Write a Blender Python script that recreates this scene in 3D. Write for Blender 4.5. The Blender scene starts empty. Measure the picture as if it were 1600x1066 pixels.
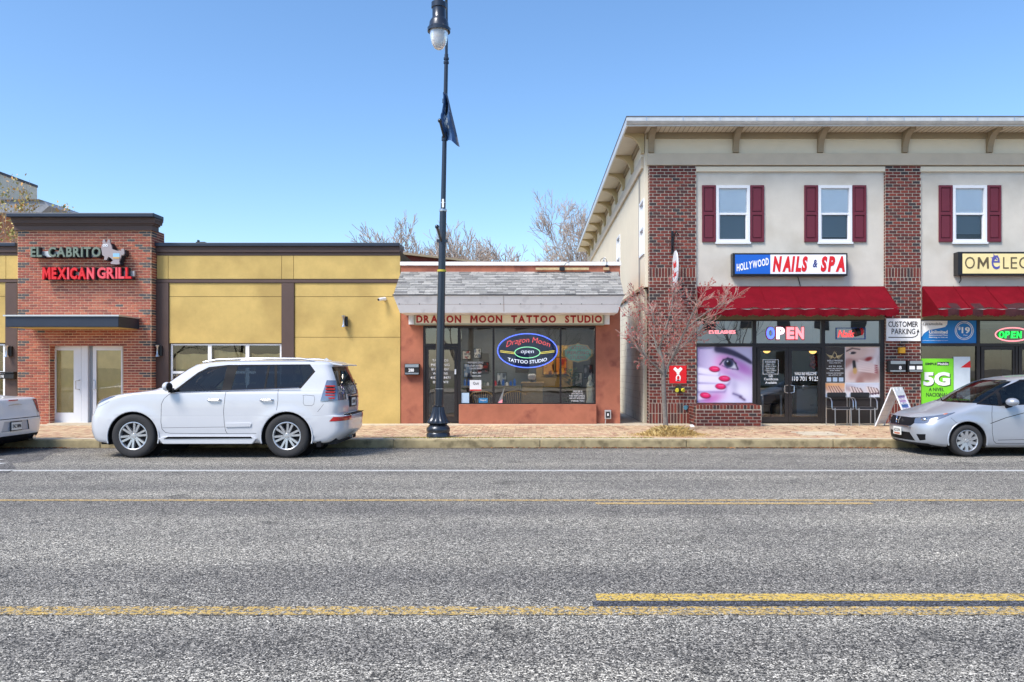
import bpy, bmesh, math, random
import numpy as np
from mathutils import Vector, Matrix
random.seed(7); rnd = random.random
R = math.radians
sc = bpy.context.scene
# ---------------------------------------------------------------- camera, sky, sun, exposure
cam = bpy.data.cameras.new('camera'); camo = bpy.data.objects.new('camera', cam); sc.collection.objects.link(camo)
camo.location = (0, 0, 1.65); camo.rotation_euler = (R(90), 0, 0)
cam.sensor_width = 36; cam.lens = 36*1250/1600.0
cam.shift_x = -31/1600.0; cam.shift_y = 41/1600.0
cam.clip_start = 0.1; cam.clip_end = 3000
sc.camera = camo
w = bpy.data.worlds.new('World'); sc.world = w; w.use_nodes = True
nt = w.node_tree; bg = nt.nodes['Background']
sky = nt.nodes.new('ShaderNodeTexSky'); sky.sky_type = 'NISHITA'; sky.sun_disc = False
sky.sun_elevation = R(52); sky.sun_rotation = R(226); sky.altitude = 0
sky.air_density = 1.0; sky.dust_density = 0.7; sky.ozone_density = 3.4
hs = nt.nodes.new('ShaderNodeHueSaturation'); hs.inputs['Saturation'].default_value = 1.12
nt.links.new(sky.outputs[0], hs.inputs['Color']); nt.links.new(hs.outputs[0], bg.inputs[0]); bg.inputs[1].default_value = 0.142
sun = bpy.data.lights.new('sun', 'SUN'); sun.energy = 3.0; sun.angle = R(22); sun.color = (1, 0.93, 0.83)
suno = bpy.data.objects.new('sun', sun); sc.collection.objects.link(suno)
# direction towards the sun: left (-X), behind the camera (-Y), up
sd = Vector((math.sin(R(226))*math.cos(R(52)), math.cos(R(226))*math.cos(R(52)), math.sin(R(52))))
suno.rotation_euler = sd.to_track_quat('Z', 'Y').to_euler(); suno.location = (-20, -20, 30)
sc.view_settings.view_transform = 'Standard'; sc.view_settings.look = 'None'
sc.view_settings.exposure = 0.76; sc.view_settings.gamma = 1; sc.view_settings.use_curve_mapping = False
sc.cycles.max_bounces = 8; sc.cycles.transparent_max_bounces = 16

# ---------------------------------------------------------------- helpers
F = 1250.0
def X(px, D=21.0): return (px-831)*D/F
def Z(py, D=21.0): return 1.65-(py-574)*D/F
def lin(c):
    def g(v):
        v = v/255.0
        return v/12.92 if v <= 0.04045 else ((v+0.055)/1.055)**2.4
    return (g(c[0]), g(c[1]), g(c[2]), 1)
def C(r, g, b): return lin((r, g, b))

def mat(name, col, rough=0.7, metal=0.0, var=0.0, vscale=3.0, bump=0.0, bscale=60.0, coat=0.0, emit=0.0, stain=None, spec=None):
    m = bpy.data.materials.new(name); m.use_nodes = True
    N = m.node_tree.nodes; L = m.node_tree.links; p = N['Principled BSDF']
    p.inputs['Base Color'].default_value = col
    p.inputs['Roughness'].default_value = rough; p.inputs['Metallic'].default_value = metal
    if spec is not None: p.inputs['Specular IOR Level'].default_value = spec
    if coat: p.inputs['Coat Weight'].default_value = coat; p.inputs['Coat Roughness'].default_value = 0.06
    if emit: p.inputs['Emission Color'].default_value = col; p.inputs['Emission Strength'].default_value = emit
    pos = None
    if var or bump or stain:
        g = N.new('ShaderNodeNewGeometry'); pos = g.outputs['Position']
    if var:
        t = N.new('ShaderNodeTexNoise'); t.inputs['Scale'].default_value = vscale; t.inputs['Detail'].default_value = 8
        t.inputs['Roughness'].default_value = 0.65
        L.new(pos, t.inputs['Vector'])
        r = N.new('ShaderNodeValToRGB'); r.color_ramp.elements[0].position = 0.3; r.color_ramp.elements[1].position = 0.7
        a = tuple(max(0, x*(1-var)) for x in col[:3])+(1,); b = tuple(min(1, x*(1+var)) for x in col[:3])+(1,)
        r.color_ramp.elements[0].color = a; r.color_ramp.elements[1].color = b
        L.new(t.outputs['Fac'], r.inputs[0]); out = r.outputs[0]
        if stain:
            t2 = N.new('ShaderNodeTexNoise'); t2.inputs['Scale'].default_value = stain[1]; t2.inputs['Detail'].default_value = 6
            L.new(pos, t2.inputs['Vector'])
            r2 = N.new('ShaderNodeValToRGB'); r2.color_ramp.elements[0].position = stain[2]; r2.color_ramp.elements[1].position = stain[2]+0.18
            r2.color_ramp.elements[0].color = (0, 0, 0, 1); r2.color_ramp.elements[1].color = (stain[3],)*3+(1,)
            mx = N.new('ShaderNodeMixRGB'); mx.inputs[2].default_value = stain[0]
            L.new(t2.outputs['Fac'], r2.inputs[0]); L.new(r2.outputs[0], mx.inputs[0]); L.new(out, mx.inputs[1]); out = mx.outputs[0]
        L.new(out, p.inputs['Base Color'])
    if bump:
        t = N.new('ShaderNodeTexNoise'); t.inputs['Scale'].default_value = bscale; t.inputs['Detail'].default_value = 5
        L.new(pos, t.inputs['Vector'])
        b = N.new('ShaderNodeBump'); b.inputs['Strength'].default_value = bump; b.inputs['Distance'].default_value = 0.01
        L.new(t.outputs['Fac'], b.inputs['Height']); L.new(b.outputs[0], p.inputs['Normal'])
    return m

def glass(name, tint=(0.75, 0.8, 0.8), ior=1.5, base=0.06, rough=0.0):
    m = bpy.data.materials.new(name); m.use_nodes = True
    N = m.node_tree.nodes; L = m.node_tree.links
    for n in list(N):
        if n.type != 'OUTPUT_MATERIAL': N.remove(n)
    out = [n for n in N if n.type == 'OUTPUT_MATERIAL'][0]
    tr = N.new('ShaderNodeBsdfTransparent'); tr.inputs[0].default_value = tint+(1,)
    gl = N.new('ShaderNodeBsdfGlossy'); gl.inputs[1].default_value = rough; gl.inputs[0].default_value = (1, 1, 1, 1)
    fr = N.new('ShaderNodeFresnel'); fr.inputs[0].default_value = ior
    ma = N.new('ShaderNodeMath'); ma.operation = 'ADD'; ma.inputs[1].default_value = base; ma.use_clamp = True
    mx = N.new('ShaderNodeMixShader')
    g = N.new('ShaderNodeNewGeometry')
    t = N.new('ShaderNodeTexNoise'); t.inputs['Scale'].default_value = 0.9; L.new(g.outputs['Position'], t.inputs['Vector'])
    b = N.new('ShaderNodeBump'); b.inputs['Strength'].default_value = 0.12; b.inputs['Distance'].default_value = 0.02
    L.new(t.outputs['Fac'], b.inputs['Height']); L.new(b.outputs[0], gl.inputs['Normal'])
    L.new(fr.outputs[0], ma.inputs[0]); L.new(ma.outputs[0], mx.inputs[0])
    L.new(tr.outputs[0], mx.inputs[1]); L.new(gl.outputs[0], mx.inputs[2]); L.new(mx.outputs[0], out.inputs[0])
    return m

ORG = {}
def link(o, parent=None):
    sc.collection.objects.link(o)
    if parent is not None: o.parent = parent; ORG[o] = ORG[parent]
    return o
def tag(o, label=None, cat=None, group=None, kind=None):
    if label: o['label'] = label
    if cat: o['category'] = cat
    if group: o['group'] = group
    if kind: o['kind'] = kind
    return o
def thing(name, label, cat, loc=(0, 0, 0), rotz=0, group=None):
    o = bpy.data.objects.new(name, None); o.empty_display_size = 0.2
    sc.collection.objects.link(o); o.location = loc; o.rotation_euler = (0, 0, rotz)
    ORG[o] = Vector(loc)
    return tag(o, label, cat, group)
LOCAL = Vector((0, 0, 0))

class MB:
    def __init__(s): s.v = []; s.f = []; s.m = []
    def add(s, vs, fs, mi=0):
        b = len(s.v); s.v += [tuple(p) for p in vs]
        for f in fs: s.f.append(tuple(b+i for i in f)); s.m.append(mi)
        return s
    def box(s, x0, x1, y0, y1, z0, z1, mi=0, back=True):
        if x0 > x1: x0, x1 = x1, x0
        if y0 > y1: y0, y1 = y1, y0
        if z0 > z1: z0, z1 = z1, z0
        v = [(x0, y0, z0), (x1, y0, z0), (x1, y1, z0), (x0, y1, z0), (x0, y0, z1), (x1, y0, z1), (x1, y1, z1), (x0, y1, z1)]
        f = [(0, 1, 5, 4), (1, 2, 6, 5), (3, 0, 4, 7), (4, 5, 6, 7), (0, 3, 2, 1)]
        if back: f.append((2, 3, 7, 6))
        return s.add(v, f, mi)
    def bpx(s, a, b, c, d, D0, D1, mi=0):      # box from measured front-plane extents
        return s.box(X(a, D0), X(b, D0), D0, D1, Z(d, D0), Z(c, D0), mi)
    def quad(s, a, b, c, d, mi=0): return s.add([a, b, c, d], [(0, 1, 2, 3)], mi)
    def prism(s, pts, fn, t0, t1, mi=0):        # pts 2d polygon, fn(u,v,t)->xyz
        n = len(pts)
        v = [fn(u, w_, t0) for u, w_ in pts]+[fn(u, w_, t1) for u, w_ in pts]
        f = [tuple(range(n-1, -1, -1)), tuple(range(n, 2*n))]+[(i, (i+1) % n, n+(i+1) % n, n+i) for i in range(n)]
        return s.add(v, f, mi)
    def tube(s, path, r, n=8, mi=0, caps=True):
        P = [Vector(p) for p in path]; k = len(P)
        rr = r if isinstance(r, (list, tuple)) else [r]*k
        vs = []; up = None
        for i in range(k):
            t = (P[min(i+1, k-1)]-P[max(i-1, 0)])
            if t.length < 1e-9: t = Vector((0, 0, 1))
            t.normalize()
            if up is None:
                up = t.orthogonal().normalized()
            else:
                up = (up-t*up.dot(t))
                up = up.normalized() if up.length > 1e-6 else t.orthogonal().normalized()
            sd_ = t.cross(up)
            for j in range(n):
                a = 2*math.pi*j/n
                vs.append(P[i]+(up*math.cos(a)+sd_*math.sin(a))*rr[i])
        f = []
        for i in range(k-1):
            for j in range(n):
                f.append((i*n+j, i*n+(j+1) % n, (i+1)*n+(j+1) % n, (i+1)*n+j))
        if caps: f.append(tuple(range(n-1, -1, -1))); f.append(tuple((k-1)*n+j for j in range(n)))
        return s.add(vs, f, mi)
    def lathe(s, prof, c, n=24, ax='z', mi=0, flute=0, nf=0):
        vs = []; k = len(prof)
        for (r, h) in prof:
            for j in range(n):
                a = 2*math.pi*j/n
                rr = r*(1+flute*(0.5+0.5*math.cos(nf*a))) if flute else r
                u, v_ = rr*math.cos(a), rr*math.sin(a)
                if ax == 'z': vs.append((c[0]+u, c[1]+v_, c[2]+h))
                elif ax == 'y': vs.append((c[0]+u, c[1]+h, c[2]+v_))
                else: vs.append((c[0]+h, c[1]+u, c[2]+v_))
        f = []
        for i in range(k-1):
            for j in range(n):
                f.append((i*n+j, i*n+(j+1) % n, (i+1)*n+(j+1) % n, (i+1)*n+j))
        return s.add(vs, f, mi)
    def ell(s, c, rx, ry, rz, n=12, k=8, mi=0):
        prof = []
        vs = []
        for i in range(k+1):
            t = math.pi*i/k
            for j in range(n):
                a = 2*math.pi*j/n
                vs.append((c[0]+rx*math.sin(t)*math.cos(a), c[1]+ry*math.sin(t)*math.sin(a), c[2]+rz*math.cos(t)))
        f = [(i*n+j, (i+1)*n+j, (i+1)*n+(j+1) % n, i*n+(j+1) % n) for i in range(k) for j in range(n)]
        return s.add(vs, f, mi)
    def build(s, name, mats, parent=None, smooth=False, loc=None, bevel=0, ang=40):
        if not isinstance(mats, (list, tuple)): mats = [mats]
        me = bpy.data.meshes.new(name)
        off = ORG[parent] if parent is not None else (Vector(loc) if loc is not None else Vector((0, 0, 0)))
        vs = [(v[0]-off[0], v[1]-off[1], v[2]-off[2]) for v in s.v]
        me.from_pydata(vs, [], s.f)
        for m in mats: me.materials.append(m)
        if len(mats) > 1: me.polygons.foreach_set('material_index', s.m)
        if smooth:
            me.polygons.foreach_set('use_smooth', [True]*len(me.polygons))
            me.set_sharp_from_angle(angle=R(ang))
        me.update(); me.validate()
        o = bpy.data.objects.new(name, me); link(o, parent)
        if parent is None: o.location = off; ORG[o] = off
        if bevel:
            b = o.modifiers.new('bevel', 'BEVEL'); b.width = bevel; b.segments = 2; b.limit_method = 'ANGLE'
        return o

def local(parent):          # switch a thing to local coordinates
    ORG[parent] = Vector((0, 0, 0)); return parent
def struct(o): o['kind'] = 'structure'; return o

# text as mesh -----------------------------------------------------
TC = {}
def tgeo(s, bold=0.0, shear=0.0, space=1.0, arc=None):
    k = (s, bold, shear, space)
    if k in TC: return TC[k]
    if s == 'M':          # drawn by hand: the font's bold M closes up
        t = .17+bold*2; P_ = [(0, 0), (.04, 1), (.04+t, 1), (.5, .48), (.96-t, 1), (.96, 1), (1, 0), (1-t, 0), (.95-t, .6), (.5, .12), (.05+t, .6), (t, 0)]
        pts = [((x+shear*y*.7)*.86, y*.72) for x, y in P_]; n = len(pts)
        v = [(x, y, .5) for x, y in pts]+[(x, y, -.5) for x, y in pts]
        tri = [(0, 1, 10), (0, 10, 11), (1, 2, 10), (2, 3, 10), (3, 9, 10), (3, 8, 9), (3, 4, 8), (4, 5, 8), (5, 6, 8), (6, 7, 8)]
        f = [tuple(reversed(q)) for q in tri]+[tuple(i+n for i in q) for q in tri]+[(i, (i+1) % n, n+(i+1) % n, n+i) for i in range(n)]
        TC[k] = (v, f); return TC[k]
    cu = bpy.data.curves.new('t', 'FONT'); cu.body = s; cu.offset = bold; cu.shear = shear; cu.space_character = space
    cu.extrude = 0.5; cu.resolution_u = 3; cu.align_x = 'CENTER'; cu.space_line = 0.85
    o = bpy.data.objects.new('t', cu); sc.collection.objects.link(o)
    dg = bpy.context.evaluated_depsgraph_get()
    me = bpy.data.meshes.new_from_object(o.evaluated_get(dg))
    v = [tuple(x.co) for x in me.vertices]; f = [tuple(p.vertices) for p in me.polygons]
    bpy.data.objects.remove(o); bpy.data.curves.remove(cu); bpy.data.meshes.remove(me)
    TC[k] = (v, f); return TC[k]
def tfit(mb, s, x0, x1, z0, z1, y, t=0.004, bold=0.0, shear=0.0, space=1.0, mi=0, fn=None):
    v, f = tgeo(s, bold, shear, space)
    if not v: return mb
    a = np.array(v); lo = a.min(0); hi = a.max(0); d = np.maximum(hi-lo, 1e-6)
    u = (a-lo)/d
    if fn is None: pts = [(x0+(x1-x0)*q[0], y-t*q[2], z0+(z1-z0)*q[1]) for q in u]
    else: pts = [fn(*q) for q in u]
    return mb.add(pts, f, mi)
def text(name, s, x0, x1, z0, z1, y, m, parent, **k):
    return tfit(MB(), s, x0, x1, z0, z1, y, **k).build(name, m, parent)
def letters(s, x0, x1, z0, z1, y, ms, parent, t=0.05, bold=0.02, shear=0, gap=0.09, name='letter', spacew=0.4, back=None, rise=0.0):
    ws = []
    for ch in s:
        if ch == ' ': ws.append(spacew)
        else:
            a = np.array(tgeo(ch, bold, shear)[0]); ws.append(a[:, 0].max()-a[:, 0].min())
    tot = sum(ws)+gap*(len(s)-1); k = (x1-x0)/tot; x = x0; i = 0
    for ch, w_ in zip(s, ws):
        if ch != ' ':
            r = rise*((x-x0)/(x1-x0))
            m = ms[i % len(ms)]
            mb = tfit(MB(), ch, x, x+w_*k, z0+r, z1+r, y, t=t, bold=bold, shear=shear)
            o = mb.build(name, m, parent)
            if back is not None:      # darker return behind the face
                tfit(MB(), ch, x-0.006, x+w_*k+0.02, z0+r-0.014, z1+r+0.006, y+.125, t=.12, bold=bold*1.3, shear=shear).build('letter_return', back, o)
            i += 1
        x += (w_+gap)*k

# painted pictures: dense grid with colour attribute --------------
def vcmat(name, rough=0.4, emit=0):
    m = bpy.data.materials.new(name); m.use_nodes = True
    N = m.node_tree.nodes; a = N.new('ShaderNodeAttribute'); a.attribute_name = 'Col'
    p = N['Principled BSDF']; p.inputs['Roughness'].default_value = rough
    m.node_tree.links.new(a.outputs['Color'], p.inputs['Base Color'])
    return m
VC = vcmat('printed_picture')
def picture(name, x0, x1, z0, z1, y, fn, parent, nx=90, nz=90, m=None, loc=None):
    u = np.linspace(0, 1, nx+1); v = np.linspace(0, 1, nz+1); U, V = np.meshgrid(u, v)
    co = np.stack([x0+(x1-x0)*U, np.full_like(U, y), z0+(z1-z0)*V], -1).reshape(-1, 3)
    rgb = fn(U, V); rgb = np.clip(rgb, 0, 255)/255.0
    l = np.where(rgb <= 0.04045, rgb/12.92, ((rgb+0.055)/1.055)**2.4).reshape(-1, 3)
    i = np.arange(nx*nz); r = i//nx; c = i % nx; b = r*(nx+1)+c
    fs = np.stack([b, b+1, b+nx+2, b+nx+1], -1).tolist()
    mb = MB(); mb.v = [tuple(p) for p in co]; mb.f = [tuple(q) for q in fs]; mb.m = [0]*len(fs)
    o = mb.build(name, m or VC, parent, loc=loc)
    at = o.data.color_attributes.new('Col', 'FLOAT_COLOR', 'POINT')
    at.data.foreach_set('color', np.concatenate([l, np.ones((len(l), 1))], 1).ravel())
    return o
def sm(d, w_): return 1/(1+np.exp(np.clip(d/w_, -40, 40)))      # 1 inside (d<0)
def mixc(a, c, k):
    k = k[..., None]; return a*(1-k)+np.array(c, float)*k
def ellm(U, V, cu, cv, ru, rv, ang=0, w_=0.03):
    a = math.radians(ang); du = U-cu; dv = V-cv
    p = du*math.cos(a)+dv*math.sin(a); q = -du*math.sin(a)+dv*math.cos(a)
    return sm(np.sqrt((p/ru)**2+(q/rv)**2)-1, w_)
def segm(U, V, a, b, r, w_=0.006):
    ax, ay = a; bx, by = b; dx, dy = bx-ax, by-ay
    t = np.clip(((U-ax)*dx+(V-ay)*dy)/(dx*dx+dy*dy), 0, 1)
    return sm(np.hypot(U-ax-t*dx, V-ay-t*dy)-r, w_)
def flat(U, c): return np.ones(U.shape+(3,))*np.array(c, float)

# bricks -----------------------------------------------------------
class Bricks:
    """real bricks laid on planes; the nearest 300 become parts, the rest one mesh"""
    def __init__(s, mats, name='brick', depth=0.012, dark=None): s.mats = mats; s.name = name; s.l = []; s.depth = depth
    def lay(s, o, u, v, n, W, H, bl, bh, j, off=0.5, holes=(), dark=None, vertical=False, near=0, v0=0.0, pick=None):
        o = Vector(o); u = Vector(u); v = Vector(v); n = Vector(n)
        row = 0; y = v0
        while y < H-0.01:
            y1 = min(y+bh, H)
            x = -(bl*off if row % 2 else 0.0)
            while x < W-0.01:
                a = max(x, 0)+j/2; b = min(x+bl, W)-j/2; c = y+j/2; d = y1-j/2
                x += bl
                if b-a < 0.02 or d-c < 0.015: continue
                segs = [(a, b)]
                for (h0, h1, g0, g1) in holes:
                    if c < g1-0.02 and d > g0+0.02:
                        ns = []
                        for (p, q) in segs:
                            if q <= h0+.001 or p >= h1-.001: ns.append((p, q)); continue
                            if h0-p > 0.03: ns.append((p, h0-j/2))
                            if q-h1 > 0.03: ns.append((h1+j/2, q))
                        segs = ns
                for (p, q) in segs:
                    mi = random.choices(range(len(s.mats)), weights=s.w)[0]
                    if dark is not None and (row//2) % 3 == 0 and (p < bl or q > W-bl): mi = dark
                    s.l.append((o+u*p+v*c, u, v, n, q-p, d-c, mi, near))
            y = y1; row += 1
        return s
    def finish(s, parent, limit=300, keyf=None, bname='brickwork'):
        cnt = {}
        for b in s.l:
            k = (round(b[4], 3), round(b[5], 3)); cnt[k] = cnt.get(k, 0)+1
        full = [b for b in s.l if b[7] and cnt[(round(b[4], 3), round(b[5], 3))] >= 8]
        full.sort(key=keyf or (lambda b: (Vector(b[0])-Vector((0, 0, 1.65))).length))
        parts = full[:limit]; ids = set(id(b) for b in parts)
        cache = {}
        off = ORG[parent]
        for b in parts:
            k = (round(b[4], 3), round(b[5], 3), b[6], tuple(b[3]))
            if k not in cache:
                mb = MB(); s.geo(mb, Vector((0, 0, 0)), b); me = bpy.data.meshes.new(s.name)
                me.from_pydata(mb.v, [], mb.f); me.materials.append(s.mats[b[6]]); cache[k] = me
            o = bpy.data.objects.new(s.name, cache[k]); link(o, parent); o.location = Vector(b[0])-off
        mb = MB()
        for b in s.l:
            if id(b) not in ids: s.geo(mb, b[0], b)
        if mb.v:
            o = mb.build(bname, s.mats, parent); o['kind'] = 'stuff'
    def geo(s, mb, p, b):
        _, u, v, n, L_, H_, mi, _n = b
        t = s.depth*(0.8+0.4*rnd())
        q = [p-n*0.006, p+u*L_-n*0.006, p+u*L_+v*H_-n*0.006, p+v*H_-n*0.006]
        e = 0.002
        r = [p+u*e+v*e+n*t, p+u*(L_-e)+v*e+n*t, p+u*(L_-e)+v*(H_-e)+n*t, p+u*e+v*(H_-e)+n*t]
        mb.add(q+r, [(4, 5, 6, 7), (0, 1, 5, 4), (1, 2, 6, 5), (2, 3, 7, 6), (3, 0, 4, 7)], mi)

# ---------------------------------------------------------------- materials
m_sidecon = mat('pavement_concrete', C(196, 184, 162), .85, var=.18, vscale=2.5, bump=.3, bscale=80)
m_kerb = mat('kerb_concrete', C(160, 146, 112), .85, var=.28, vscale=3, bump=.4, bscale=60, stain=(C(70, 62, 42), 5, .5, .6))
m_soil = mat('gravel_ground', C(120, 112, 98), .95, var=.2, vscale=1, bump=.3)
m_yel = mat('mustard_stucco', C(200, 172, 104), .88, var=.11, vscale=2.2, bump=.5, bscale=90, stain=(C(160, 134, 78), .8, .48, .5))
m_brown = mat('brown_trim', C(84, 66, 60), .6, var=.1, vscale=2, bump=.05)
m_groove = mat('joint_shadow_gap', C(96, 82, 50), .9)
m_navy = mat('blue_grey_metal', C(50, 58, 72), .45, metal=.4, var=.06)
m_mortar_tan = mat('tan_mortar', C(226, 192, 160), .9, var=.1, vscale=8, bump=.3)
m_mortar_w = mat('pale_mortar', C(192, 180, 164), .9, var=.1, vscale=8, bump=.3)
tb = [mat('tower_brick_%s' % n, c, .8, var=.16, vscale=22, bump=.5, bscale=120) for n, c in
      (('red', C(160, 84, 66)), ('orange', C(174, 98, 74)), ('rose', C(150, 78, 64)), ('brown', C(134, 72, 60)), ('charcoal', C(82, 78, 80)))]
rb = [mat('pier_brick_%s' % n, c, .78, var=.2, vscale=22, bump=.5, bscale=120) for n, c in
      (('red', C(106, 44, 36)), ('oxblood', C(90, 38, 33)), ('rust', C(122, 54, 42)), ('plum', C(74, 40, 38)), ('charcoal', C(54, 44, 46)))]
m_terra = mat('terracotta_render', C(170, 104, 80), .85, var=.22, vscale=1.3, bump=.35, bscale=60, stain=(C(116, 62, 52), 2.6, .50, .75))
m_stucco = mat('grey_stucco', C(200, 195, 185), .88, var=.07, vscale=2.0, bump=.4, bscale=110, stain=(C(172, 164, 150), .9, .52, .5))
m_cream = mat('cream_stucco', C(222, 211, 188), .85, var=.05, vscale=1, bump=.2, bscale=120)
m_trim = mat('taupe_trim', C(200, 186, 164), .75, var=.07, vscale=2, bump=.1)
m_trimd = mat('dark_taupe_trim', C(150, 136, 112), .75, var=.07, vscale=2, bump=.1)
m_soffit = mat('soffit_vinyl', C(212, 204, 184), .6, var=.05)
m_gutter = mat('gutter_metal', C(202, 202, 200), .35, metal=.3, var=.12, vscale=6)
m_roofmem = mat('roof_membrane', C(90, 90, 94), .8, var=.1)
m_blockw = mat('painted_block', C(226, 222, 206), .8, var=.08, vscale=2.2, bump=.3, bscale=50, stain=(C(130, 125, 100), 2.5, .56, .5))
m_white = mat('white_paint', C(222, 225, 230), .4, var=.02, vscale=3)
m_whited = mat('weathered_white', C(244, 245, 246), .5, var=.04, vscale=2, stain=(C(170, 172, 176), 3, .55, .5))
m_black = mat('black_metal', C(34, 34, 38), .35, metal=.3)
m_blackp = mat('black_plastic', C(28, 28, 30), .5)
m_bronze = mat('dark_bronze_frame', C(52, 48, 48), .4, metal=.4, var=.1)
m_dark = mat('dark_interior', C(60, 58, 56), .9)
m_intw = mat('interior_wall', C(150, 146, 138), .9, var=.1)
m_intf = mat('interior_floor', C(120, 108, 92), .5, var=.15)
m_paper = mat('brown_paper', C(222, 200, 142), .8, var=.14, vscale=2.2, bump=.5, bscale=5)
m_glass = glass('shop_glass', (.92, .94, .93), 1.5, .08)
m_glassd = glass('tinted_glass', (.45, .5, .5), 1.5, .16)
m_clear = glass('clear_door_glass', (.92, .93, .9), 1.45, .04)
m_sil = mat('brushed_steel', C(190, 192, 196), .28, metal=.9)
m_alu = mat('aluminium', C(205, 205, 205), .35, metal=.6)
m_red = mat('red_vinyl', C(214, 24, 32), .4); m_redm = mat('pinkish_red_face', C(226, 82, 92), .4)
m_darkred = mat('dark_red_lettering', C(168, 28, 30), .5)
m_blue = mat('blue_vinyl', C(24, 96, 196), .4); m_ink = mat('black_print', C(34, 34, 40), .6); m_whitep = mat('white_print', C(245, 245, 245), .5)
m_maroon = mat('maroon_shutter', C(100, 30, 46), .5, var=.05)
m_awn = mat('red_awning_canvas', C(110, 14, 28), .8, var=.16, vscale=3.5, bump=.8, bscale=5, spec=.08)
m_awnb = mat('scorched_canvas', C(60, 22, 28), .9, var=.3, vscale=8)
m_blind = mat('white_blind', C(240, 244, 248), .7, var=.03)
m_sage = mat('sage_green_face', C(112, 124, 110), .4)
m_wood = mat('pale_wood', C(196, 160, 104), .5, var=.15, vscale=6)
pav = [mat('paver_%s' % n, c, .85, var=.15, vscale=14, bump=.4, bscale=90) for n, c in
       (('tan', C(190, 164, 132)), ('rose', C(184, 148, 122)), ('buff', C(204, 180, 146)), ('clay', C(162, 130, 104)))]
def emis(name, col, st):
    m = bpy.data.materials.new(name); m.use_nodes = True; p = m.node_tree.nodes['Principled BSDF']
    p.inputs['Base Color'].default_value = col; p.inputs['Emission Color'].default_value = col; p.inputs['Emission Strength'].default_value = st
    return m
n_blue = emis('blue_neon', C(90, 120, 255), 1.1); n_red = emis('red_neon', C(255, 90, 90), .8); n_green = emis('green_neon', C(150, 240, 180), .8)
n_yel = emis('yellow_neon', C(235, 215, 90), .7); n_white = emis('white_neon', C(235, 240, 255), .8); n_lime = emis('lime_led', C(40, 235, 90), .9)
n_pink = emis('pink_led', C(255, 150, 160), .8); n_amber = emis('amber_lamp', C(255, 200, 110), 1.2)

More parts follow.
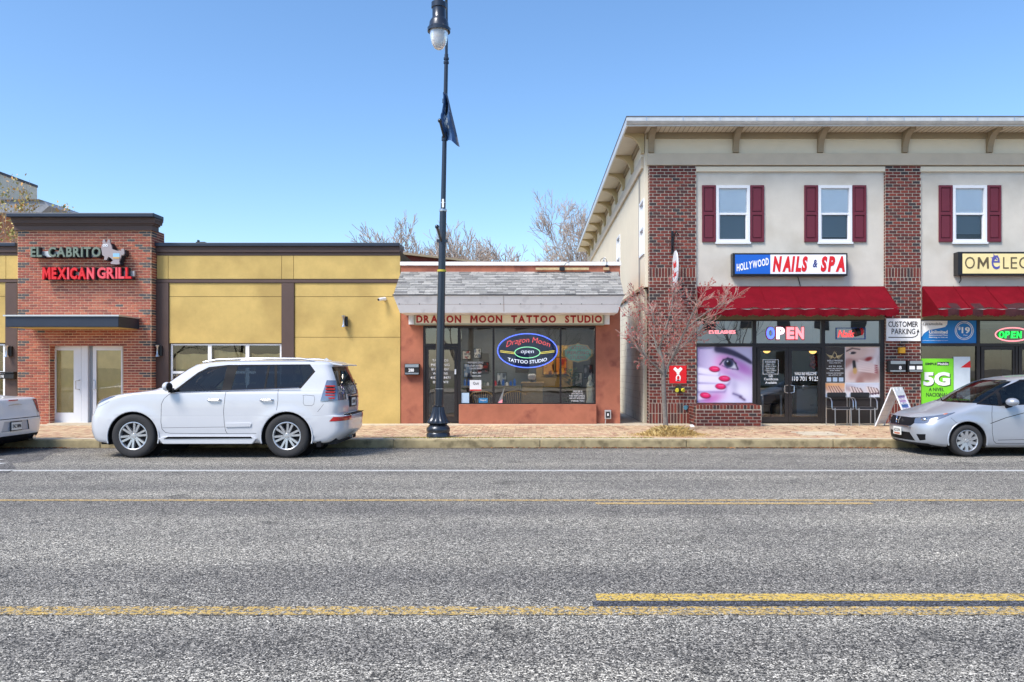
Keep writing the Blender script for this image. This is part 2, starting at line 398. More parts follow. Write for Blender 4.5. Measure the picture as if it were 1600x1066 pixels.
# ---------------------------------------------------------------- asphalt material
def asphalt(name, base, contrast=1.0, line=None, worn=.5, dark=1.0):
    m = bpy.data.materials.new(name); m.use_nodes = True
    N = m.node_tree.nodes; L = m.node_tree.links; p = N['Principled BSDF']; p.inputs['Roughness'].default_value = .85
    g = N.new('ShaderNodeNewGeometry')
    def noise(s, d=2, r=.5):
        t = N.new('ShaderNodeTexNoise'); t.inputs['Scale'].default_value = s; t.inputs['Detail'].default_value = d
        t.inputs['Roughness'].default_value = r; L.new(g.outputs['Position'], t.inputs['Vector']); return t.outputs['Fac']
    def vor(s):
        t = N.new('ShaderNodeTexVoronoi'); t.inputs['Scale'].default_value = s; L.new(g.outputs['Position'], t.inputs['Vector'])
        b = N.new('ShaderNodeSeparateColor'); L.new(t.outputs['Color'], b.inputs[0]); return b.outputs[0], t.outputs['Distance']
    def ramp(x, pts):
        r = N.new('ShaderNodeValToRGB'); e = r.color_ramp.elements
        while len(e) < len(pts): e.new(.5)
        for q, (a, c) in zip(e, pts): q.position = a; q.color = c
        L.new(x, r.inputs[0]); return r.outputs[0]
    def mixm(a, b, f, mode='MULTIPLY'):
        x = N.new('ShaderNodeMixRGB'); x.blend_type = mode
        if isinstance(f, float): x.inputs[0].default_value = f
        else: L.new(f, x.inputs[0])
        for k, q in ((1, a), (2, b)):
            if isinstance(q, tuple): x.inputs[k].default_value = q
            else: L.new(q, x.inputs[k])
        return x.outputs[0]
    c1, d1 = vor(125); c2, d2 = vor(62)
    def sc_(k): return tuple(min(1, v*k) for v in base[:3])+(1,)
    a = ramp(c1, [(0, sc_(.08)), (.33, sc_(.22)), (.48, sc_(.9)), (.75, sc_(1.5)), (1, sc_(3.2))])
    b = ramp(c2, [(0, (.25, .25, .26, 1)), (.35, (.7, .7, .7, 1)), (.7, (1.1, 1.1, 1.08, 1)), (1, (1.6, 1.6, 1.58, 1))])
    o = mixm(a, b, .85)
    o = mixm(o, ramp(noise(.35, 5, .6), [(.3, (.80, .80, .82, 1)), (.7, (1.15, 1.14, 1.12, 1))]), 1.0)
    # long wear bands along the lanes
    mp = N.new('ShaderNodeMapping'); mp.inputs['Scale'].default_value = (.05, .9, 1); L.new(g.outputs['Position'], mp.inputs['Vector'])
    t = N.new('ShaderNodeTexNoise'); t.inputs['Scale'].default_value = 1.0; t.inputs['Detail'].default_value = 3; L.new(mp.outputs[0], t.inputs['Vector'])
    o = mixm(o, ramp(t.outputs['Fac'], [(.35, (.70, .70, .71, 1)), (.65, (1.14, 1.14, 1.12, 1))]), 1.0)
    # oil drips and dark patches
    o = mixm(o, ramp(noise(1.7, 4, .6), [(.30, (.5, .5, .5, 1)), (.40, (1, 1, 1, 1))]), .8)
    # fine cracks
    v = N.new('ShaderNodeTexVoronoi'); v.feature = 'DISTANCE_TO_EDGE'; v.inputs['Scale'].default_value = .42
    n2 = N.new('ShaderNodeTexNoise'); n2.inputs['Scale'].default_value = 2.5; n2.inputs['Detail'].default_value = 4; L.new(g.outputs['Position'], n2.inputs['Vector'])
    av = N.new('ShaderNodeVectorMath'); av.operation = 'ADD'; L.new(g.outputs['Position'], av.inputs[0]); L.new(n2.outputs['Color'], av.inputs[1]); L.new(av.outputs[0], v.inputs['Vector'])
    cr = ramp(v.outputs['Distance'], [(0, (.5, .5, .5, 1)), (.006, (1, 1, 1, 1))])
    fade = ramp(noise(.25, 1), [(.47, (0, 0, 0, 1)), (.55, (1, 1, 1, 1))])
    o = mixm(o, cr, fade)
    if line:
        wv = ramp(noise(26, 6, .75), [(worn-.03, (0, 0, 0, 1)), (worn+.04, (1, 1, 1, 1))])
        li = mixm(line, ramp(c1, [(0, (.55, .55, .55, 1)), (.5, (1, 1, 1, 1))]), .7)
        # crazing
        v2 = N.new('ShaderNodeTexVoronoi'); v2.feature = 'DISTANCE_TO_EDGE'; v2.inputs['Scale'].default_value = 9; L.new(av.outputs[0], v2.inputs['Vector'])
        li = mixm(li, ramp(v2.outputs['Distance'], [(0, (.25, .25, .25, 1)), (.04, (1, 1, 1, 1))]), 1.0)
        o = mixm(o, li, wv, 'MIX')
    L.new(o, p.inputs['Base Color'])
    bp = N.new('ShaderNodeBump'); bp.inputs['Strength'].default_value = .7; bp.inputs['Distance'].default_value = .006
    L.new(d1, bp.inputs['Height']); bp.invert = True; L.new(bp.outputs[0], p.inputs['Normal'])
    return m
m_road = asphalt('worn_asphalt', C(136, 132, 124))
m_patch = asphalt('newer_asphalt', C(104, 102, 100))
m_seal = asphalt('dark_seal_band', C(74, 76, 84))
m_wl = asphalt('white_road_paint', C(136, 132, 124), line=C(206, 206, 202), worn=.42)
m_yl = asphalt('worn_yellow_paint', C(130, 126, 118), line=C(206, 172, 96), worn=.50)
m_yl2 = asphalt('bright_yellow_paint', C(130, 126, 118), line=C(216, 182, 88), worn=.455)
m_yl3 = asphalt('faded_yellow_paint', C(120, 118, 114), line=C(204, 172, 112), worn=.45)

# ---------------------------------------------------------------- ground, road, markings
def sheet(name, x0, x1, y0, y1, z, m, nx=1):
    return struct(MB().quad((x0, y0, z), (x1, y0, z), (x1, y1, z), (x0, y1, z)).build(name, m))
sheet('ground', -900, 900, -900, 900, -.06, m_soil)
KY = 16.36          # kerb line
sheet('road', -90, 90, -9.0, KY+.02, 0.0, m_road)
def band(name, pxa, pxb, D0, D1, m, z=.004, jag=0.0):
    x0 = -60 if pxa is None else X(pxa, D0); x1 = 60 if pxb is None else X(pxb, D0)
    return sheet(name, x0, x1, D1, D0, z, m)
D = lambda py: F*1.65/(py-574)
band('white_lane_line', None, None, 12.83, 12.66, m_wl)
band('far_yellow_line', None, None, 9.96, 9.86, m_yl3)
band('far_yellow_line', 930, 1360, 9.74, 9.62, m_yl3)
band('centre_yellow_line', None, None, D(948.5), D(961.5), m_yl)
band('centre_yellow_line', 930, None, D(928.5), D(939.5), m_yl2)
band('dark_seal_band', 925, None, D(940.2), D(948), m_seal)
# darker repair patch with an uneven edge near the left car
pp = [(-30, 16.3), (X(102, 15.6), 16.3), (X(98, 15.6), 15.3), (X(80, 14.8), 14.6), (X(56, 14), 14.2), (X(36, 14), 13.7), (X(26, 13), 13.0), (X(14, 12.5), 12.45), (-30, 12.3)]
struct(MB().add([(a, b, .004) for a, b in pp], [tuple(range(len(pp)-1, -1, -1))]).build('asphalt_patch', m_patch))
band('white_lane_line', None, 24, 12.83, 12.66, m_wl, z=.008)
mbk = MB()
for (a, b, d0, d1) in ((-6, 10, 13.75, 13.4), (-6, 6, 14.3, 14.15)):
    mbk.quad((X(a, d0), d1, .008), (X(b, d0), d1, .008), (X(b+3, d0), d0, .008), (X(a, d0), d0, .008))
struct(mbk.build('parking_bay_mark', m_wl))

SZ = .17
kerb = struct(MB().box(-60, 60, KY+.18, 60, -.05, SZ-.014).build('sidewalk', m_sidecon))
# kerb stones, 3 m long, joints at measured places
x = X(615, KY)-3.0*14
kb = struct(MB().box(-60, 60, KY+.02, KY+.18, -.05, SZ-.03).build('kerb', m_kerb))
while x < 40:
    mb = MB().box(x+.008, x+2.992, KY, KY+.17, -.02, SZ)
    o = mb.build('kerb_stone', m_kerb, kb, bevel=.02); x += 3.0
# gutter strip with grime
sheet('gutter_pan', -60, 60, KY-.12, KY-.001, .004, mat('gutter_grime', C(92, 82, 66), .9, var=.5, vscale=9, bump=.5, bscale=60))
# concrete bands on the pavement
struct(MB().box(-60, 60, KY+.20, KY+.42, SZ-.013, SZ-.002).build('pavement_edge_band', m_sidecon))
struct(MB().box(-60, 60, 20.5, 21.3, SZ-.013, SZ-.002).build('shopfront_threshold_band', m_sidecon))
# herringbone pavers
P = Bricks(pav); P.name = 'paver'; P.w = [4, 3, 3, 1.4]; P.depth = .008
W_ = .1
px0, px1, py0, py1 = -15.0, 16.0, KY+.44, 20.48
pc = (X(1245, 18), X(1310, 18), 17.5, 18.45)      # utility slab
for a in range(int((px1-px0)/W_)):
    for b in range(int((py1-py0)/W_)):
        mm = (a-b) % 4
        xx = px0+a*W_; yy = py0+b*W_
        if pc[0]-.1 < xx < pc[1] and pc[2]-.1 < yy < pc[3]: continue
        mi = random.choices(range(4), weights=P.w)[0]; g = .004
        if mm == 0: P.l.append((Vector((xx+g, yy+g, SZ-.012)), Vector((1, 0, 0)), Vector((0, 1, 0)), Vector((0, 0, 1)), 2*W_-2*g, W_-2*g, mi, 1))
        elif mm == 3 and yy+2*W_ < py1+.01: P.l.append((Vector((xx+g, yy+g, SZ-.012)), Vector((1, 0, 0)), Vector((0, 1, 0)), Vector((0, 0, 1)), W_-2*g, 2*W_-2*g, mi, 1))
ORG[kerb] = Vector((0, 0, 0)); kerb['label'] = 'brick paved sidewalk with herringbone pavers'
P.finish(kerb, bname='paving_bricks', keyf=lambda b: (abs(b[0][0]-.6)*.35+abs(b[0][1]-16.8)))
struct(MB().box(*pc[:2], pc[2], pc[3], SZ-.012, SZ-.001).build('concrete_slab', m_sidecon))

# ================================================================ 1. mexican restaurant building
T = 20.75
gb = thing('restaurant_building', 'single storey mustard stucco restaurant with a red brick entrance tower and brown trim', 'building', (X(300), 21.0, SZ))
c = MB()
zt = Z(386)
c.box(-20, X(625), 22.3, 33, 0, zt-.1)                                     # core
c.box(X(243), X(625), 21.06, 22.3, Z(537), zt-.1); c.box(X(243), X(264), 21.06, 22.3, 0, Z(537)); c.box(X(440), X(625), 21.06, 22.3, 0, Z(537)); c.box(X(264), X(440), 21.06, 22.3, 0, Z(630))
c.box(-20, X(27), 21.06, 22.3, Z(537), zt-.1); c.box(X(9), X(27), 21.06, 22.3, 0, Z(537)); c.box(-20, X(9), 21.06, 22.3, 0, Z(630))
c.build('wall', m_groove, gb)
def panel(a, b, c_, d, name='wall_panel', m=m_yel, d0=21.03, d1=21.07, bev=0):
    g = .35
    return MB().box(X(a+g), X(b-g), d0, d1, Z(d-g), Z(c_+g)).build(name, m, gb, bevel=bev)
for a, b in ((244, 262), (262, 439.5), (439.5, 458), (458, 625.3), (-150, 8), (8, 27)): panel(a, b, 399, 436)
for a, b, c_, d in ((263.5, 439.5, 442, 463.5), (263.5, 439.5, 463.5, 536.5), (459.5, 625.3, 442, 463.5), (459.5, 625.3, 463.5, 527), (459.5, 625.3, 527, 663), (263.5, 439.5, 630, 663), (-150, 8, 441, 463), (-150, 8, 463, 536), (-150, 8, 630, 663)):
    panel(a, b, c_, d)
for a, b, c_, d in ((-150, 27, 436.5, 441.5), (243.5, 625.3, 436.5, 442)): panel(a, b, c_, d, 'band_course', m_brown, 21.0, 21.06)
for a, b in ((243.6, 263.5), (439.5, 459.5), (8, 27)): panel(a, b, 442, 663, 'pilaster', m_brown, 20.995, 21.06)
def cornice(x0, x1, steps, d0, cap, rt=0, lf=0):
    for (za, zb, pr) in steps: MB().box(x0-lf*pr, x1+rt*pr, d0-pr, d0+.5, za, zb).build('cornice', m_brown, gb)
    za, zb, pr = cap
    MB().box(x0-lf*pr, x1+rt*pr, d0-pr, d0+.7, za, zb).build('parapet_cap', m_navy, gb, bevel=.012)
cornice(X(243.5), X(624.5), [(Z(399), Z(394.3), .03), (Z(394), Z(385.5), .07)], 21.05, (Z(385.6), Z(380), .14))
cornice(-20, X(27), [(Z(399), Z(394.3), .03), (Z(394), Z(385.5), .07)], 21.05, (Z(385.6), Z(380), .14))
# tower
tx0, tx1 = X(27.5, T), X(236, T); tz = Z(358, T)
dx0, dx1, dz = X(77, T), X(192.5, T), Z(539.5, T)
tw = MB(); tw.box(tx0, dx0, T+.006, 21.5, 0, tz); tw.box(dx1, tx1, T+.006, 21.5, 0, tz); tw.box(dx0, dx1, T+.006, 21.5, dz, tz)
tw.build('tower_wall', m_mortar_tan, gb)
BR = Bricks(tb); BR.w = [5, 4, 4, 2, .25]
BR.lay((tx0, T+.006, SZ), (1, 0, 0), (0, 0, 1), (0, -1, 0), tx1-tx0, tz-SZ, .203, .0677, .017, holes=[(dx0-tx0, dx1-tx0, -1, dz-SZ)], dark=4, near=1)
BR.lay((tx1, T+.006, SZ), (0, 1, 0), (0, 0, 1), (1, 0, 0), .30, tz-SZ, .203, .0677, .017, dark=4)
BR.lay((tx1, 21.05, Z(380)), (0, 1, 0), (0, 0, 1), (1, 0, 0), .44, tz-Z(380), .203, .0677, .017)
BR.lay((dx0, T+.01, SZ), (0, 1, 0), (0, 0, 1), (1, 0, 0), .22, dz-SZ, .203, .0677, .017)
BR.finish(gb)
st = [(Z(360.5, T), Z(352.5, T), .06), (Z(352.4, T), Z(350, T), .10), (Z(350, T), Z(347.5, T), .15), (Z(347.5, T), Z(345, T), .16), (Z(345, T), Z(342, T), .18)]
for za, zb, pr in st: MB().box(tx0-.06, tx1+pr, T-pr, 21.055, za, zb).build('cornice', m_brown, gb)
MB().box(tx0-.06-.05, tx1+.20, T-.30, 21.04, Z(342.2, T), Z(336, T)).build('parapet_cap', m_navy, gb, bevel=.015)
# entrance canopy
cz0, cz1 = Z(511, 19.7), Z(494.5, 19.7)
cn = MB().box(X(8, 19.7), X(185, 19.7), 19.7, T, cz0, cz1).build('entrance_canopy', m_navy, gb, bevel=.01)
MB().box(X(8, 19.7)-.03, X(185, 19.7)+.03, 19.66, T-.003, cz1, cz1+.035).build('canopy_cap', m_alu, cn)
MB().box(X(8, 19.7)+.05, X(185, 19.7)-.05, 19.76, T-.003, cz0-.012, cz0-.001).build('canopy_soffit', m_yel, cn)
# doors
def framed(name, a, b, c_, d, Dd, m, parent, l, r, t, bt, gl, th=.05, gname='pane', glx=None):
    x0, x1, z0, z1 = X(a, Dd), X(b, Dd), Z(d, Dd), Z(c_, Dd)
    mb = MB(); mb.box(x0, x0+l, Dd, Dd+th, z0, z1); mb.box(x1-r, x1, Dd, Dd+th, z0, z1); mb.box(x0+l, x1-r, Dd, Dd+th, z0, z0+bt); mb.box(x0+l, x1-r, Dd, Dd+th, z1-t, z1)
    o = mb.build(name, m, parent)
    MB().quad((x0+l, Dd+th*.5, z0+bt), (x1-r, Dd+th*.5, z0+bt), (x1-r, Dd+th*.5, z1-t), (x0+l, Dd+th*.5, z1-t)).build(gname, gl, o)
    return o, (x0+l, x1-r, z0+bt, z1-t)
DD = T+.24
gd, gi = framed('door', 82, 127, 540.5, 661, DD, m_white, gb, .09, .20, .12, .27, m_clear)
gd2, gi2 = framed('door', 145, 191.5, 540.5, 661, DD, m_white, gb, .09, .04, .12, .27, m_clear)
for gg, q in ((gd, gi), (gd2, gi2)):
    MB().box(q[0]-.02, q[1]+.02, DD+.06, DD+.075, q[2]-.03, q[3]+.03).build('paper_cover', m_paper, gg)
for gg, xx, sgn in ((gd, X(124.5, DD), -1), (gd2, X(147, DD), 1)):
    MB().tube([(xx, DD, Z(594, DD)), (xx, DD-.06, Z(594.5, DD)), (xx+sgn*.07, DD-.06, Z(595, DD)), (xx+sgn*.07, DD-.06, Z(608, DD)), (xx, DD-.06, Z(608.5, DD)), (xx, DD, Z(609, DD))], .011, 6).build('handle', m_sil, gg, smooth=True)
MB().bpx(127.3, 137, 539.6, 661, DD-.03, DD+.1).bpx(77, 81.6, 539.6, 661, DD-.01, DD+.08).build('door_frame', m_white, gb)
MB().bpx(137.3, 144.6, 539.6, 661, DD+.06, DD+.1).build('door_frame', mat('grey_frame', C(150, 158, 168), .5), gb)
MB().box(dx0, dx1, DD+.11, DD+.15, 0, dz).build('backing', m_dark, gb)
MB().box(dx0, dx1, T-.1, DD+.1, SZ-.002, SZ+.03).build('threshold', m_sidecon, gb)
# windows of the wing
def gwin(a, b):
    o, q = framed('window', a, b, 537.5, 630, 21.08, m_whited, gb, .045, .045, .04, .05, m_clear)
    zz = Z(582, 21.08)
    MB().box(q[0], q[1], 21.078, 21.12, zz-.03, zz+.03).build('glazing_bar', m_whited, o)
    x0, x1 = q[0], q[1]; n = 14; vs = []; f = []
    for i in range(n+1):
        t = i/n; sag = .05*math.sin(t*3.1+a)+.02*math.sin(t*9+a)
        vs += [(x0+(x1-x0)*t, 21.25+.03*math.sin(t*20), q[2]-.05), (x0+(x1-x0)*t, 21.25+.03*math.sin(t*17+1), Z(551, 21.2)+sag)]
    for i in range(n): f.append((2*i, 2*i+2, 2*i+3, 2*i+1))
    MB().add(vs, f).build('paper_cover', m_paper, o, smooth=True)
for a, b in ((267, 327.6), (327.8, 386.4), (386.6, 440)): gwin(a, b)
gwin(-60, -12); gwin(-11, 7.6)
MB().box(X(264), X(440), 22.25, 22.29, 0, Z(530)).build('backing', m_dark, gb)

def sconce(px, py, label):
    x, z = X(px), Z(py)
    s = thing('wall_sconce', label, 'wall light', (x, 20.99, z-.14), group='hourglass wall sconces on the restaurant')
    mb = MB().box(x-.03, x+.09, 20.93, 20.994, z-.13, z+.13); mb.build('back_box', m_blackp, s)
    mb = MB(); prof = [(.001, -.15), (.055, -.15), (.055, -.135), (.028, -.09), (.022, 0), (.028, .09), (.055, .135), (.055, .15), (.001, .15)]
    mb.lathe(prof, (x, 20.88, z), 14); mb.build('lamp_body', m_sil, s, smooth=True)
sconce(249, 548.5, 'silver hourglass wall sconce on brown pilaster right of the brick entrance tower')
sconce(15, 549, 'silver hourglass wall sconce on brown pilaster at the far left edge')
sconce(538.5, 502.5, 'silver hourglass wall sconce on the plain mustard wall above the suv roof')
# camera on the yellow wall
cx_, cz_ = X(599), Z(467)
s = thing('security_camera', 'small white security camera high on the mustard wall beside the mansard roof', 'security camera', (cx_, 21.03, cz_))
MB().lathe([(.001, 0), (.05, 0), (.05, -.03), (.03, -.06), (.001, -.06)], (cx_+.03, 21.03, cz_), 14, 'y').build('mount', m_white, s, smooth=True)
MB().tube([(cx_+.04, 20.97, cz_), (cx_-.02, 20.86, cz_-.02), (cx_-.08, 20.78, cz_-.04)], [.035, .045, .04], 12).build('housing', m_white, s, smooth=True)
MB().tube([(cx_-.08, 20.78, cz_-.04), (cx_-.095, 20.765, cz_-.045)], [.03, .028], 12).build('lens', m_blackp, s)
# letter box far left
s = thing('mailbox', 'long black mailbox on the brown pilaster left of the brick entrance', 'mailbox', (X(16), 20.99, Z(592)))
MB().box(X(5.5), X(26.8), 20.86, 20.99, Z(592), Z(583.5)).build('box', m_blackp, s, bevel=.012)
MB().box(X(5), X(27), 20.84, 20.99, Z(583.3), Z(581)).build('lid', m_black, s, bevel=.005)
text('number_lettering', '198', X(6.5), X(11.5), Z(590.5), Z(586), 20.858, m_whitep, s)

# restaurant signs
s = thing('name_sign', 'green channel letters EL CABRITO with a grey goat on the brick tower', 'sign', (X(110, T), T, Z(402, T)))
MB().box(X(57, T-.06), X(162, T-.06), T-.10, T-.015, Z(402, T-.06), Z(393, T-.06)).build('raceway', m_alu, s)
letters('EL CABRITO', X(47.5, T-.25), X(157, T-.25), Z(401.5, T-.25), Z(386, T-.25), T-.2, [m_sage], s, t=.05, bold=.03, back=m_ink)
m_goat = mat('warm_grey_face', C(158, 148, 150), .5); m_skyc = mat('pale_blue_panel', C(140, 190, 220), .5)
yg = T-.24
def gp(pts): return [(X(160+(a-940)/5.92+ -1, yg), Z(320+b/5.92, yg)) for a, b in pts]
fnG = lambda t0: (lambda u, v, t: (u, t, v))
body = gp([(935, 400), (940, 370), (960, 350), (1015, 350), (1030, 380), (1035, 410), (1080, 425), (1115, 425), (1125, 405), (1145, 410), (1148, 450), (1135, 470), (1125, 460), (1110, 500), (1100, 520), (1105, 548), (1080, 552), (1025, 548), (1020, 535), (1045, 515), (1020, 490), (1000, 480), (985, 510), (960, 510), (965, 480), (945, 465)])
MB().prism(body, lambda u, v, t: (u, t, v), yg, yg+.05).build('goat_figure', m_goat, s)
MB().prism([(u+.02, v-.015) for u, v in body], lambda u, v, t: (u, t, v), yg+.052, yg+.2).build('goat_return', m_ink, s)
for q in ([(945, 355), (950, 325), (965, 320), (975, 350)], [(990, 350), (995, 322), (1012, 322), (1018, 352)]):
    MB().prism(gp(q), lambda u, v, t: (u, t, v), yg, yg+.05).build('ear', m_goat, s)
MB().prism(gp([(1045, 450), (1105, 450), (1105, 500), (1045, 500)]), lambda u, v, t: (u, t, v), yg-.006, yg-.001).build('saddle_patch', m_skyc, s)
MB().prism(gp([(1045, 483), (1105, 483), (1105, 500), (1045, 500)]), lambda u, v, t: (u, t, v), yg-.010, yg-.007).build('saddle_patch', m_wood, s)
for q in ((962, 378), (985, 378)):
    p_ = gp([q])[0]
    MB().lathe([(.001, -.008), (.035, -.006), (.035, 0)], (p_[0], yg, p_[1]), 12, 'y').build('eye', m_white, s)
    MB().lathe([(.001, -.012), (.012, -.011), (.012, 0)], (p_[0], yg, p_[1]), 8, 'y').build('pupil', m_ink, s)
s = thing('grill_sign', 'red channel letters MEXICAN GRILL below the green name on the brick tower', 'sign', (X(137, T), T, Z(436, T)))
MB().box(X(90, T-.06), X(211, T-.06), T-.10, T-.015, Z(432, T-.06), Z(424, T-.06)).build('raceway', m_alu, s)
letters('MEXICAN', X(66, T-.25), X(147, T-.25), Z(436.5, T-.25), Z(418, T-.25), T-.2, [m_red, m_red, m_red, m_redm, m_red, m_red, m_redm], s, t=.06, bold=.045, back=m_ink)
letters('GRILL', X(152, T-.25), X(205, T-.25), Z(435.5, T-.25), Z(418, T-.25), T-.2, [m_redm, m_redm, m_redm, m_redm, m_red], s, t=.06, bold=.03, back=m_ink)

# ================================================================ 2. tattoo studio building
TB = 21.05
tb_ = thing('tattoo_shop_building', 'low terracotta tattoo studio with grey shingle mansard and wide dark framed shopfront', 'building', (X(797), TB, SZ))
c = MB()
xl, xr = X(625.6, TB), X(969, TB)
c.box(xl, X(661, TB), TB, TB+.3, 0, Z(409, TB)); c.box(X(931, TB), xr, TB, TB+.3, 0, Z(409, TB)); c.box(X(661, TB), X(931, TB), TB, TB+.3, Z(509, TB), Z(409, TB))
c.box(xl, xl+.2, TB+.3, 24.2, 0, Z(412, TB)); c.box(xr-.2, xr, TB+.3, 24.2, 0, Z(412, TB))
c.build('wall', m_terra, tb_)
MB().box(X(717, 20.95), X(932, 20.95), 20.93, TB+.15, 0, Z(632, 20.93)).build('knee_wall', m_terra, tb_, bevel=.01)
MB().box(xl+.2, xr-.2, TB+.3, 24.2, Z(420, TB)-.1, Z(420, TB)).build('roof', m_roofmem, tb_)
MB().box(xl, xr+.02, TB-.04, TB+.35, Z(415, TB), Z(409.5, TB)).build('parapet_cap', m_whited, tb_)
# mansard
De, ze, zm, zb = 19.87, Z(461, 19.87), Z(425, TB-.01), Z(489, TB)
ex0, ex1 = X(614.5, De), X(975, De)
md = MB()
md.quad((ex0, De, ze), (ex1, De, ze), (ex1, TB, zm), (ex0, TB, zm)); md.build('mansard_deck', m_roofmem, tb_)
# shingles in courses
sh = [mat('shingle_%s' % n, c_, .9, var=.2, vscale=20, bump=.4, bscale=90) for n, c_ in (('pale', C(162, 160, 156)), ('mid', C(150, 148, 144)), ('dark', C(132, 130, 128)), ('light', C(174, 171, 166)))]
slope = Vector((0, TB-De, zm-ze)); Ls = slope.length; sv = slope.normalized(); sn = Vector((0, -sv.z, sv.y))
rows = 14; rh = Ls/rows; allsh = []
for r_ in range(rows):
    x = ex0-rnd()*.25
    while x < ex1:
        wd = random.choice([.14, .2, .26, .3]); a, b = max(x, ex0), min(x+wd, ex1); x += wd
        if b-a < .03: continue
        allsh.append((a+.003, b-.003, r_, random.choices([0, 1, 2, 3], weights=[5, 4, 2, 4])[0]))
random.shuffle(allsh); cache = {}
mbs = MB()
for i, (a, b, r_, mi) in enumerate(allsh):
    w_ = b-a; t = .014+.012*rnd()
    p = Vector((a, De, ze))+sv*(r_*rh)
    def g(o): return [o+sn*t, o+Vector((w_, 0, 0))+sn*t, o+Vector((w_, 0, 0))+sv*rh*1.02+sn*.003, o+sv*rh*1.02+sn*.003, o+sn*.001, o+Vector((w_, 0, 0))+sn*.001]
    fc = [(0, 1, 2, 3), (4, 5, 1, 0), (5, 2, 1), (4, 0, 3)]
    if i < 300:
        mb = MB().add(g(p), fc); mb.build('shingle', sh[mi], tb_)
    else: mbs.add(g(p), fc, mi)
mbs.build('shingles', sh, tb_)['kind'] = 'stuff'
MB().box(ex0-.02, ex1+.02, De-.02, De+.01, ze-.02, ze+.012).build('drip_edge', mat('dark_edge', C(70, 70, 72), .6), tb_)
# slanting white fascia under the eave, two boards with a joint, made of three sheets
Df = 20.08; zb = Z(489, Df); fx0, fx1 = X(625, Df), X(965, Df); mid = X(787, De)
def lerp(a, b, t): return a+(b-a)*t
for k, (f0, f1) in enumerate(((0, .49), (.505, 1))):
    for side in (0, 1):
        th = .02; y0_, y1_ = lerp(De, Df, f0), lerp(De, Df, f1); q0, q1 = lerp(ze-.02, zb, f0), lerp(ze-.02, zb, f1)
        if side == 0: a0_, a1_, b0_, b1_ = lerp(ex0, fx0, f0), lerp(ex0, fx0, f1), mid-.005, mid-.005
        else: a0_, a1_, b0_, b1_ = mid+.005, mid+.005, lerp(ex1, fx1, f0), lerp(ex1, fx1, f1)
        mb = MB()
        mb.add([(a0_, y0_, q0), (b0_, y0_, q0), (b1_, y1_, q1), (a1_, y1_, q1), (a0_, y0_+th, q0), (b0_, y0_+th, q0), (b1_, y1_+th, q1), (a1_, y1_+th, q1)],
               [(3, 2, 1, 0), (4, 5, 6, 7), (0, 1, 5, 4), (2, 3, 7, 6), (1, 2, 6, 5), (3, 0, 4, 7)])
        mb.build('fascia_board', m_whited, tb_)
MB().box(fx0, fx1, Df+.005, TB, zb, zb+.02).build('soffit_board', m_whited, tb_)
for sx, fx_ in ((ex0, fx0), (ex1, fx1)):
    MB().add([(sx, De+.02, ze-.015), (sx, TB, zm), (fx_, TB, zb), (fx_, Df+.02, zb)], [(0, 1, 2, 3)]).build('gable_end', m_whited, tb_)
for k in range(11):
    xx = X(628+k*31, 20.4); MB().box(xx-.01, xx+.01, (De+Df)/2-.02, (De+Df)/2+.03, (ze+zb)/2-.01, (ze+zb)/2+.008).build('rivet', m_black, tb_)
# fluorescent batten above the shingles
s = thing('light_batten', 'rusty cream fluorescent batten fixed above the shingle roof', 'light fixture', (X(878, TB-.1), TB, Z(421, TB)))
MB().box(X(837, TB-.1), X(874, TB-.1), TB-.12, TB-.05, Z(422, TB-.1), Z(418.5, TB-.1)).box(X(882, TB-.1), X(920, TB-.1), TB-.12, TB-.05, Z(422, TB-.1), Z(418.5, TB-.1)).build('tube_housing', mat('aged_cream', C(196, 172, 128), .6, var=.3, vscale=9), s)
MB().box(X(874, TB-.1), X(882, TB-.1), TB-.14, TB-.04, Z(423, TB-.1), Z(417.5, TB-.1)).build('ballast', m_blackp, s)
MB().tube([(X(880), TB-.1, Z(418)), (X(884), TB-.12, Z(412)), (X(892), TB, Z(408)), (X(900), TB+.2, Z(409))], .008, 5).build('cable', m_blackp, s)
s = thing('floodlight', 'small floodlight with looped cable on the terracotta parapet end', 'light fixture', (X(948, TB), TB, Z(421, TB)))
MB().bpx(943, 952, 418, 422, TB-.14, TB-.04).build('lamp_head', mat('aged_cream2', C(190, 160, 120), .6), s)
MB().bpx(946, 950, 414, 418, TB-.06, TB-.04).build('bracket', m_black, s)
MB().tube([(X(943)+.11*math.cos(a)*.8, TB-.08, Z(410)+.11*math.sin(a)) for a in [k*.5-1 for k in range(9)]], .007, 5).build('cable', m_blackp, s)
# lightbox sign
s = thing('tattoo_lightbox_sign', 'long cream lightbox reading DRAGON MOON TATTOO STUDIO in red under the white fascia', 'sign', (X(796, TB), TB, Z(508, TB)))
DS = TB-.22
MB().bpx(647, 944, 490.5, 508, DS, TB-.003).build('box_frame', mat('sage_frame', C(160, 164, 146), .5, var=.1), s, bevel=.01)
MB().bpx(649.5, 941.5, 492.5, 505.5, DS-.004, DS+.01).build('face_panel', mat('cream_acrylic', C(240, 234, 208), .4, var=.08, vscale=2), s)
for a, b in ((638.5, 646.6), (944.4, 952.5)): MB().bpx(a, b, 490.5, 507, TB-.10, TB-.003).build('end_plate', m_whited, s)
letters('DRAGON MOON TATTOO STUDIO', X(650.5, DS), X(940.5, DS), Z(504.6, DS), Z(493, DS), DS-.006, [m_darkred], s, t=.006, bold=.04, gap=.13, spacew=.75)
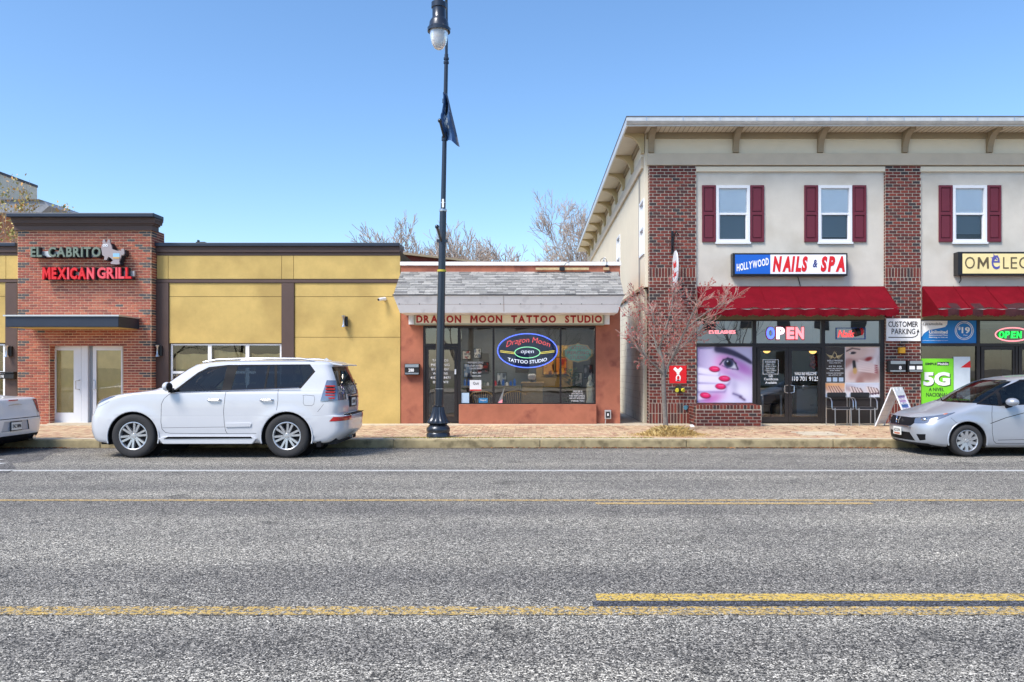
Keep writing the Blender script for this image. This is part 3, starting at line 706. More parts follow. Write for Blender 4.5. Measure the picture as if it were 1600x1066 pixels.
# storefront
fr = MB()
def bar(mb, a, b, c_, d, d0=TB+.02, d1=TB+.12): mb.box(X(a, TB), X(b, TB), d0, d1, Z(d, TB), Z(c_, TB))
for q in ((661, 664.5, 509, 661), (715, 719.5, 509, 661), (769.5, 772.5, 512.5, 630), (874.5, 877.5, 512.5, 630), (929, 931.5, 509, 632), (664.5, 715, 509, 512.5), (719.5, 929, 509, 512.5), (719.5, 929, 630, 632.5), (664.5, 715, 537, 541)):
    bar(fr, *q)
fr.build('shopfront_frame', m_bronze, tb_)
for a, b in ((719.5, 769.5), (772.5, 874.5), (877.5, 929)):
    w_ = MB().quad((X(a, TB), TB+.07, Z(630, TB)), (X(b, TB), TB+.07, Z(630, TB)), (X(b, TB), TB+.07, Z(512.5, TB)), (X(a, TB), TB+.07, Z(512.5, TB))).build('window_pane', m_glass, tb_)
MB().quad((X(664.5, TB), TB+.07, Z(537, TB)), (X(715, TB), TB+.07, Z(537, TB)), (X(715, TB), TB+.07, Z(512.5, TB)), (X(664.5, TB), TB+.07, Z(512.5, TB))).build('transom_pane', m_glass, tb_)
td, q = framed('door', 664.8, 714.6, 541.3, 660.5, TB+.05, m_bronze, tb_, .08, .08, .09, .16, m_glass)
MB().box(q[1]+.01, q[1]+.05, TB+.02, TB+.048, Z(585, TB), Z(577, TB)).build('lock_plate', m_whitep, td)
dt = MB()
for k, (s_, a, b, y_) in enumerate((('TATTOOS', 675, 700, 565), ('PIERCING', 673, 702, 572), ('BY APPOINTMENT', 674, 701, 579), ('WALK-INS', 676, 699, 585.5), ('410 672 8471', 672, 703, 592), ('OPEN LATE', 676, 700, 599))):
    tfit(dt, s_, X(a, TB), X(b, TB), Z(y_, TB), Z(y_-3.6, TB), TB+.066, t=.002)
dt.build('door_lettering', m_whitep, td)
# window lettering
wt = MB()
for s_, a, b, y_ in (('PROFESSIONAL SERVICE', 731, 755, 568), ('CUSTOM DESIGNS', 730, 754, 573), ('CLEAN AND FRIENDLY', 733, 753, 577), ('MON - SAT', 738, 752, 584), ('NOON TO NINE', 737, 751, 589), ('MUST BE 18', 896, 910, 613), ('WITH PHOTO ID', 893, 911, 616.5), ('NO REFUNDS', 890, 914, 620), ('DEPOSIT REQUIRED', 890, 914, 624), ('THANK YOU', 892, 913, 628)):
    tfit(wt, s_, X(a, TB), X(b, TB), Z(y_, TB), Z(y_-2.6, TB), TB+.066, t=.002)
wt.build('window_lettering', m_whitep, tb_)
# interior room
rm = MB()
rx0, rx1, rD, rz0, rz1 = xl+.2, xr-.2, 24.15, SZ, Z(509, TB)+.05
rm.quad((rx0, TB+.3, rz0), (rx1, TB+.3, rz0), (rx1, rD, rz0), (rx0, rD, rz0)); rm.build('shop_floor', m_intf, tb_)
MB().box(rx0, rx1, rD, rD+.1, 0, Z(412, TB)).build('back_wall', mat('grey_shop_wall', C(120, 124, 126), .9, var=.3, vscale=1.2), tb_)
MB().box(rx0, rx1, TB+.3, rD, rz1, rz1+.05).build('ceiling', m_dark, tb_)
for i_, (px_, py_, dd_) in enumerate(((735, 0, 22.6), (800, 0, 22.6), (880, 0, 22.6))):
    s = thing('ceiling_light', ('glowing ceiling panel over the left of the studio', 'glowing ceiling panel over the middle of the studio', 'glowing ceiling panel over the framed pictures in the studio')[i_], 'ceiling light', (X(px_, dd_), dd_, rz1-.02))
    MB().box(X(px_, dd_)-.3, X(px_, dd_)+.3, dd_-.15, dd_+.15, rz1-.03, rz1-.002).build('light_panel', emis('warm_panel', (1, .86, .68, 1), 13) if i_ == 0 else bpy.data.materials['warm_panel'], s)
# things in the shop
def poster(px0, px1, py0, py1, Dp, name, lab, cols, parent=None, seed=1):
    r_ = random.Random(seed)
    t = thing(name, lab, 'picture', (X((px0+px1)/2, Dp), Dp, Z(py1, Dp)))
    MB().bpx(px0, px1, py0, py1, Dp, Dp+.03).build('frame', m_blackp, t)
    def fn(U, V):
        a = flat(U, cols[0])
        for i in range(9):
            a = mixc(a, cols[1+i % (len(cols)-1)], ellm(U, V, r_.random(), r_.random(), .05+.2*r_.random(), .05+.15*r_.random(), r_.random()*180, .1)*.8)
        return a
    picture('print', X(px0+1, Dp), X(px1-1, Dp), Z(py1-1, Dp), Z(py0+1, Dp), Dp-.002, fn, t, 30, 30)
poster(848, 866, 560, 586, 23.3, 'wall_picture', 'dark framed orange flash sheet on the studio wall, left of a similar one', [(214, 150, 50), (90, 40, 20), (240, 200, 90)], seed=3)
poster(868, 886, 558, 586, 23.3, 'wall_picture', 'dark framed red and orange flash sheet on the studio wall, behind the hanging plaque', [(205, 120, 40), (150, 30, 20), (245, 190, 80)], seed=5)
MB().bpx(838, 895, 540, 605, 23.34, 23.5).build('partition_wall', mat('ochre_wall', C(170, 140, 80), .9, var=.1), tb_)
pc_ = [((722, 736, 548, 562), 'pale sheet of designs pinned highest at the left of the studio back wall', [(226, 226, 220), (120, 120, 130), (180, 60, 60)]),
       ((740, 752, 544, 560), 'white framed print right of the pale design sheet on the studio wall', [(236, 236, 232), (90, 110, 150), (60, 60, 60)]),
       ((724, 738, 568, 590), 'blue toned print low on the left studio wall', [(120, 150, 190), (230, 230, 235), (40, 50, 80)]),
       ((742, 764, 566, 584), 'wide dark and red print low on the studio wall behind the white lettering', [(60, 50, 56), (170, 50, 40), (220, 200, 180)]),
       ((776, 792, 582, 602), 'grey print below the neon oval at its left', [(170, 176, 184), (60, 70, 90), (230, 230, 230)]),
       ((898, 910, 582, 604), 'tall pale print behind the hanging plaque', [(210, 220, 214), (90, 120, 110), (60, 60, 60)]),
       ((912, 926, 570, 592), 'dark print nearest the right edge of the studio window', [(70, 74, 90), (180, 180, 190), (120, 60, 60)])]
for i_, (q_, lab_, co_) in enumerate(pc_): poster(*q_, 24.1, 'wall_picture', lab_, co_, seed=20+i_)
s = thing('supply_cabinet', 'dark cabinet with bottles along the studio back wall', 'cabinet', (X(760, 23.9), 23.9, SZ))
MB().bpx(722, 812, 606, 640, 23.6, 24.1).build('cabinet_body', mat('dark_cabinet', C(60, 48, 44), .5), s)
MB().bpx(720, 814, 603, 606, 23.55, 24.12).build('cabinet_top', m_intw, s)
for k in range(14):
    xb = X(726+k*6, 23.7); hb_ = .10+.12*rnd()
    MB().lathe([(.001, hb_), (.02, hb_), (.022, hb_*.8), (.04, hb_*.7), (.04, 0)], (xb, 23.75, Z(603, 23.7)), 8).build('bottle', random.choice([m_whitep, m_red, m_blue, m_blackp, m_sage]), s, smooth=True)
s = thing('reflection_plant', 'made-up dark green plant mimicking a tree reflection in the right of the studio', 'plant', (X(893, 22.6), 22.6, SZ))  # plant added to mimic a dark tree reflection on the window
MB().lathe([(.001, .0), (.14, 0), (.2, .35), (.17, .35), (.15, .3)], (X(893, 22.6), 22.6, SZ), 14).build('pot', m_terra, s)
lf = MB()
for k in range(130):
    a = rnd()*6.28; e_ = rnd()*1.2; r_ = .15+.25*rnd(); p_ = Vector((X(893, 22.6)+math.cos(a)*r_*.7, 22.6+math.sin(a)*r_*.7, SZ+.5+e_*.8)); d__ = Vector((math.cos(a), math.sin(a), .4))*.11; w__ = Vector((-math.sin(a), math.cos(a), 0))*.03
    lf.add([p_-d__, p_+w__, p_+d__, p_-w__], [(0, 1, 2, 3)])
lf.build('leaves', mat('dark_leaf_green', C(60, 88, 48), .6), s)['kind'] = 'stuff'
s = thing('reception_desk', 'tan reception desk standing inside the studio window', 'desk', (X(835, 22.5), 22.5, SZ))
MB().bpx(816, 848, 600, 640, 22.3, 22.9).build('desk_body', m_wood, s)
MB().bpx(814, 850, 597.5, 600, 22.25, 22.95).build('desk_top', m_wood, s, bevel=.01)
s = thing('table_lamp', 'small white shaded lamp on the desk inside the studio', 'lamp', (X(831, 22.4), 22.45, Z(597.5, 22.4)))
MB().lathe([(.05, 0), (.05, .02), (.015, .04), (.015, .08)], (X(831, 22.4), 22.45, Z(597.5, 22.4)), 10).build('base', m_blackp, s)
MB().lathe([(.08, .08), (.11, .12), (.11, .2), (.07, .24)], (X(831, 22.4), 22.45, Z(597.5, 22.4)), 14).build('lamp_shade', m_white, s, smooth=True)
def wchair(px, D_, lab):
    s = thing('wooden_chair', lab, 'chair', (X(px, D_), D_, SZ), group='wooden chairs behind the studio window')
    x0, z0 = X(px, D_), SZ
    MB().box(x0-.25, x0+.25, D_, D_+.45, z0+.42, z0+.46).build('seat', m_wood, s, bevel=.01)
    for a in (-.22, .22):
        for b in (.03, .42): MB().tube([(x0+a, D_+b, z0), (x0+a*.9, D_+b, z0+.43)], .018, 6).build('leg', m_wood, s)
    arc = [(x0+.3*math.cos(t), D_-.02, z0+.70+.14*math.sin(t)) for t in [math.pi*k/12 for k in range(13)]]
    MB().tube(arc, .018, 6).build('back_rail', m_wood, s, smooth=True)
    for k in range(9):
        t = -.24+.06*k; MB().tube([(x0+t*.85, D_+.02, z0+.45), (x0+t, D_-.02, z0+.70+.14*math.sqrt(max(0, 1-(t/.3)**2)))], .009, 5).build('spindle', m_wood, s)
wchair(752, 21.45, 'pale wooden spindle back chair behind the blue sticker in the left window')
wchair(805, 21.45, 'pale wooden spindle back chair beside the folded flag in the middle window')
s = thing('statue', 'small pale statue standing in the right corner of the studio window', 'statue', (X(922, TB+.2), TB+.25, Z(630, TB+.2)))
sx, sz = X(922, TB+.2), Z(630, TB+.2)
MB().lathe([(.001, 0), (.10, 0), (.11, .03), (.085, .1), (.095, .2), (.10, .33), (.085, .42), (.09, .5), (.05, .57), (.035, .6), (.055, .64), (.05, .69), (.02, .73), (.001, .735)], (sx, TB+.25, sz), 16).build('robed_figure', mat('plaster', C(210, 210, 190), .7, var=.15, vscale=9), s, smooth=True)
MB().tube([(sx-.08, TB+.2, sz+.48), (sx-.03, TB+.13, sz+.42), (sx+.03, TB+.13, sz+.44), (sx+.08, TB+.2, sz+.5)], .022, 8).build('folded_arms', bpy.data.materials['plaster'], s, smooth=True)
MB().box(X(719, TB), X(930, TB), TB+.13, TB+.3, Z(631, TB)-.06, Z(631, TB)).build('window_ledge', m_bronze, tb_)
MB().box(X(719, TB), X(930, TB), TB+.15, TB+.3, 0, Z(631, TB)-.06).build('knee_wall_back', m_dark, tb_)
s = thing('folded_flag', 'small white and pink pennant standing in the studio window', 'flag', (X(783, TB+.15), TB+.2, Z(630, TB+.15)))
MB().prism([(X(778, TB+.2), Z(629, TB+.2)), (X(784, TB+.2), Z(629, TB+.2)), (X(788, TB+.2), Z(606, TB+.2))], lambda u, v, t: (u, t, v), TB+.18, TB+.22).build('cloth', m_whited, s)
MB().tube([(X(784, TB+.2), TB+.2, Z(630, TB+.2)), (X(788.5, TB+.2), TB+.2, Z(604, TB+.2))], .006, 6).build('stick', m_wood, s)
MB().prism([(X(778, TB+.2), Z(629.5, TB+.2)), (X(785, TB+.2), Z(629.5, TB+.2)), (X(785, TB+.2), Z(624, TB+.2))], lambda u, v, t: (u, t, v), TB+.17, TB+.179).build('glowing_pink_corner', n_pink, s)  # cloth corner made to glow with the LED sign material, no lamp here
def sticker(name, lab, a, b, c_, d, m, D_=TB+.062, cat='sticker', **k):
    t = thing(name, lab, cat, (X((a+b)/2, D_), D_, Z(d, D_)))
    MB().box(X(a, D_), X(b, D_), D_-.003, D_, Z(d, D_), Z(c_, D_)).build('sheet', m, t)
    return t
t = sticker('window_notice', 'white and red notice reading Quit on the studio window', 734, 752, 594, 611, m_whitep)
text('lettering', 'Quit', X(739, TB), X(748, TB), Z(602, TB), Z(597, TB), TB+.058, m_ink, t); MB().bpx(734.2, 751.8, 608.6, 610.8, TB+.055, TB+.058).build('red_strip', m_red, t)
t = sticker('window_notice', 'pale blue paper notice at the lower left of the studio window', 721, 733, 614, 630, mat('pale_blue_paper', C(186, 212, 232), .6))
t = sticker('window_sticker', 'small blue sticker at the bottom of the studio window', 748, 762, 622, 629.5, mat('sticker_blue', C(50, 130, 180), .5))
text('lettering', 'August', X(750, TB), X(760, TB), Z(627.5, TB), Z(624, TB), TB+.058, m_whitep, t)
# window neon, hanging plaque
ns = thing('neon_sign', 'oval neon sign reading Dragon Moon open Tattoo Studio in the shop window', 'neon sign', (X(824, TB), TB+.06, Z(575, TB)))
Dn = TB+.2; cx0, cz0_ = X(824, Dn), Z(548, Dn); ra, rbz = 46.5*Dn/F, 26.5*Dn/F
def oval(ax, az, r, y, n=48, x=0, z=0): return [(cx0+x+ax*math.cos(2*math.pi*k/n), y, cz0_+z+az*math.sin(2*math.pi*k/n)) for k in range(n+1)]
MB().tube(oval(ra, rbz, 0, Dn), .014, 6, caps=False).build('outer_tube', n_blue, ns, smooth=True)
MB().tube(oval(.335, .145, 0, Dn, z=-.05), .010, 6, caps=False).build('inner_tube', n_green, ns, smooth=True)
for dz_ in (0, .035):
    MB().tube([(cx0-.33, Dn, cz0_-.05-dz_), (cx0-.72, Dn, cz0_-.0-dz_)], .008, 6).build('yellow_tube', n_yel, ns)
    MB().tube([(cx0+.33, Dn, cz0_-.05-dz_), (cx0+.72, Dn, cz0_-.0-dz_)], .008, 6).build('yellow_tube', n_yel, ns)
def arct(s_, x0, x1, z0, h, bulge, m, bold=0, sh=0):
    def fn(u, v, q):
        t = (u-.5)*2
        return (x0+(x1-x0)*u, Dn-.01*q, z0+bulge*(1-t*t)+h*v)
    tfit(MB(), s_, 0, 0, 0, 0, 0, bold=bold, shear=sh, fn=fn).build('lettering', m, ns)
arct('Dragon Moon', cx0-.56, cx0+.6, cz0_+.04, .19, .13, n_red, bold=-.012, sh=.2)
arct('TATTOO STUDIO', cx0-.52, cx0+.52, cz0_-.27, .09, -.075, n_white, bold=.01)
arct('open', cx0-.17, cx0+.17, cz0_-.1, .1, 0, n_white, bold=-.008, sh=.1)
MB().tube(oval(ra-.02, rbz-.02, 0, Dn+.02), .001, 4).build('backing_wire', m_black, ns)
ell_ = oval(ra-.01, rbz-.01, 0, Dn+.03)[:-1]
MB().add(ell_, [tuple(range(len(ell_)))]).build('dark_backing', mat('navy_acrylic', C(26, 36, 84), .3), ns)
hp = thing('hanging_plaque', 'green and tan scalloped plaque hanging in the right studio window', 'sign', (X(903, Dn), Dn, Z(567, Dn)))
def scal(k): return [(X(903+dx*k, Dn), Z(551.5+dy*k, Dn)) for dx, dy in ((-23, -5), (-19, -6), (-15, -12), (-4, -13.5), (0, -16), (4, -13.5), (15, -12), (19, -6), (23, -5), (23, 5), (19, 8), (15, 12), (4, 14), (0, 15.5), (-4, 14), (-15, 12), (-19, 8), (-23, 5))]
MB().prism(scal(1), lambda u, v, t: (u, t, v), Dn-.02, Dn).build('border', mat('tan_board', C(206, 176, 120), .6), hp)
MB().prism(scal(.88), lambda u, v, t: (u, t, v), Dn-.024, Dn-.021).build('face_panel', mat('aqua_board', C(150, 200, 170), .6, var=.25, vscale=4), hp)
pt = MB()
for s_, a, b, y_ in (('TATTOO', 888, 918, 546), ('PIERCING', 886, 920, 554), ('STUDIO', 891, 915, 561)): tfit(pt, s_, X(a, Dn), X(b, Dn), Z(y_, Dn), Z(y_-5, Dn), Dn-.026, t=.003, bold=.01)
pt.build('lettering', mat('faded_pink_print', C(206, 130, 120), .6), hp)
# mailbox 288 and outlet
s = thing('mailbox', 'black and silver mailbox numbered 288 on the terracotta wall left of the studio door', 'mailbox', (X(643.5, TB), TB, Z(586, TB)))
MB().bpx(632, 655, 568.5, 586, TB-.14, TB-.002).build('box', m_blackp, s, bevel=.012)
MB().bpx(633, 654, 569.5, 574, TB-.16, TB-.142).build('lid', m_sil, s); MB().bpx(633, 654, 582.5, 585, TB-.16, TB-.142).build('trim', m_sil, s)
text('number_lettering', '288', X(639.5, TB), X(648, TB), Z(581, TB), Z(576, TB), TB-.142, m_whitep, s, bold=.02)
s = thing('outlet_box', 'outdoor electrical outlet box with grey conduit low on the terracotta wall', 'electrical outlet', (X(950, TB), TB, SZ))
MB().bpx(945, 955, 641, 655, TB-.09, TB-.002).build('housing', m_alu, s, bevel=.01); MB().bpx(946.8, 953, 643.5, 653, TB-.1, TB-.091).build('cover', m_blackp, s)
MB().bpx(949, 951, 646, 650, TB-.106, TB-.101).build('socket', m_whitep, s)
MB().tube([(X(946, TB), TB-.04, Z(655, TB)), (X(945.5, TB), TB-.04, SZ)], .012, 6).build('conduit', m_alu, s)
# dark red gabled rear volume behind the parapets
rb_ = thing('rear_building', 'dark red sloping roofed annexe rising behind the terracotta parapet', 'building', (X(680, 27), 27, SZ))
MB().prism([(X(600, 27), 0), (X(752, 27), 0), (X(752, 27), Z(410, 27)), (X(600, 27), Z(392, 27))], lambda u, v, t: (u, t, v), 27, 32).build('wall', mat('oxide_red_wall', C(120, 58, 50), .8, var=.1), rb_)
MB().prism([(X(598, 26.9), Z(394.5, 26.9)), (X(754, 26.9), Z(412, 26.9)), (X(754, 26.9), Z(409.5, 26.9)), (X(598, 26.9), Z(391, 26.9))], lambda u, v, t: (u, t, v), 26.8, 32.1).build('roof_edge', m_trimd, rb_)
# ================================================================ 3. two storey shop building
RB = 21.0
rbb = thing('shop_building', 'two storey grey stucco building with red brick piers, maroon shutters and red awnings', 'building', (8.0, RB, SZ))
XL = X(1014, RB); XE = 24.0; WT = Z(259, RB); BK = 42.6+.0
p1a, p1b, p2a, p2b = X(1014), X(1088), X(1383), X(1439)
p3a, p3b = X(1740), X(1796)
WD = RB+.06                      # stucco plane sits a little behind the brick piers
SX = X(1007, RB)                 # side wall plane
hz = Z(447.5)                    # awning top: below it the shopfront opening
wins = [(1118.5, 1171.5), (1278, 1331), (1488, 1541.5), (1640, 1693)]
wz0, wz1 = Z(378.5, WD), Z(290, WD)
w_ = MB()
xs = [XL]
# stucco front above the shops, with real window openings
def wallrow(z0, z1, cuts):
    x = XL
    for a, b in cuts:
        w_.box(x, X(a, WD), WD, WD+.25, z0, z1); x = X(b, WD)
    w_.box(x, XE, WD, WD+.25, z0, z1)
wallrow(hz-.7, wz0, []); wallrow(wz0, wz1, wins); wallrow(wz1, WT, [])
w_.box(SX+.30, XE, WD+1.2, BK, Z(500), WT+1.0)      # dark-proof core behind upper rooms
w_.build('front_wall', m_stucco, rbb)
MB().box(SX+.01, XE, WD+.9, WD+1.19, Z(500), WT+1.0).build('upper_room_wall', m_intw, rbb)
# side wall: painted block below, cream stucco above
szb = Z(448, RB)
sidew = [(21.15, 22.0), (26.9, 27.9), (32.4, 33.2)]
zw0, zw1 = Z(396.5, 21.1), Z(317, 22.0)-.05
mb = MB()
mb.box(SX+.02, SX+.3, RB+.4, BK, szb, zw0)
ys = RB+.4
mb2 = MB()
prev = RB+.05
for a, b in sidew:
    mb.box(SX+.02, SX+.3, prev, a, zw0, zw1); prev = b
mb.box(SX+.02, SX+.3, prev, BK, zw0, zw1); mb.box(SX+.02, SX+.3, RB+.05, BK, zw1, WT+1.0); mb.box(SX+.02, SX+.3, RB+.05, RB+.4, szb, zw0)
mb.build('side_wall', m_cream, rbb)
MB().box(SX-.03, SX+.02, RB+.32, BK, szb-.03, szb+.05).build('ledge', m_trimd, rbb)
for a, b in sidew:
    o = MB(); f = .05
    o.box(SX-.01, SX+.1, a, a+f, zw0, zw1).box(SX-.01, SX+.1, b-f, b, zw0, zw1).box(SX-.01, SX+.1, a+f, b-f, zw0, zw0+f).box(SX-.01, SX+.1, a+f, b-f, zw1-f, zw1).box(SX, SX+.09, a+f, b-f, (zw0+zw1)/2-.03, (zw0+zw1)/2+.03)
    o = o.build('side_window', m_white, rbb)
    MB().quad((SX+.05, a+f, zw0+f), (SX+.05, b-f, zw0+f), (SX+.05, b-f, zw1-f), (SX+.05, a+f, zw1-f)).build('pane', m_glass, o)
    MB().box(SX+.12, SX+.14, a, b, (zw0+zw1)/2, zw1).build('blind', m_blind, o)
    MB().box(SX+.28, SX+.29, a, b, zw0, zw1).build('backing', m_dark, o)
# blocks of the alley wall, laid one by one
bk = MB(); bk.box(SX+.035, SX+.3, RB+.3, BK, 0, szb-.03); bk.build('block_backing', mat('block_joint', C(176, 168, 148), .9), rbb)
bh, bl = .203, .40
row = 0; z = SZ+.0; cache = {}; nb = 0
rest = MB()
while z < szb-.05:
    z1 = min(z+bh, szb-.035); y = RB+.32-(bl/2 if row % 2 else 0)
    while y < BK:
        a = max(y, RB+.32)+.004; b = min(y+bl, BK)-.004; y += bl
        if b-a < .05: continue
        if a < 24.2 and nb < 300:
            k = (round(b-a, 2), round(z1-z, 3))
            if k not in cache:
                m_ = MB().box(SX+.028-SX, SX+.04-SX, 0, b-a, 0, z1-z-.008); me = bpy.data.meshes.new('block'); me.from_pydata(m_.v, [], m_.f); me.materials.append(m_blockw); cache[k] = me
            o = bpy.data.objects.new('block', cache[k]); link(o, rbb); o.location = Vector((SX, a, z))-ORG[rbb]; nb += 1
        else: rest.box(SX+.028, SX+.04, a, b, z, z1-.008)
    z = z1; row += 1
rest.build('blockwork', m_blockw, rbb)['kind'] = 'stuff'
# brick piers with soldier courses
BR = Bricks(rb); BR.w = [5, 4, 3, 2, 1.3]
L_, H_ = .204, .0815
so_t, so_b = Z(418.5), Z(433.5)           # soldier band
base_t = Z(624)
def pier(x0, x1, sideface=True, near=1, side_d=.35):
    MB().box(x0, x1, RB+.006, RB+.34 if x0 > p1a+.1 else RB+.40, 0, WT).build('pier', m_mortar_w, rbb)
    W = x1-x0
    jj = .018
    BR.lay((x0, RB+.006, so_t), (1, 0, 0), (0, 0, 1), (0, -1, 0), W, WT-so_t, L_, H_, jj, near=0)
    BR.lay((x0, RB+.006, so_b), (1, 0, 0), (0, 0, 1), (0, -1, 0), W, so_t-so_b, H_, so_t-so_b, jj, off=0, near=0)
    BR.lay((x0, RB+.006, so_b-.1), (1, 0, 0), (0, 0, 1), (0, -1, 0), W, .1, .1, .1, jj, off=0, near=0)
    BR.lay((x0, RB+.006, base_t), (1, 0, 0), (0, 0, 1), (0, -1, 0), W, so_b-.1-base_t, L_, H_, jj, near=near)
    BR.lay((x0, RB+.006, base_t-.1), (1, 0, 0), (0, 0, 1), (0, -1, 0), W, .1, .1, .1, jj, off=0)
    hh = (base_t-.1-SZ)/2
    BR.lay((x0, RB+.006, SZ), (1, 0, 0), (0, 0, 1), (0, -1, 0), W, 2*hh, H_, hh, jj, off=0)
    if sideface:
        BR.lay((x0, RB+side_d, SZ), (0, -1, 0), (0, 0, 1), (-1, 0, 0), side_d, WT-SZ, L_, H_, jj)
pier(p1a, p1b, side_d=.395); pier(p2a, p2b, side_d=.06); pier(p3a, p3b, near=0, side_d=.06)
# low brick wall under the first window
lw0, lw1 = X(1087.6, 20.1), X(1190, 20.1); lz = Z(633, 20.1)
MB().box(lw0, lw1, 20.106, RB+.1, 0, lz-.01).build('low_wall', m_mortar_w, rbb)
BR.lay((lw0, 20.106, SZ), (1, 0, 0), (0, 0, 1), (0, -1, 0), lw1-lw0, lz-SZ-.11, L_, H_, .018, near=1)
BR.lay((lw0, 20.106, lz-.11), (1, 0, 0), (0, 0, 1), (0, -1, 0), lw1-lw0, .11, .085, .11, .016, off=0, near=1)
BR.lay((lw0, RB, SZ), (0, -1, 0), (0, 0, 1), (-1, 0, 0), RB-20.106, lz-SZ, L_, H_, .018)
BR.lay((lw0, 20.10, lz-.01), (1, 0, 0), (0, 1, 0), (0, 0, 1), lw1-lw0, .86, .085, .2, .016, off=0)
BR.finish(rbb)
# trims
def rtrim(name, z0, z1, pr, m, side=True, x0=None):
    x0 = (XL if x0 is None else x0)
    MB().box(x0-(pr if side else 0), XE, RB-pr, RB+.3, z0, z1).build(name, m, rbb)
    if side: MB().box(SX-pr-.0, SX+.1, RB+.301, BK, z0, z1).build(name, m, rbb)
rtrim('architrave', Z(258.5), Z(240.5), .045, m_trim)
MB().box(p1b, p2a, RB+.0, RB+.2, Z(268), Z(260.5)).build('head_trim', m_cream, rbb); MB().box(p2b, p3a, RB+.0, RB+.2, Z(268), Z(260.5)).build('head_trim', m_cream, rbb)
rtrim('frieze', Z(240.5), Z(208)+.02, .0, m_cream)
rtrim('crown_moulding', Z(217), Z(208), .06, m_trimd)
# soffit, eave and gutter
DE = RB-.66; zs = 7.80; xE = XL-.66
g = MB().box(xE, XE, DE, RB+.3, zs, zs+.04).build('soffit_board', m_soffit, rbb)
MB().box(xE, SX, RB+.301, BK, zs, zs+.04).build('soffit_board', m_soffit, rbb)
mb = MB(); x = XL+.1; n = 0
while x < XE: mb.box(x, x+.012, DE+.03, RB-.065, zs-.008, zs-.001); x += .125
mb.build('soffit_ribs', m_trimd, rbb)['kind'] = 'stuff'
gz1, gz0 = Z(186, DE), Z(197.5, DE)
MB().box(xE-.02, XE, DE-.03, DE+.02, gz0, gz1).build('front_fascia', m_gutter, rbb)
MB().box(xE-.02, xE+.02, DE+.021, BK+.3, gz0, gz1).build('side_fascia', m_gutter, rbb)
gut = MB(); gut.prism([(DE-.033, gz0+.03), (DE-.09, gz0+.04), (DE-.13, gz0+.10), (DE-.13, gz1+.01), (DE-.12, gz1+.01), (DE-.033, gz1-.0)], lambda u, v, t: (t, u, v), xE-.02, XE)
gut.build('gutter', m_gutter, rbb)
for px in range(0, 12):
    xx = X(1010+px*57.5, DE-.13); MB().box(xx-.012, xx+.012, DE-.136, DE-.131, gz0+.10, gz1+.012).build('gutter_strap', m_sil, rbb)
MB().box(xE-.03, XE, DE-.14, DE+.3, gz1+.012, gz1+.035).build('roof_edge', m_roofmem, rbb)
MB().box(xE-.03, xE+.3, DE+.3, BK+.3, gz1+.012, gz1+.035).build('roof_edge', m_roofmem, rbb)
rf = MB(); xm, ym = XE, 32
rf.add([(xE, DE, gz1+.03), (XE, DE, gz1+.03), (XE, 31, gz1+.9), (xE+10, 31, gz1+.9), (xE, BK+.3, gz1+.03), (XE, BK+.3, gz1+.03)], [(0, 1, 2, 3), (0, 3, 4), (4, 3, 2, 5)])
rf.build('roof', m_roofmem, rbb)
# curved brackets
def brk(front, pos):
    pts = [(0, 0), (.52, 0), (.50, -.05)]
    for k in range(1, 9):
        t = k/8; pts.append((.50-.42*math.sin(t*math.pi/2), -.05-.44*(1-math.cos(t*math.pi/2))))
    pts += [(.08, -.52), (0, -.52)]
    mb = MB(); w2 = .075
    if front: mb.prism(pts, lambda u, v, t: (pos+t, RB-.002-u, zs-.002+v), -w2, w2)
    else: mb.prism(pts, lambda u, v, t: (SX-.002-u, pos+t, zs-.002+v), -w2, w2)
    mb.build('bracket', m_trimd if front else mat_br, rbb)
mat_br = mat('side_bracket_paint', C(186, 168, 128), .7, var=.08)
for k in range(8): brk(True, X(1018+k*132.5, RB-.1))
for k in range(10): brk(False, RB+.10+k*2.17)
MB().box(xE-.0, SX-.0, DE+.03, RB-.001, zs-.01, zs-.002).build('corner_soffit', m_trimd, rbb)
m_upglass = glass('clear_window_glass', (.99, 1, 1), 1.45, .03)
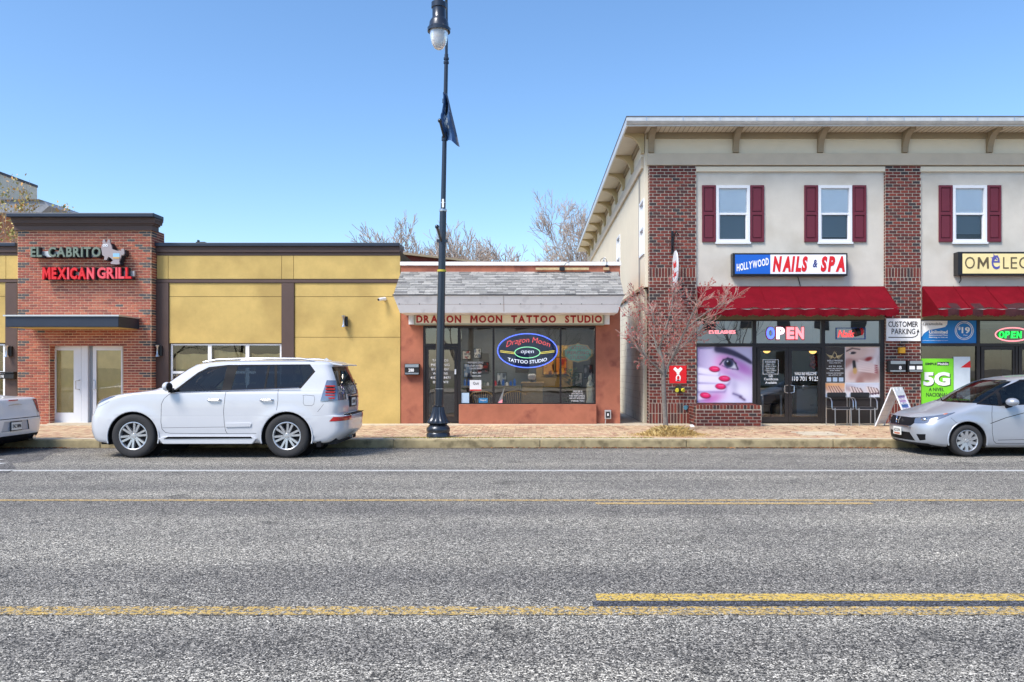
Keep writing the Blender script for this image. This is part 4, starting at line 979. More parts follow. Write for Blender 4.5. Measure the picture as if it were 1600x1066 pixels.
# upstairs windows with shutters
for i, (a, b) in enumerate(wins):
    x0, x1 = X(a, WD), X(b, WD); f = .075
    o = MB()
    y0, y1 = WD-.03, WD+.10
    o.box(x0, x0+f, y0, y1, wz0, wz1).box(x1-f, x1, y0, y1, wz0, wz1).box(x0+f, x1-f, y0, y1, wz0, wz0+f).box(x0+f, x1-f, y0, y1, wz1-f, wz1)
    zm_ = (wz0+wz1)/2
    o = o.build('window_frame', m_white, rbb, bevel=.004)
    s2 = MB().box(x0+f, x1-f, y0+.02, y1-.02, zm_-.025, zm_+.025).box(x0+f, x0+f+.03, y0+.03, y1-.02, wz0+f, zm_).box(x1-f-.03, x1-f, y0+.03, y1-.02, wz0+f, zm_).build('sash', m_white, o)
    MB().quad((x0+f, WD+.045, wz0+f), (x1-f, WD+.045, wz0+f), (x1-f, WD+.045, wz1-f), (x0+f, WD+.045, wz1-f)).build('pane', m_upglass, o)
    MB().box(x0+f, x1-f, WD+.055, WD+.06, zm_, wz1-f).build('blind', m_blind, o)
    bl_ = MB(); n = 26; hb = zm_-wz0-f
    lowb = (0, .1, .22)[i % 3]
    for k in range(n):
        zz = wz0+f+hb*k/n
        if k/n < lowb: continue
        bl_.quad((x0+f, WD+.10, zz), (x1-f, WD+.10, zz), (x1-f, WD+.122, zz+hb/n*.9), (x0+f, WD+.122, zz+hb/n*.9))
    bl_.build('blind_slats', mat('grey_slats', C(150, 166, 176), .7) if i == 0 else bpy.data.materials['grey_slats'], o)['kind'] = 'stuff'
    MB().box(x0, x1, WD+.24, WD+.25, wz0, wz1).build('backing', m_dark, o)
    MB().box(x0-.02, x1+.02, WD-.05, WD-.001, wz0-.05, wz0).build('sill', m_white, o)
    for (u, v) in ((a-21.8, a-.6), (b+.6, b+21.8)):
        u0, u1 = X(u, WD), X(v, WD); sh_ = MB(); yy = WD-.045; q = .05
        sh_.box(u0, u0+q, yy, WD-.001, wz0, wz1).box(u1-q, u1, yy, WD-.001, wz0, wz1)
        for (c0, c1) in ((wz0, wz0+.09), (wz0+(wz1-wz0)*.5-.04, wz0+(wz1-wz0)*.5+.04), (wz1-.06, wz1)): sh_.box(u0+q, u1-q, yy, WD-.001, c0, c1)
        so = sh_.build('shutter', m_maroon, rbb, bevel=.004)
        for (c0, c1) in ((wz0+.09, wz0+(wz1-wz0)*.5-.04), (wz0+(wz1-wz0)*.5+.04, wz1-.06)):
            MB().box(u0+q+.025, u1-q-.025, yy+.012, WD-.001, c0+.025, c1-.025).build('shutter_panel', m_maroon, so, bevel=.008)
            MB().box(u0+q, u1-q, yy+.03, WD-.001, c0, c1).build('shutter_field', m_maroon, so)
# awnings
def awning(x0, x1, burnt=False):
    yF = RB-.84; zt_, zf, zv = Z(447.5), Z(482, yF), Z(493.5, yF)
    n = 60; top = MB()
    mb = MB(); xs_ = [x0+.02+(x1-x0-.04)*i/n for i in range(n+1)]
    for i in range(n+1):
        sag = .02*math.sin(i*.52*1.0)+.01*math.sin(i*1.3)
        for j in range(5):
            t = j/4; mb.v.append((xs_[i], RB-.01+(yF-RB)*t, zt_+(zf-zt_)*t-.03*math.sin(math.pi*t)+sag*t))
    for i in range(n):
        for j in range(4):
            a = i*5+j; mb.f.append((a, a+1, a+6, a+5)); mb.m.append(1 if burnt and j == 3 and 3 < i < 34 and math.sin(i*.63)+math.sin(i*.25+1) > -.2 else 0)
    o = mb.build('awning', [m_awn, m_awnb], rbb, smooth=True, ang=60)
    v = MB()
    for i in range(n*3+1):
        x = x0+.02+(x1-x0-.04)*i/(n*3); z_ = zv+.02*math.cos(i*.42)+.012*math.sin(i*1.7); y = yF-.012+.018*math.sin(i*.35)
        v.v += [(x, yF-.006, zf-.008), (x, y, (zf+z_)/2), (x, y+.01, z_)]
    for i in range(n*3):
        for j in range(2): a = i*3+j; v.f.append((a, a+1, a+4, a+3)); v.m.append(1 if burnt and 8 < i < 100 and math.sin(i*.21)+math.sin(i*.083+1) > -.2 else 0)
    v.build('valance', [m_awn, m_awnb], o, smooth=True)
    for xx in (x0+.02, x1-.02):
        MB().add([(xx, RB-.01, zt_), (xx, yF, zf), (xx, yF, zv+.02), (xx, RB-.01, zv+.02)], [(0, 1, 2, 3)]).build('side_panel', m_awn, o)
    k = 5
    for i in range(1, k+1):
        xx = x0+(x1-x0)*i/(k+1)
        mb_ = MB(); pts_ = []
        for j in range(5):
            t = j/4; pts_.append((xx, RB-.01+(yF-RB)*t-.006, zt_+(zf-zt_)*t-.03*math.sin(math.pi*t)+.010))
        mb_.tube(pts_, .006, 4).build('seam', m_awn, o)
    MB().tube([(x0+.03, yF+.01, zf-.02), (x1-.03, yF+.01, zf-.02)], .018, 6).build('front_rail', m_alu, o)
awning(p1b, p2a+.0); awning(p2b, p3a, True)
# shopfront bulkhead under awnings
for a, b in ((p1b, p2a), (p2b, p3a)):
    MB().box(a, b, RB+.02, RB+.3, Z(499.5), hz-.6).build('bulkhead', mat('khaki_bulkhead', C(128, 120, 96), .8) if a == p1b else bpy.data.materials['khaki_bulkhead'], rbb)
def fb(mb, a, b, c_, d, d0=RB+.03, d1=RB+.13): mb.box(X(a, RB), X(b, RB), d0, d1, Z(d, RB), Z(c_, RB))
f1 = MB()
for q in ((1088, 1089.5, 499.5, 632), (1176.5, 1182.5, 499.5, 661), (1284, 1290, 499.5, 661), (1376.5, 1383, 499.5, 661), (1089.5, 1176.5, 499.5, 501.5), (1182.5, 1284, 499.5, 501.5), (1290, 1376.5, 499.5, 501.5),
          (1089.5, 1176.5, 536.5, 541.5), (1182.5, 1284, 536.5, 543), (1290, 1376.5, 536.5, 541.5), (1089.5, 1176.5, 629.5, 633)): fb(f1, *q)
f1.build('shopfront_frame', m_bronze, rbb)
f2 = MB()
for q in ((1439, 1440.5, 499.5, 661), (1527.5, 1532.5, 499.5, 661), (1440.5, 1527.5, 499.5, 501), (1532.5, 1740, 499.5, 501.5), (1440.5, 1527.5, 536.5, 541), (1532.5, 1740, 536.5, 541), (1588, 1591.5, 541, 661), (1650, 1655, 541, 661), (1440.5, 1527.5, 636, 661)): fb(f2, *q)
f2.build('shopfront_frame', m_bronze, rbb)
def pane(name, a, b, c_, d, m=m_glass, par=rbb, Dp=RB+.08):
    return MB().quad((X(a, RB), Dp, Z(d, RB)), (X(b, RB), Dp, Z(d, RB)), (X(b, RB), Dp, Z(c_, RB)), (X(a, RB), Dp, Z(c_, RB))).build(name, m, par)
m_trans = glass('reflective_transom_glass', (.5, .5, .45), 1.6, .55)
for a, b in ((1089.5, 1176.5), (1182.5, 1284), (1290, 1376.5)): pane('transom_pane', a, b, 501.5, 536.5, m_trans)
pane('transom_pane', 1532.5, 1740, 501.5, 536.5); pane('window_pane', 1440.5, 1527.5, 541, 636)
MB().box(X(1290), X(1376.5), RB+.06, RB+.12, 0, Z(623)).build('stall_riser', m_bronze, rbb)
MB().box(X(1290), X(1376.5), RB+.03, RB+.12, Z(624), Z(621)).build('sill_bar', m_bronze, rbb)
for a, b in ((1183, 1231.8), (1232.2, 1283.6)):
    o, q = framed('door', a, b, 543.2, 660.5, RB+.05, m_bronze, rbb, .09, .09, .09, .15, m_glass)
    xx = (q[1]+.05) if a < 1200 else (q[0]-.05); sg = -1 if a < 1200 else 1
    MB().tube([(xx, RB+.05, Z(602)), (xx, RB-.03, Z(602)), (xx+sg*.08, RB-.03, Z(603)), (xx+sg*.08, RB-.03, Z(613)), (xx, RB-.03, Z(614)), (xx, RB+.05, Z(614))], .012, 6).build('handle', m_sil, o, smooth=True)
for a, b in ((1533, 1587.8), (1591.8, 1649.5)): framed('door', a, b, 541.5, 660.5, RB+.05, m_bronze, rbb, .09, .09, .09, .15, m_glass)
# interiors
for (a, b, wm) in ((p1b, p2a, m_intw), (p2b, p3a, mat('ochre_shop_wall', C(120, 104, 80), .9, var=.2))):
    MB().quad((a, RB+.3, SZ), (b, RB+.3, SZ), (b, 26, SZ), (a, 26, SZ)).build('shop_floor', m_intf, rbb)
    MB().box(a, b, 26, 26.1, SZ, Z(495)).build('back_wall', wm, rbb)
    MB().box(a, b, RB+.3, 26, Z(497), Z(495)).build('shop_ceiling', m_dark, rbb)
    MB().box(a-.1, a, RB+.35, 26, 0, Z(495)).box(b, b+.1, RB+.35, 26, 0, Z(495)).build('party_wall', m_intw, rbb)
# ---- signs on this building
s = thing('nail_salon_sign', 'blue and white lightbox reading HOLLYWOOD NAILS & SPA over the first red awning', 'sign', (X(1235), RB, Z(431)))
SD = RB-.18
MB().bpx(1145, 1324.5, 395.5, 431, SD, WD-.003).build('box_frame', m_black, s, bevel=.01)
MB().bpx(1148.5, 1203.5, 398, 428, SD-.004, SD+.01).build('blue_panel', m_blue, s)
MB().bpx(1203.7, 1322, 398, 428, SD-.004, SD+.01).build('white_panel', mat('sign_acrylic', C(240, 240, 246), .35), s)
letters('HOLLYWOOD', X(1151, SD), X(1201, SD), Z(424, SD), Z(412.5, SD), SD-.006, [m_whitep], s, t=.004, bold=.03, rise=.17)
letters('NAILS', X(1207, SD), X(1262, SD), Z(425, SD), Z(400.5, SD), SD-.006, [m_red], s, t=.004, bold=.06, shear=.22, gap=.03)
letters('SPA', X(1282, SD), X(1320, SD), Z(425, SD), Z(400.5, SD), SD-.006, [m_red], s, t=.004, bold=.06, shear=.22, gap=.03)
text('letter', '&', X(1270, SD), X(1277, SD), Z(418, SD), Z(406, SD), SD-.006, mat('navy_print', C(20, 40, 120), .4), s, bold=.02, shear=.2)
MB().tube([(X(1247), WD-.02, Z(431)), (X(1249), WD-.02, Z(438)), (X(1251.5), WD-.02, Z(447))], .012, 5).build('cable', m_blackp, s)
s = thing('electronics_sign', 'cream lightbox beginning OMELEC over the second red awning at the right edge', 'sign', (X(1590), RB, Z(430)))
MB().bpx(1497, 1690, 393.5, 430, SD, WD-.003).build('box_frame', m_black, s, bevel=.01)
MB().bpx(1504, 1687, 396.5, 427.5, SD-.004, SD+.01).build('cream_panel', mat('cream_sign_acrylic', C(238, 220, 160), .35, var=.08, vscale=1.5), s)
m_gold = mat('bronze_brown_print', C(96, 82, 58), .5)
for ch, a, b, m_, c0, c1 in (('O', 1507.5, 1523, m_gold, 401.5, 420), ('M', 1527, 1545, m_gold, 402, 420), ('e', 1549, 1562, mat('violet_print', C(84, 84, 160), .5), 399, 421), ('L', 1567, 1576, m_gold, 402, 420), ('E', 1579, 1589, m_gold, 402, 420), ('C', 1592, 1607, m_gold, 401.5, 420)):
    text('letter', ch, X(a, SD), X(b, SD), Z(c1, SD), Z(c0, SD), SD-.006, m_, s, bold=-.004)
MB().add([(X(1547+14*(.5+.5*math.cos(k*math.pi/5)*(1 if k % 2 else .3)), SD), SD-.007, Z(403-8*math.sin(k*math.pi/5)*(1 if k % 2 else .3), SD)) for k in range(10)], [tuple(range(10))]).build('star_flash', bpy.data.materials['violet_print'], s)
MB().tube([(X(1502), WD-.02, Z(430)), (X(1503), WD-.02, Z(437)), (X(1500), WD-.02, Z(442))], .012, 5).build('cable', m_blackp, s)
# blade sign on pier 1
bx = X(1050, RB)
s = thing('blade_sign', 'white oval blade sign with red Nails Spa lettering on the corner brick pier', 'sign', (bx, RB-.1, Z(447)))
MB().box(bx-.03, bx+.03, RB-.05, RB-.012, Z(397), Z(361)).build('wall_plate', m_black, s, bevel=.01)
MB().tube([(bx, RB-.03, Z(370)), (bx, RB-.3, Z(372)), (bx, RB-.62, Z(368)), (bx, RB-.9, Z(376))], .018, 6).build('arm', m_black, s)
MB().tube([(bx, RB-.03, Z(392)), (bx, RB-.2, Z(380)), (bx, RB-.45, Z(370))], .012, 6).build('scroll_brace', m_black, s, smooth=True)
zc_ = Z(420, RB-.5); 
for yy in (RB-.25, RB-.7): MB().tube([(bx, yy, zc_+.4), (bx, yy, zc_+.85)], .006, 5).build('hanger', m_black, s)
ov = [(RB-.5+.36*math.cos(2*math.pi*k/36), zc_+.46*math.sin(2*math.pi*k/36)) for k in range(36)]
ORG_s = s
MB().prism(ov, lambda u, v, t: (bx+t, u, v), -.015, .015).build('oval_board', m_white, s)
for s_, z0_, z1_ in (('Nails', zc_+.02, zc_+.20), ('Spa', zc_-.25, zc_-.05)):
    tfit(MB(), s_, 0, 1, 0, 1, 0, bold=.03, fn=lambda u, v, q: (bx-.017-.002*q, RB-.5+.24*(.5-u)*2*.9, z0_+(z1_-z0_)*v)).build('lettering', m_red, s)
# red connection sign with siamese inlet
s = thing('fire_connection_sign', 'square red sign with white pipe symbol on the corner brick pier', 'sign', (X(1059.5), RB, Z(599)))
MB().bpx(1046, 1072.7, 571.5, 599, RB-.03, RB-.013).build('plate', m_red, s)
yy = RB-.034
def lp(a, b): return (X(a, yy), Z(b, yy))
MB().prism([lp(*q) for q in ((1052, 577), (1055, 573.5), (1059.3, 577.5), (1063.5, 573.5), (1066.5, 577), (1061.5, 582.5), (1061.5, 585), (1057.3, 585), (1057.3, 582.5))], lambda u, v, t: (u, t, v), yy, yy+.003).build('pipe_symbol', m_whitep, s)
rg = MB()
for k in range(20):
    a, b = 2*math.pi*k/20, 2*math.pi*(k+1)/20
    rg.quad((X(1059.4)+.065*math.cos(a), yy, Z(590.5)+.09*math.sin(a)), (X(1059.4)+.065*math.cos(b), yy, Z(590.5)+.09*math.sin(b)), (X(1059.4)+.035*math.cos(b), yy, Z(590.5)+.055*math.sin(b)), (X(1059.4)+.035*math.cos(a), yy, Z(590.5)+.055*math.sin(a)))
rg.build('ring_symbol', m_whitep, s)
MB().bpx(1056, 1063, 593.5, 595.5, yy, yy+.003).build('base_symbol', m_whitep, s)
s = thing('fire_connection', 'brass twin inlet with yellow caps on the brick pier below the red sign', 'fire connection', (X(1060.5), RB, Z(616)))
m_brass = mat('tarnished_brass', C(86, 84, 70), .4, metal=.8)
MB().lathe([(.001, -.03), (.11, -.03), (.11, -.0)], (X(1060.5), RB-.01, Z(608)), 18, 'y').build('wall_flange', m_brass, s)
for dx in (-.06, .075):
    MB().tube([(X(1060.5), RB-.03, Z(608)), (X(1060.5)+dx, RB-.13, Z(608.5)-.01)], .045, 12).build('inlet', m_brass, s)
    MB().tube([(X(1060.5)+dx, RB-.125, Z(608.5)-.01), (X(1060.5)+dx*1.3, RB-.17, Z(609)-.015)], .05, 12).build('cap', mat('yellow_cap', C(206, 200, 60), .5) if dx < 0 else bpy.data.materials['yellow_cap'], s)
s = thing('hose_tap', 'small blue and black hose tap at the left end of the low brick wall', 'tap', (X(1072), RB-.2, Z(640)))
MB().tube([(X(1076, 20.6), 20.75, Z(636, 20.7)), (X(1071, 20.6), 20.6, Z(637, 20.6))], [.04, .06], 10).build('valve', mat('teal_metal', C(60, 110, 130), .4), s)
MB().tube([(X(1074, 20.6), 20.68, Z(639, 20.6)), (X(1073.5, 20.6), 20.62, Z(644, 20.6))], .025, 8).build('spout', m_blackp, s)
# customer parking
s = thing('parking_sign', 'white sign reading CUSTOMER PARKING with a turning arrow on the second brick pier', 'sign', (X(1411), RB, Z(533)))
yy = RB-.04
MB().box(X(1385, yy), X(1438.5, yy), yy, RB-.014, Z(533, yy), Z(498, yy)).build('panel', m_whited, s)
letters('CUSTOMER', X(1388, yy), X(1434.5, yy), Z(511, yy), Z(502.5, yy), yy-.003, [m_ink], s, t=.003, bold=.008, gap=.07)
letters('PARKING', X(1393, yy), X(1430, yy), Z(522.3, yy), Z(513.7, yy), yy-.003, [m_ink], s, t=.003, bold=.008, gap=.07)
ar = MB(); pts_ = [(1388, 527.3), (1425, 527.3), (1430, 526.3), (1433.4, 523.5), (1434.4, 519)]
for q in range(4):
    a, b = pts_[q], pts_[q+1]; d = Vector((b[0]-a[0], b[1]-a[1])).normalized(); nn = Vector((-d.y, d.x))*.7
    ar.add([(X(a[0]+nn.x, yy), yy-.003, Z(a[1]+nn.y, yy)), (X(b[0]+nn.x, yy), yy-.003, Z(b[1]+nn.y, yy)), (X(b[0]-nn.x, yy), yy-.003, Z(b[1]-nn.y, yy)), (X(a[0]-nn.x, yy), yy-.003, Z(a[1]-nn.y, yy))], [(0, 1, 2, 3)])
ar.add([(X(1432, yy), yy-.003, Z(519.5, yy)), (X(1436.8, yy), yy-.003, Z(519.5, yy)), (X(1434.4, yy), yy-.003, Z(514, yy))], [(0, 1, 2)])
ar.build('arrow', m_ink, s)
s = thing('emergency_light', 'small yellow lamp box with black cord under the parking sign', 'light', (X(1410), RB, Z(552)))
MB().bpx(1405.5, 1415, 543, 552, RB-.12, RB-.014).build('lamp_box', mat('amber_box', C(226, 166, 40), .5), s, bevel=.01)
MB().tube([(X(1404), RB-.05, Z(537)), (X(1407), RB-.06, Z(540)), (X(1412), RB-.06, Z(538.5)), (X(1413), RB-.05, Z(542))], .016, 6).build('cord', m_blackp, s)
for i, (a, b, lb) in enumerate(((1388.5, 1415.5, 'black and silver mailbox with a white number on the second pier, left of its twin'), (1418.5, 1442, 'black and silver mailbox with two white labels on the second pier, right of its twin'))):
    s = thing('mailbox', lb, 'mailbox', (X((a+b)/2), RB, Z(581)), group='twin mailboxes on the second brick pier')
    MB().bpx(a, b, 563.5, 582, RB-.15, RB-.014).build('box', m_blackp, s, bevel=.012)
    MB().bpx(a+3.5, b-.5, 564, 569, RB-.17, RB-.152).build('lid', m_sil, s); MB().bpx(a+3, b-.5, 578.8, 581, RB-.17, RB-.152).build('trim', m_sil, s)
    if i == 0: text('number_lettering', '8', X(1400.5), X(1404.5), Z(577.5), Z(572), RB-.152, m_whitep, s, bold=.03)
    else:
        for u in (1421, 1432.5): MB().bpx(u, u+8.5, 572, 577.5, RB-.156, RB-.151).build('label', m_whitep, s)
# posters
def eye_art(U, V):
    a = flat(U, (206, 198, 232))
    a = mixc(a, (120, 96, 150), sm(U-.10+.0*V, .06)*sm(-(V-.55), .1))
    a = mixc(a, (170, 160, 205), ellm(U, V, .05, .85, .25, .3, 0, .3)*.6)
    a = mixc(a, (222, 216, 242), ellm(U, V, .75, .35, .4, .4, 0, .3))
    a = mixc(a, (232, 150, 216), ellm(U, V, .50, .72, .16, .14, -15, .25)*.9)
    a = mixc(a, (180, 96, 190), ellm(U, V, .82, .62, .22, .09, -30, .3)*.8)
    a = mixc(a, (190, 130, 205), ellm(U, V, .62, .50, .2, .05, -20, .4)*.7)
    # eyebrow
    for i in range(26):
        t = i/25; cu, cv = .36+.60*t, .955-.06*t-.17*t*t
        a = mixc(a, (58, 52, 84), ellm(U, V, cu, cv, .04, .040*(1-.55*t)+.004, -20-20*t, .3))
    # eye
    a = mixc(a, (228, 226, 240), ellm(U, V, .60, .68, .15, .07, -22, .1))
    a = mixc(a, (44, 50, 84), ellm(U, V, .575, .70, .085, .075, 0, .08)); a = mixc(a, (14, 16, 30), ellm(U, V, .575, .70, .04, .038, 0, .1))
    a = mixc(a, (230, 235, 250), ellm(U, V, .555, .735, .014, .014, 0, .2))
    pts = [(.42, .68), (.48, .76), (.56, .79), (.64, .77), (.70, .70), (.74, .60)]
    for p, q in zip(pts, pts[1:]): a = mixc(a, (30, 24, 52), segm(U, V, p, q, .010))
    pts = [(.46, .66), (.55, .62), (.65, .60), (.74, .59)]
    for p, q in zip(pts, pts[1:]): a = mixc(a, (70, 60, 110), segm(U, V, p, q, .004))
    # nose shade
    a = mixc(a, (150, 140, 186), ellm(U, V, .70, .24, .05, .12, 15, .5)*.7); a = mixc(a, (232, 228, 246), ellm(U, V, .85, .2, .15, .09, -10, .3))
    a = mixc(a, (90, 80, 130), segm(U, V, (.66, .16), (.80, .11), .012, .01)); a = mixc(a, (60, 40, 80), segm(U, V, (.78, .10), (.86, .05), .012, .01))
    # fingers
    for (v0, v1, tip, s_) in ((.60, .52, .40, .07), (.44, .40, .58, .085), (.27, .27, .52, .08), (.08, .12, .24, .07)):
        a = mixc(a, (112, 98, 156), segm(U, V, (-.1, v0-s_*.8), (tip-.03, v1-s_*.8), .02, .012))
        a = mixc(a, (150, 136, 190), segm(U, V, (-.1, v0-.01), (tip-.05, v1-.012), s_*.86, .012))
        a = mixc(a, (226, 220, 244), segm(U, V, (-.1, v0), (tip-.06, v1), s_*.82, .008))
    a = mixc(a, (190, 90, 170), ellm(U, V, .28, .07, .16, .07, 20, .4)*.8)
    for (cu, cv, an, ru) in ((.32, .605, -4, .085), (.50, .435, -4, .09), (.43, .295, -4, .085), (.155, .135, -8, .085)):
        a = mixc(a, (120, 10, 60), ellm(U, V, cu, cv-.01, ru+.012, .052, an, .06)); a = mixc(a, (222, 26, 96), ellm(U, V, cu, cv, ru, .044, an, .06)); a = mixc(a, (250, 150, 190), segm(U, V, (cu-.03, cv+.008), (cu+.05, cv+.004), .004, .004))
    return a
s = thing('eye_poster', 'large lilac window poster of an eye and red fingernails above the low brick wall', 'poster', (X(1133), RB+.06, Z(630)))
picture('printed_film', X(1089.5), X(1176.5), Z(629.5), Z(541.5), RB+.07, eye_art, s, 110, 110)
MB().box(X(1089.5), X(1176.5), RB+.075, RB+.09, Z(629.5), Z(541.5)).build('film_backing', m_whitep, s)
def nails_art(k):
    r_ = random.Random(k)
    def fn(U, V):
        a = flat(U, (222, 204, 200))
        for i in range(10): a = mixc(a, random.Random(k*31+i).choice([(196, 150, 140), (240, 226, 226), (160, 110, 100), (235, 200, 190)]), ellm(U, V, r_.random(), r_.random(), .1+.25*r_.random(), .05+.15*r_.random(), r_.random()*180, .2)*.8)
        if k == 1:      # face with brows over brush and nails
            a = mixc(a, (224, 190, 176), ellm(U, V, .3, .86, .36, .2, 0, .1))
            a = mixc(a, (60, 40, 36), segm(U, V, (.04, .88), (.2, .96), .014)); a = mixc(a, (60, 40, 36), segm(U, V, (.2, .96), (.42, .93), .012))
            a = mixc(a, (46, 36, 40), ellm(U, V, .22, .83, .09, .035, 5, .1)); a = mixc(a, (246, 240, 236), ellm(U, V, .14, .83, .03, .015, 0, .1))
            a = mixc(a, (40, 34, 36), segm(U, V, (.25, .58), (.27, .42), .045)); a = mixc(a, (204, 160, 96), ellm(U, V, .28, .33, .06, .09, 0, .1))
            a = mixc(a, (150, 40, 40), ellm(U, V, .68, .66, .1, .05, 20, .2))
            for i in range(5): a = mixc(a, (232, 206, 200), segm(U, V, (.4, .62-.07*i), (.9, .48-.05*i), .025)); a = mixc(a, (150, 60, 70), ellm(U, V, .9, .48-.05*i, .05, .016, -10, .1))
        else:
            base = (222, 176, 150) if k == 2 else (236, 214, 206); bgk = (236, 170, 110) if k == 2 else (206, 210, 226)
            a = mixc(a, bgk, sm(-(V-.7), .15)); a = mixc(a, (226, 232, 240), sm(V-.25, .1))
            for h in range(1 if k == 2 else 2):
                ox = .1+.48*h
                for i in range(4 if k > 2 else 5):
                    st_ = (ox+.08*i+.05, .75-.03*i); en = (ox+.13+.085*i, .28+.02*i)
                    if k == 2: st_ = (.15+.12*i, .8); en = (.4+.14*i, .12+.02*i)
                    a = mixc(a, (90, 60, 60), segm(U, V, (st_[0]+.03, st_[1]), (en[0]+.03, en[1]), .03)); a = mixc(a, base, segm(U, V, st_, en, .026))
                    a = mixc(a, (248, 240, 240) if k == 2 else (70, 40, 60), ellm(U, V, en[0], en[1], .028, .07, 10, .1))
        return a
    return fn
s = thing('beauty_poster', 'collage poster of made up faces, brush and manicured hands in the right salon window', 'poster', (X(1350), RB+.06, Z(623)))
for k, (a, b, c_, d) in enumerate(((1322.5, 1376, 542, 598), (1290.5, 1321.5, 599, 623), (1322.5, 1376, 599, 623))):
    picture('printed_film', X(a), X(b), Z(d), Z(c_), RB+.07, nails_art(k+1), s, 70, 60)
MB().box(X(1290), X(1376.5), RB+.075, RB+.09, Z(623), Z(541.5)).build('film_backing', m_whitep, s)
s = thing('price_poster', 'dark brown poster with a gold winged emblem in the right salon window', 'poster', (X(1306), RB+.06, Z(598)))
MB().box(X(1290.5), X(1321.5), RB+.06, RB+.071, Z(598), Z(542)).build('printed_film', mat('dark_brown_print', C(58, 50, 46), .5, var=.15, vscale=8), s)
m_goldp = mat('gold_print', C(214, 190, 140), .5)
e = MB(); ye = RB+.057
cxe, cze = X(1305.5), Z(555.5)
ring = [(cxe+.05*math.cos(a), cze+.07*math.sin(a)) for a in [2*math.pi*k/16 for k in range(17)]]
e.tube([(p[0], ye, p[1]) for p in ring], .008, 4, caps=False)
for sg in (-1, 1):
    for k in range(6):
        e.tube([(cxe+sg*.06, ye, cze-.01*k-.01), (cxe+sg*(.15-.01*k), ye, cze+.0-.016*k), (cxe+sg*(.235-.022*k), ye, cze+.05-.03*k)], [.007, .006, .002], 4)
for sg in (-.03, 0, .03): e.tube([(cxe+sg, ye, cze+.075), (cxe+sg*1.3, ye, cze+.115-abs(sg)*.5)], .004, 4)
e.build('winged_emblem', m_goldp, s)['kind'] = 'stuff'
pt = MB()
for s_, a, b, y0_, h in (('HOLLYWOOD', 1294, 1318, 565, 2.6), ('NAILS AND SPA', 1297, 1315, 568, 1.6), ('410 701 9125', 1296, 1316, 573.5, 2), ('MANICURE PEDICURE', 1293, 1319, 577, 1.6), ('FACIAL WAXING', 1298, 1314, 580, 1.6), ('EYELASH EXTENSION', 1293, 1319, 584, 1.6), ('GEL ACRYLIC DIP', 1296, 1316, 587, 1.6)):
    tfit(pt, s_, X(a), X(b), Z(y0_), Z(y0_-h), RB+.058, t=.002)
pt.build('lettering', m_whitep, s)['kind'] = 'stuff'
for u in (1293, 1302.5, 1312): MB().box(X(u), X(u+7), RB+.054, RB+.058, Z(596.5), Z(590)).build('icon_square', mat('icon_pale', C(180, 196, 214), .5) if u == 1293 else bpy.data.materials['icon_pale'], s)
# door lettering on salon doors
pt = MB()
for s_, a, b, y0_, h in (('HOURS', 1197, 1213, 567, 3), ('Mon - Fri', 1199, 1211, 570.5, 2.4), ('9:30am-7:30pm', 1196, 1214, 573.7, 2.2), ('Saturday', 1198, 1212, 577, 2.4), ('9:00am-7:00pm', 1196, 1214, 580, 2.2), ('Sunday', 1199, 1211, 583, 2.4), ('Gift', 1202, 1209, 589.5, 3.6), ('Certificate', 1195, 1217, 594.5, 4), ('Available', 1197, 1215, 600, 4)):
    tfit(pt, s_, X(a), X(b), Z(y0_), Z(y0_-h), RB+.068, t=.002, bold=.01)
for q in ((1193, 1217.5, 562, 562.6), (1193, 1217.5, 584.4, 585), (1193, 1193.6, 562.6, 584.4), (1216.9, 1217.5, 562.6, 584.4)): pt.box(X(q[0]), X(q[1]), RB+.066, RB+.068, Z(q[3]), Z(q[2]))
for s_, a, b, y0_, h in (('WALK INS WELCOME', 1243, 1277, 586.5, 5), ('410 701 9125', 1236.5, 1281, 595.5, 7)): tfit(pt, s_, X(a), X(b), Z(y0_), Z(y0_-h), RB+.068, t=.002, bold=.015)
pt.build('door_lettering', m_whitep, rbb)['kind'] = 'stuff'
# neon and LED signs behind transoms
def ledsign(name, lab, a, b, c_, d, parts_):
    s = thing(name, lab, 'neon sign', (X((a+b)/2), RB+.05, Z(d)))
    for (s_, u, v, y1_, y0_, m, kw) in parts_: text('lettering', s_, X(u), X(v), Z(y0_), Z(y1_), RB+.07, m, s, t=.03, **kw)
    return s
s = ledsign('open_sign', 'lit blue and pink OPEN sign in the transom above the salon doors', 1198, 1257, 509, 532, [])
for ch, a, b, m in (('O', 1198.5, 1211.5, n_blue), ('P', 1214, 1227, n_white), ('E', 1230, 1242, n_pink), ('N', 1244, 1257, n_pink)):
    o = text('letter', ch, X(a), X(b), Z(530), Z(511), RB+.06, m, s, t=.02, bold=.05)
    tfit(MB(), ch, X(a)-.02, X(b)+.02, Z(530)-.025, Z(511)+.02, RB+.075, t=.01, bold=.07).build('letter_outline', mat('redrim', C(196, 60, 70), .4) if a < 1200 else bpy.data.materials['redrim'], o)
MB().tube([(X(1254), RB+.05, Z(511)), (X(1254), RB+.05, Z(502))], .004, 4).build('hanging_chain', m_sil, s)
s = ledsign('eyelash_sign', 'small lit pink EYELASHES sign in the left salon transom', 1110, 1150, 515, 523, [('EYELASHES', 1109, 1150, 516, 521.5, n_pink, dict(bold=.01))])
s = thing('waxing_sign', 'blue bordered red neon script beside a dark lipstick shape in the right salon transom', 'neon sign', (X(1331), RB+.05, Z(531)))
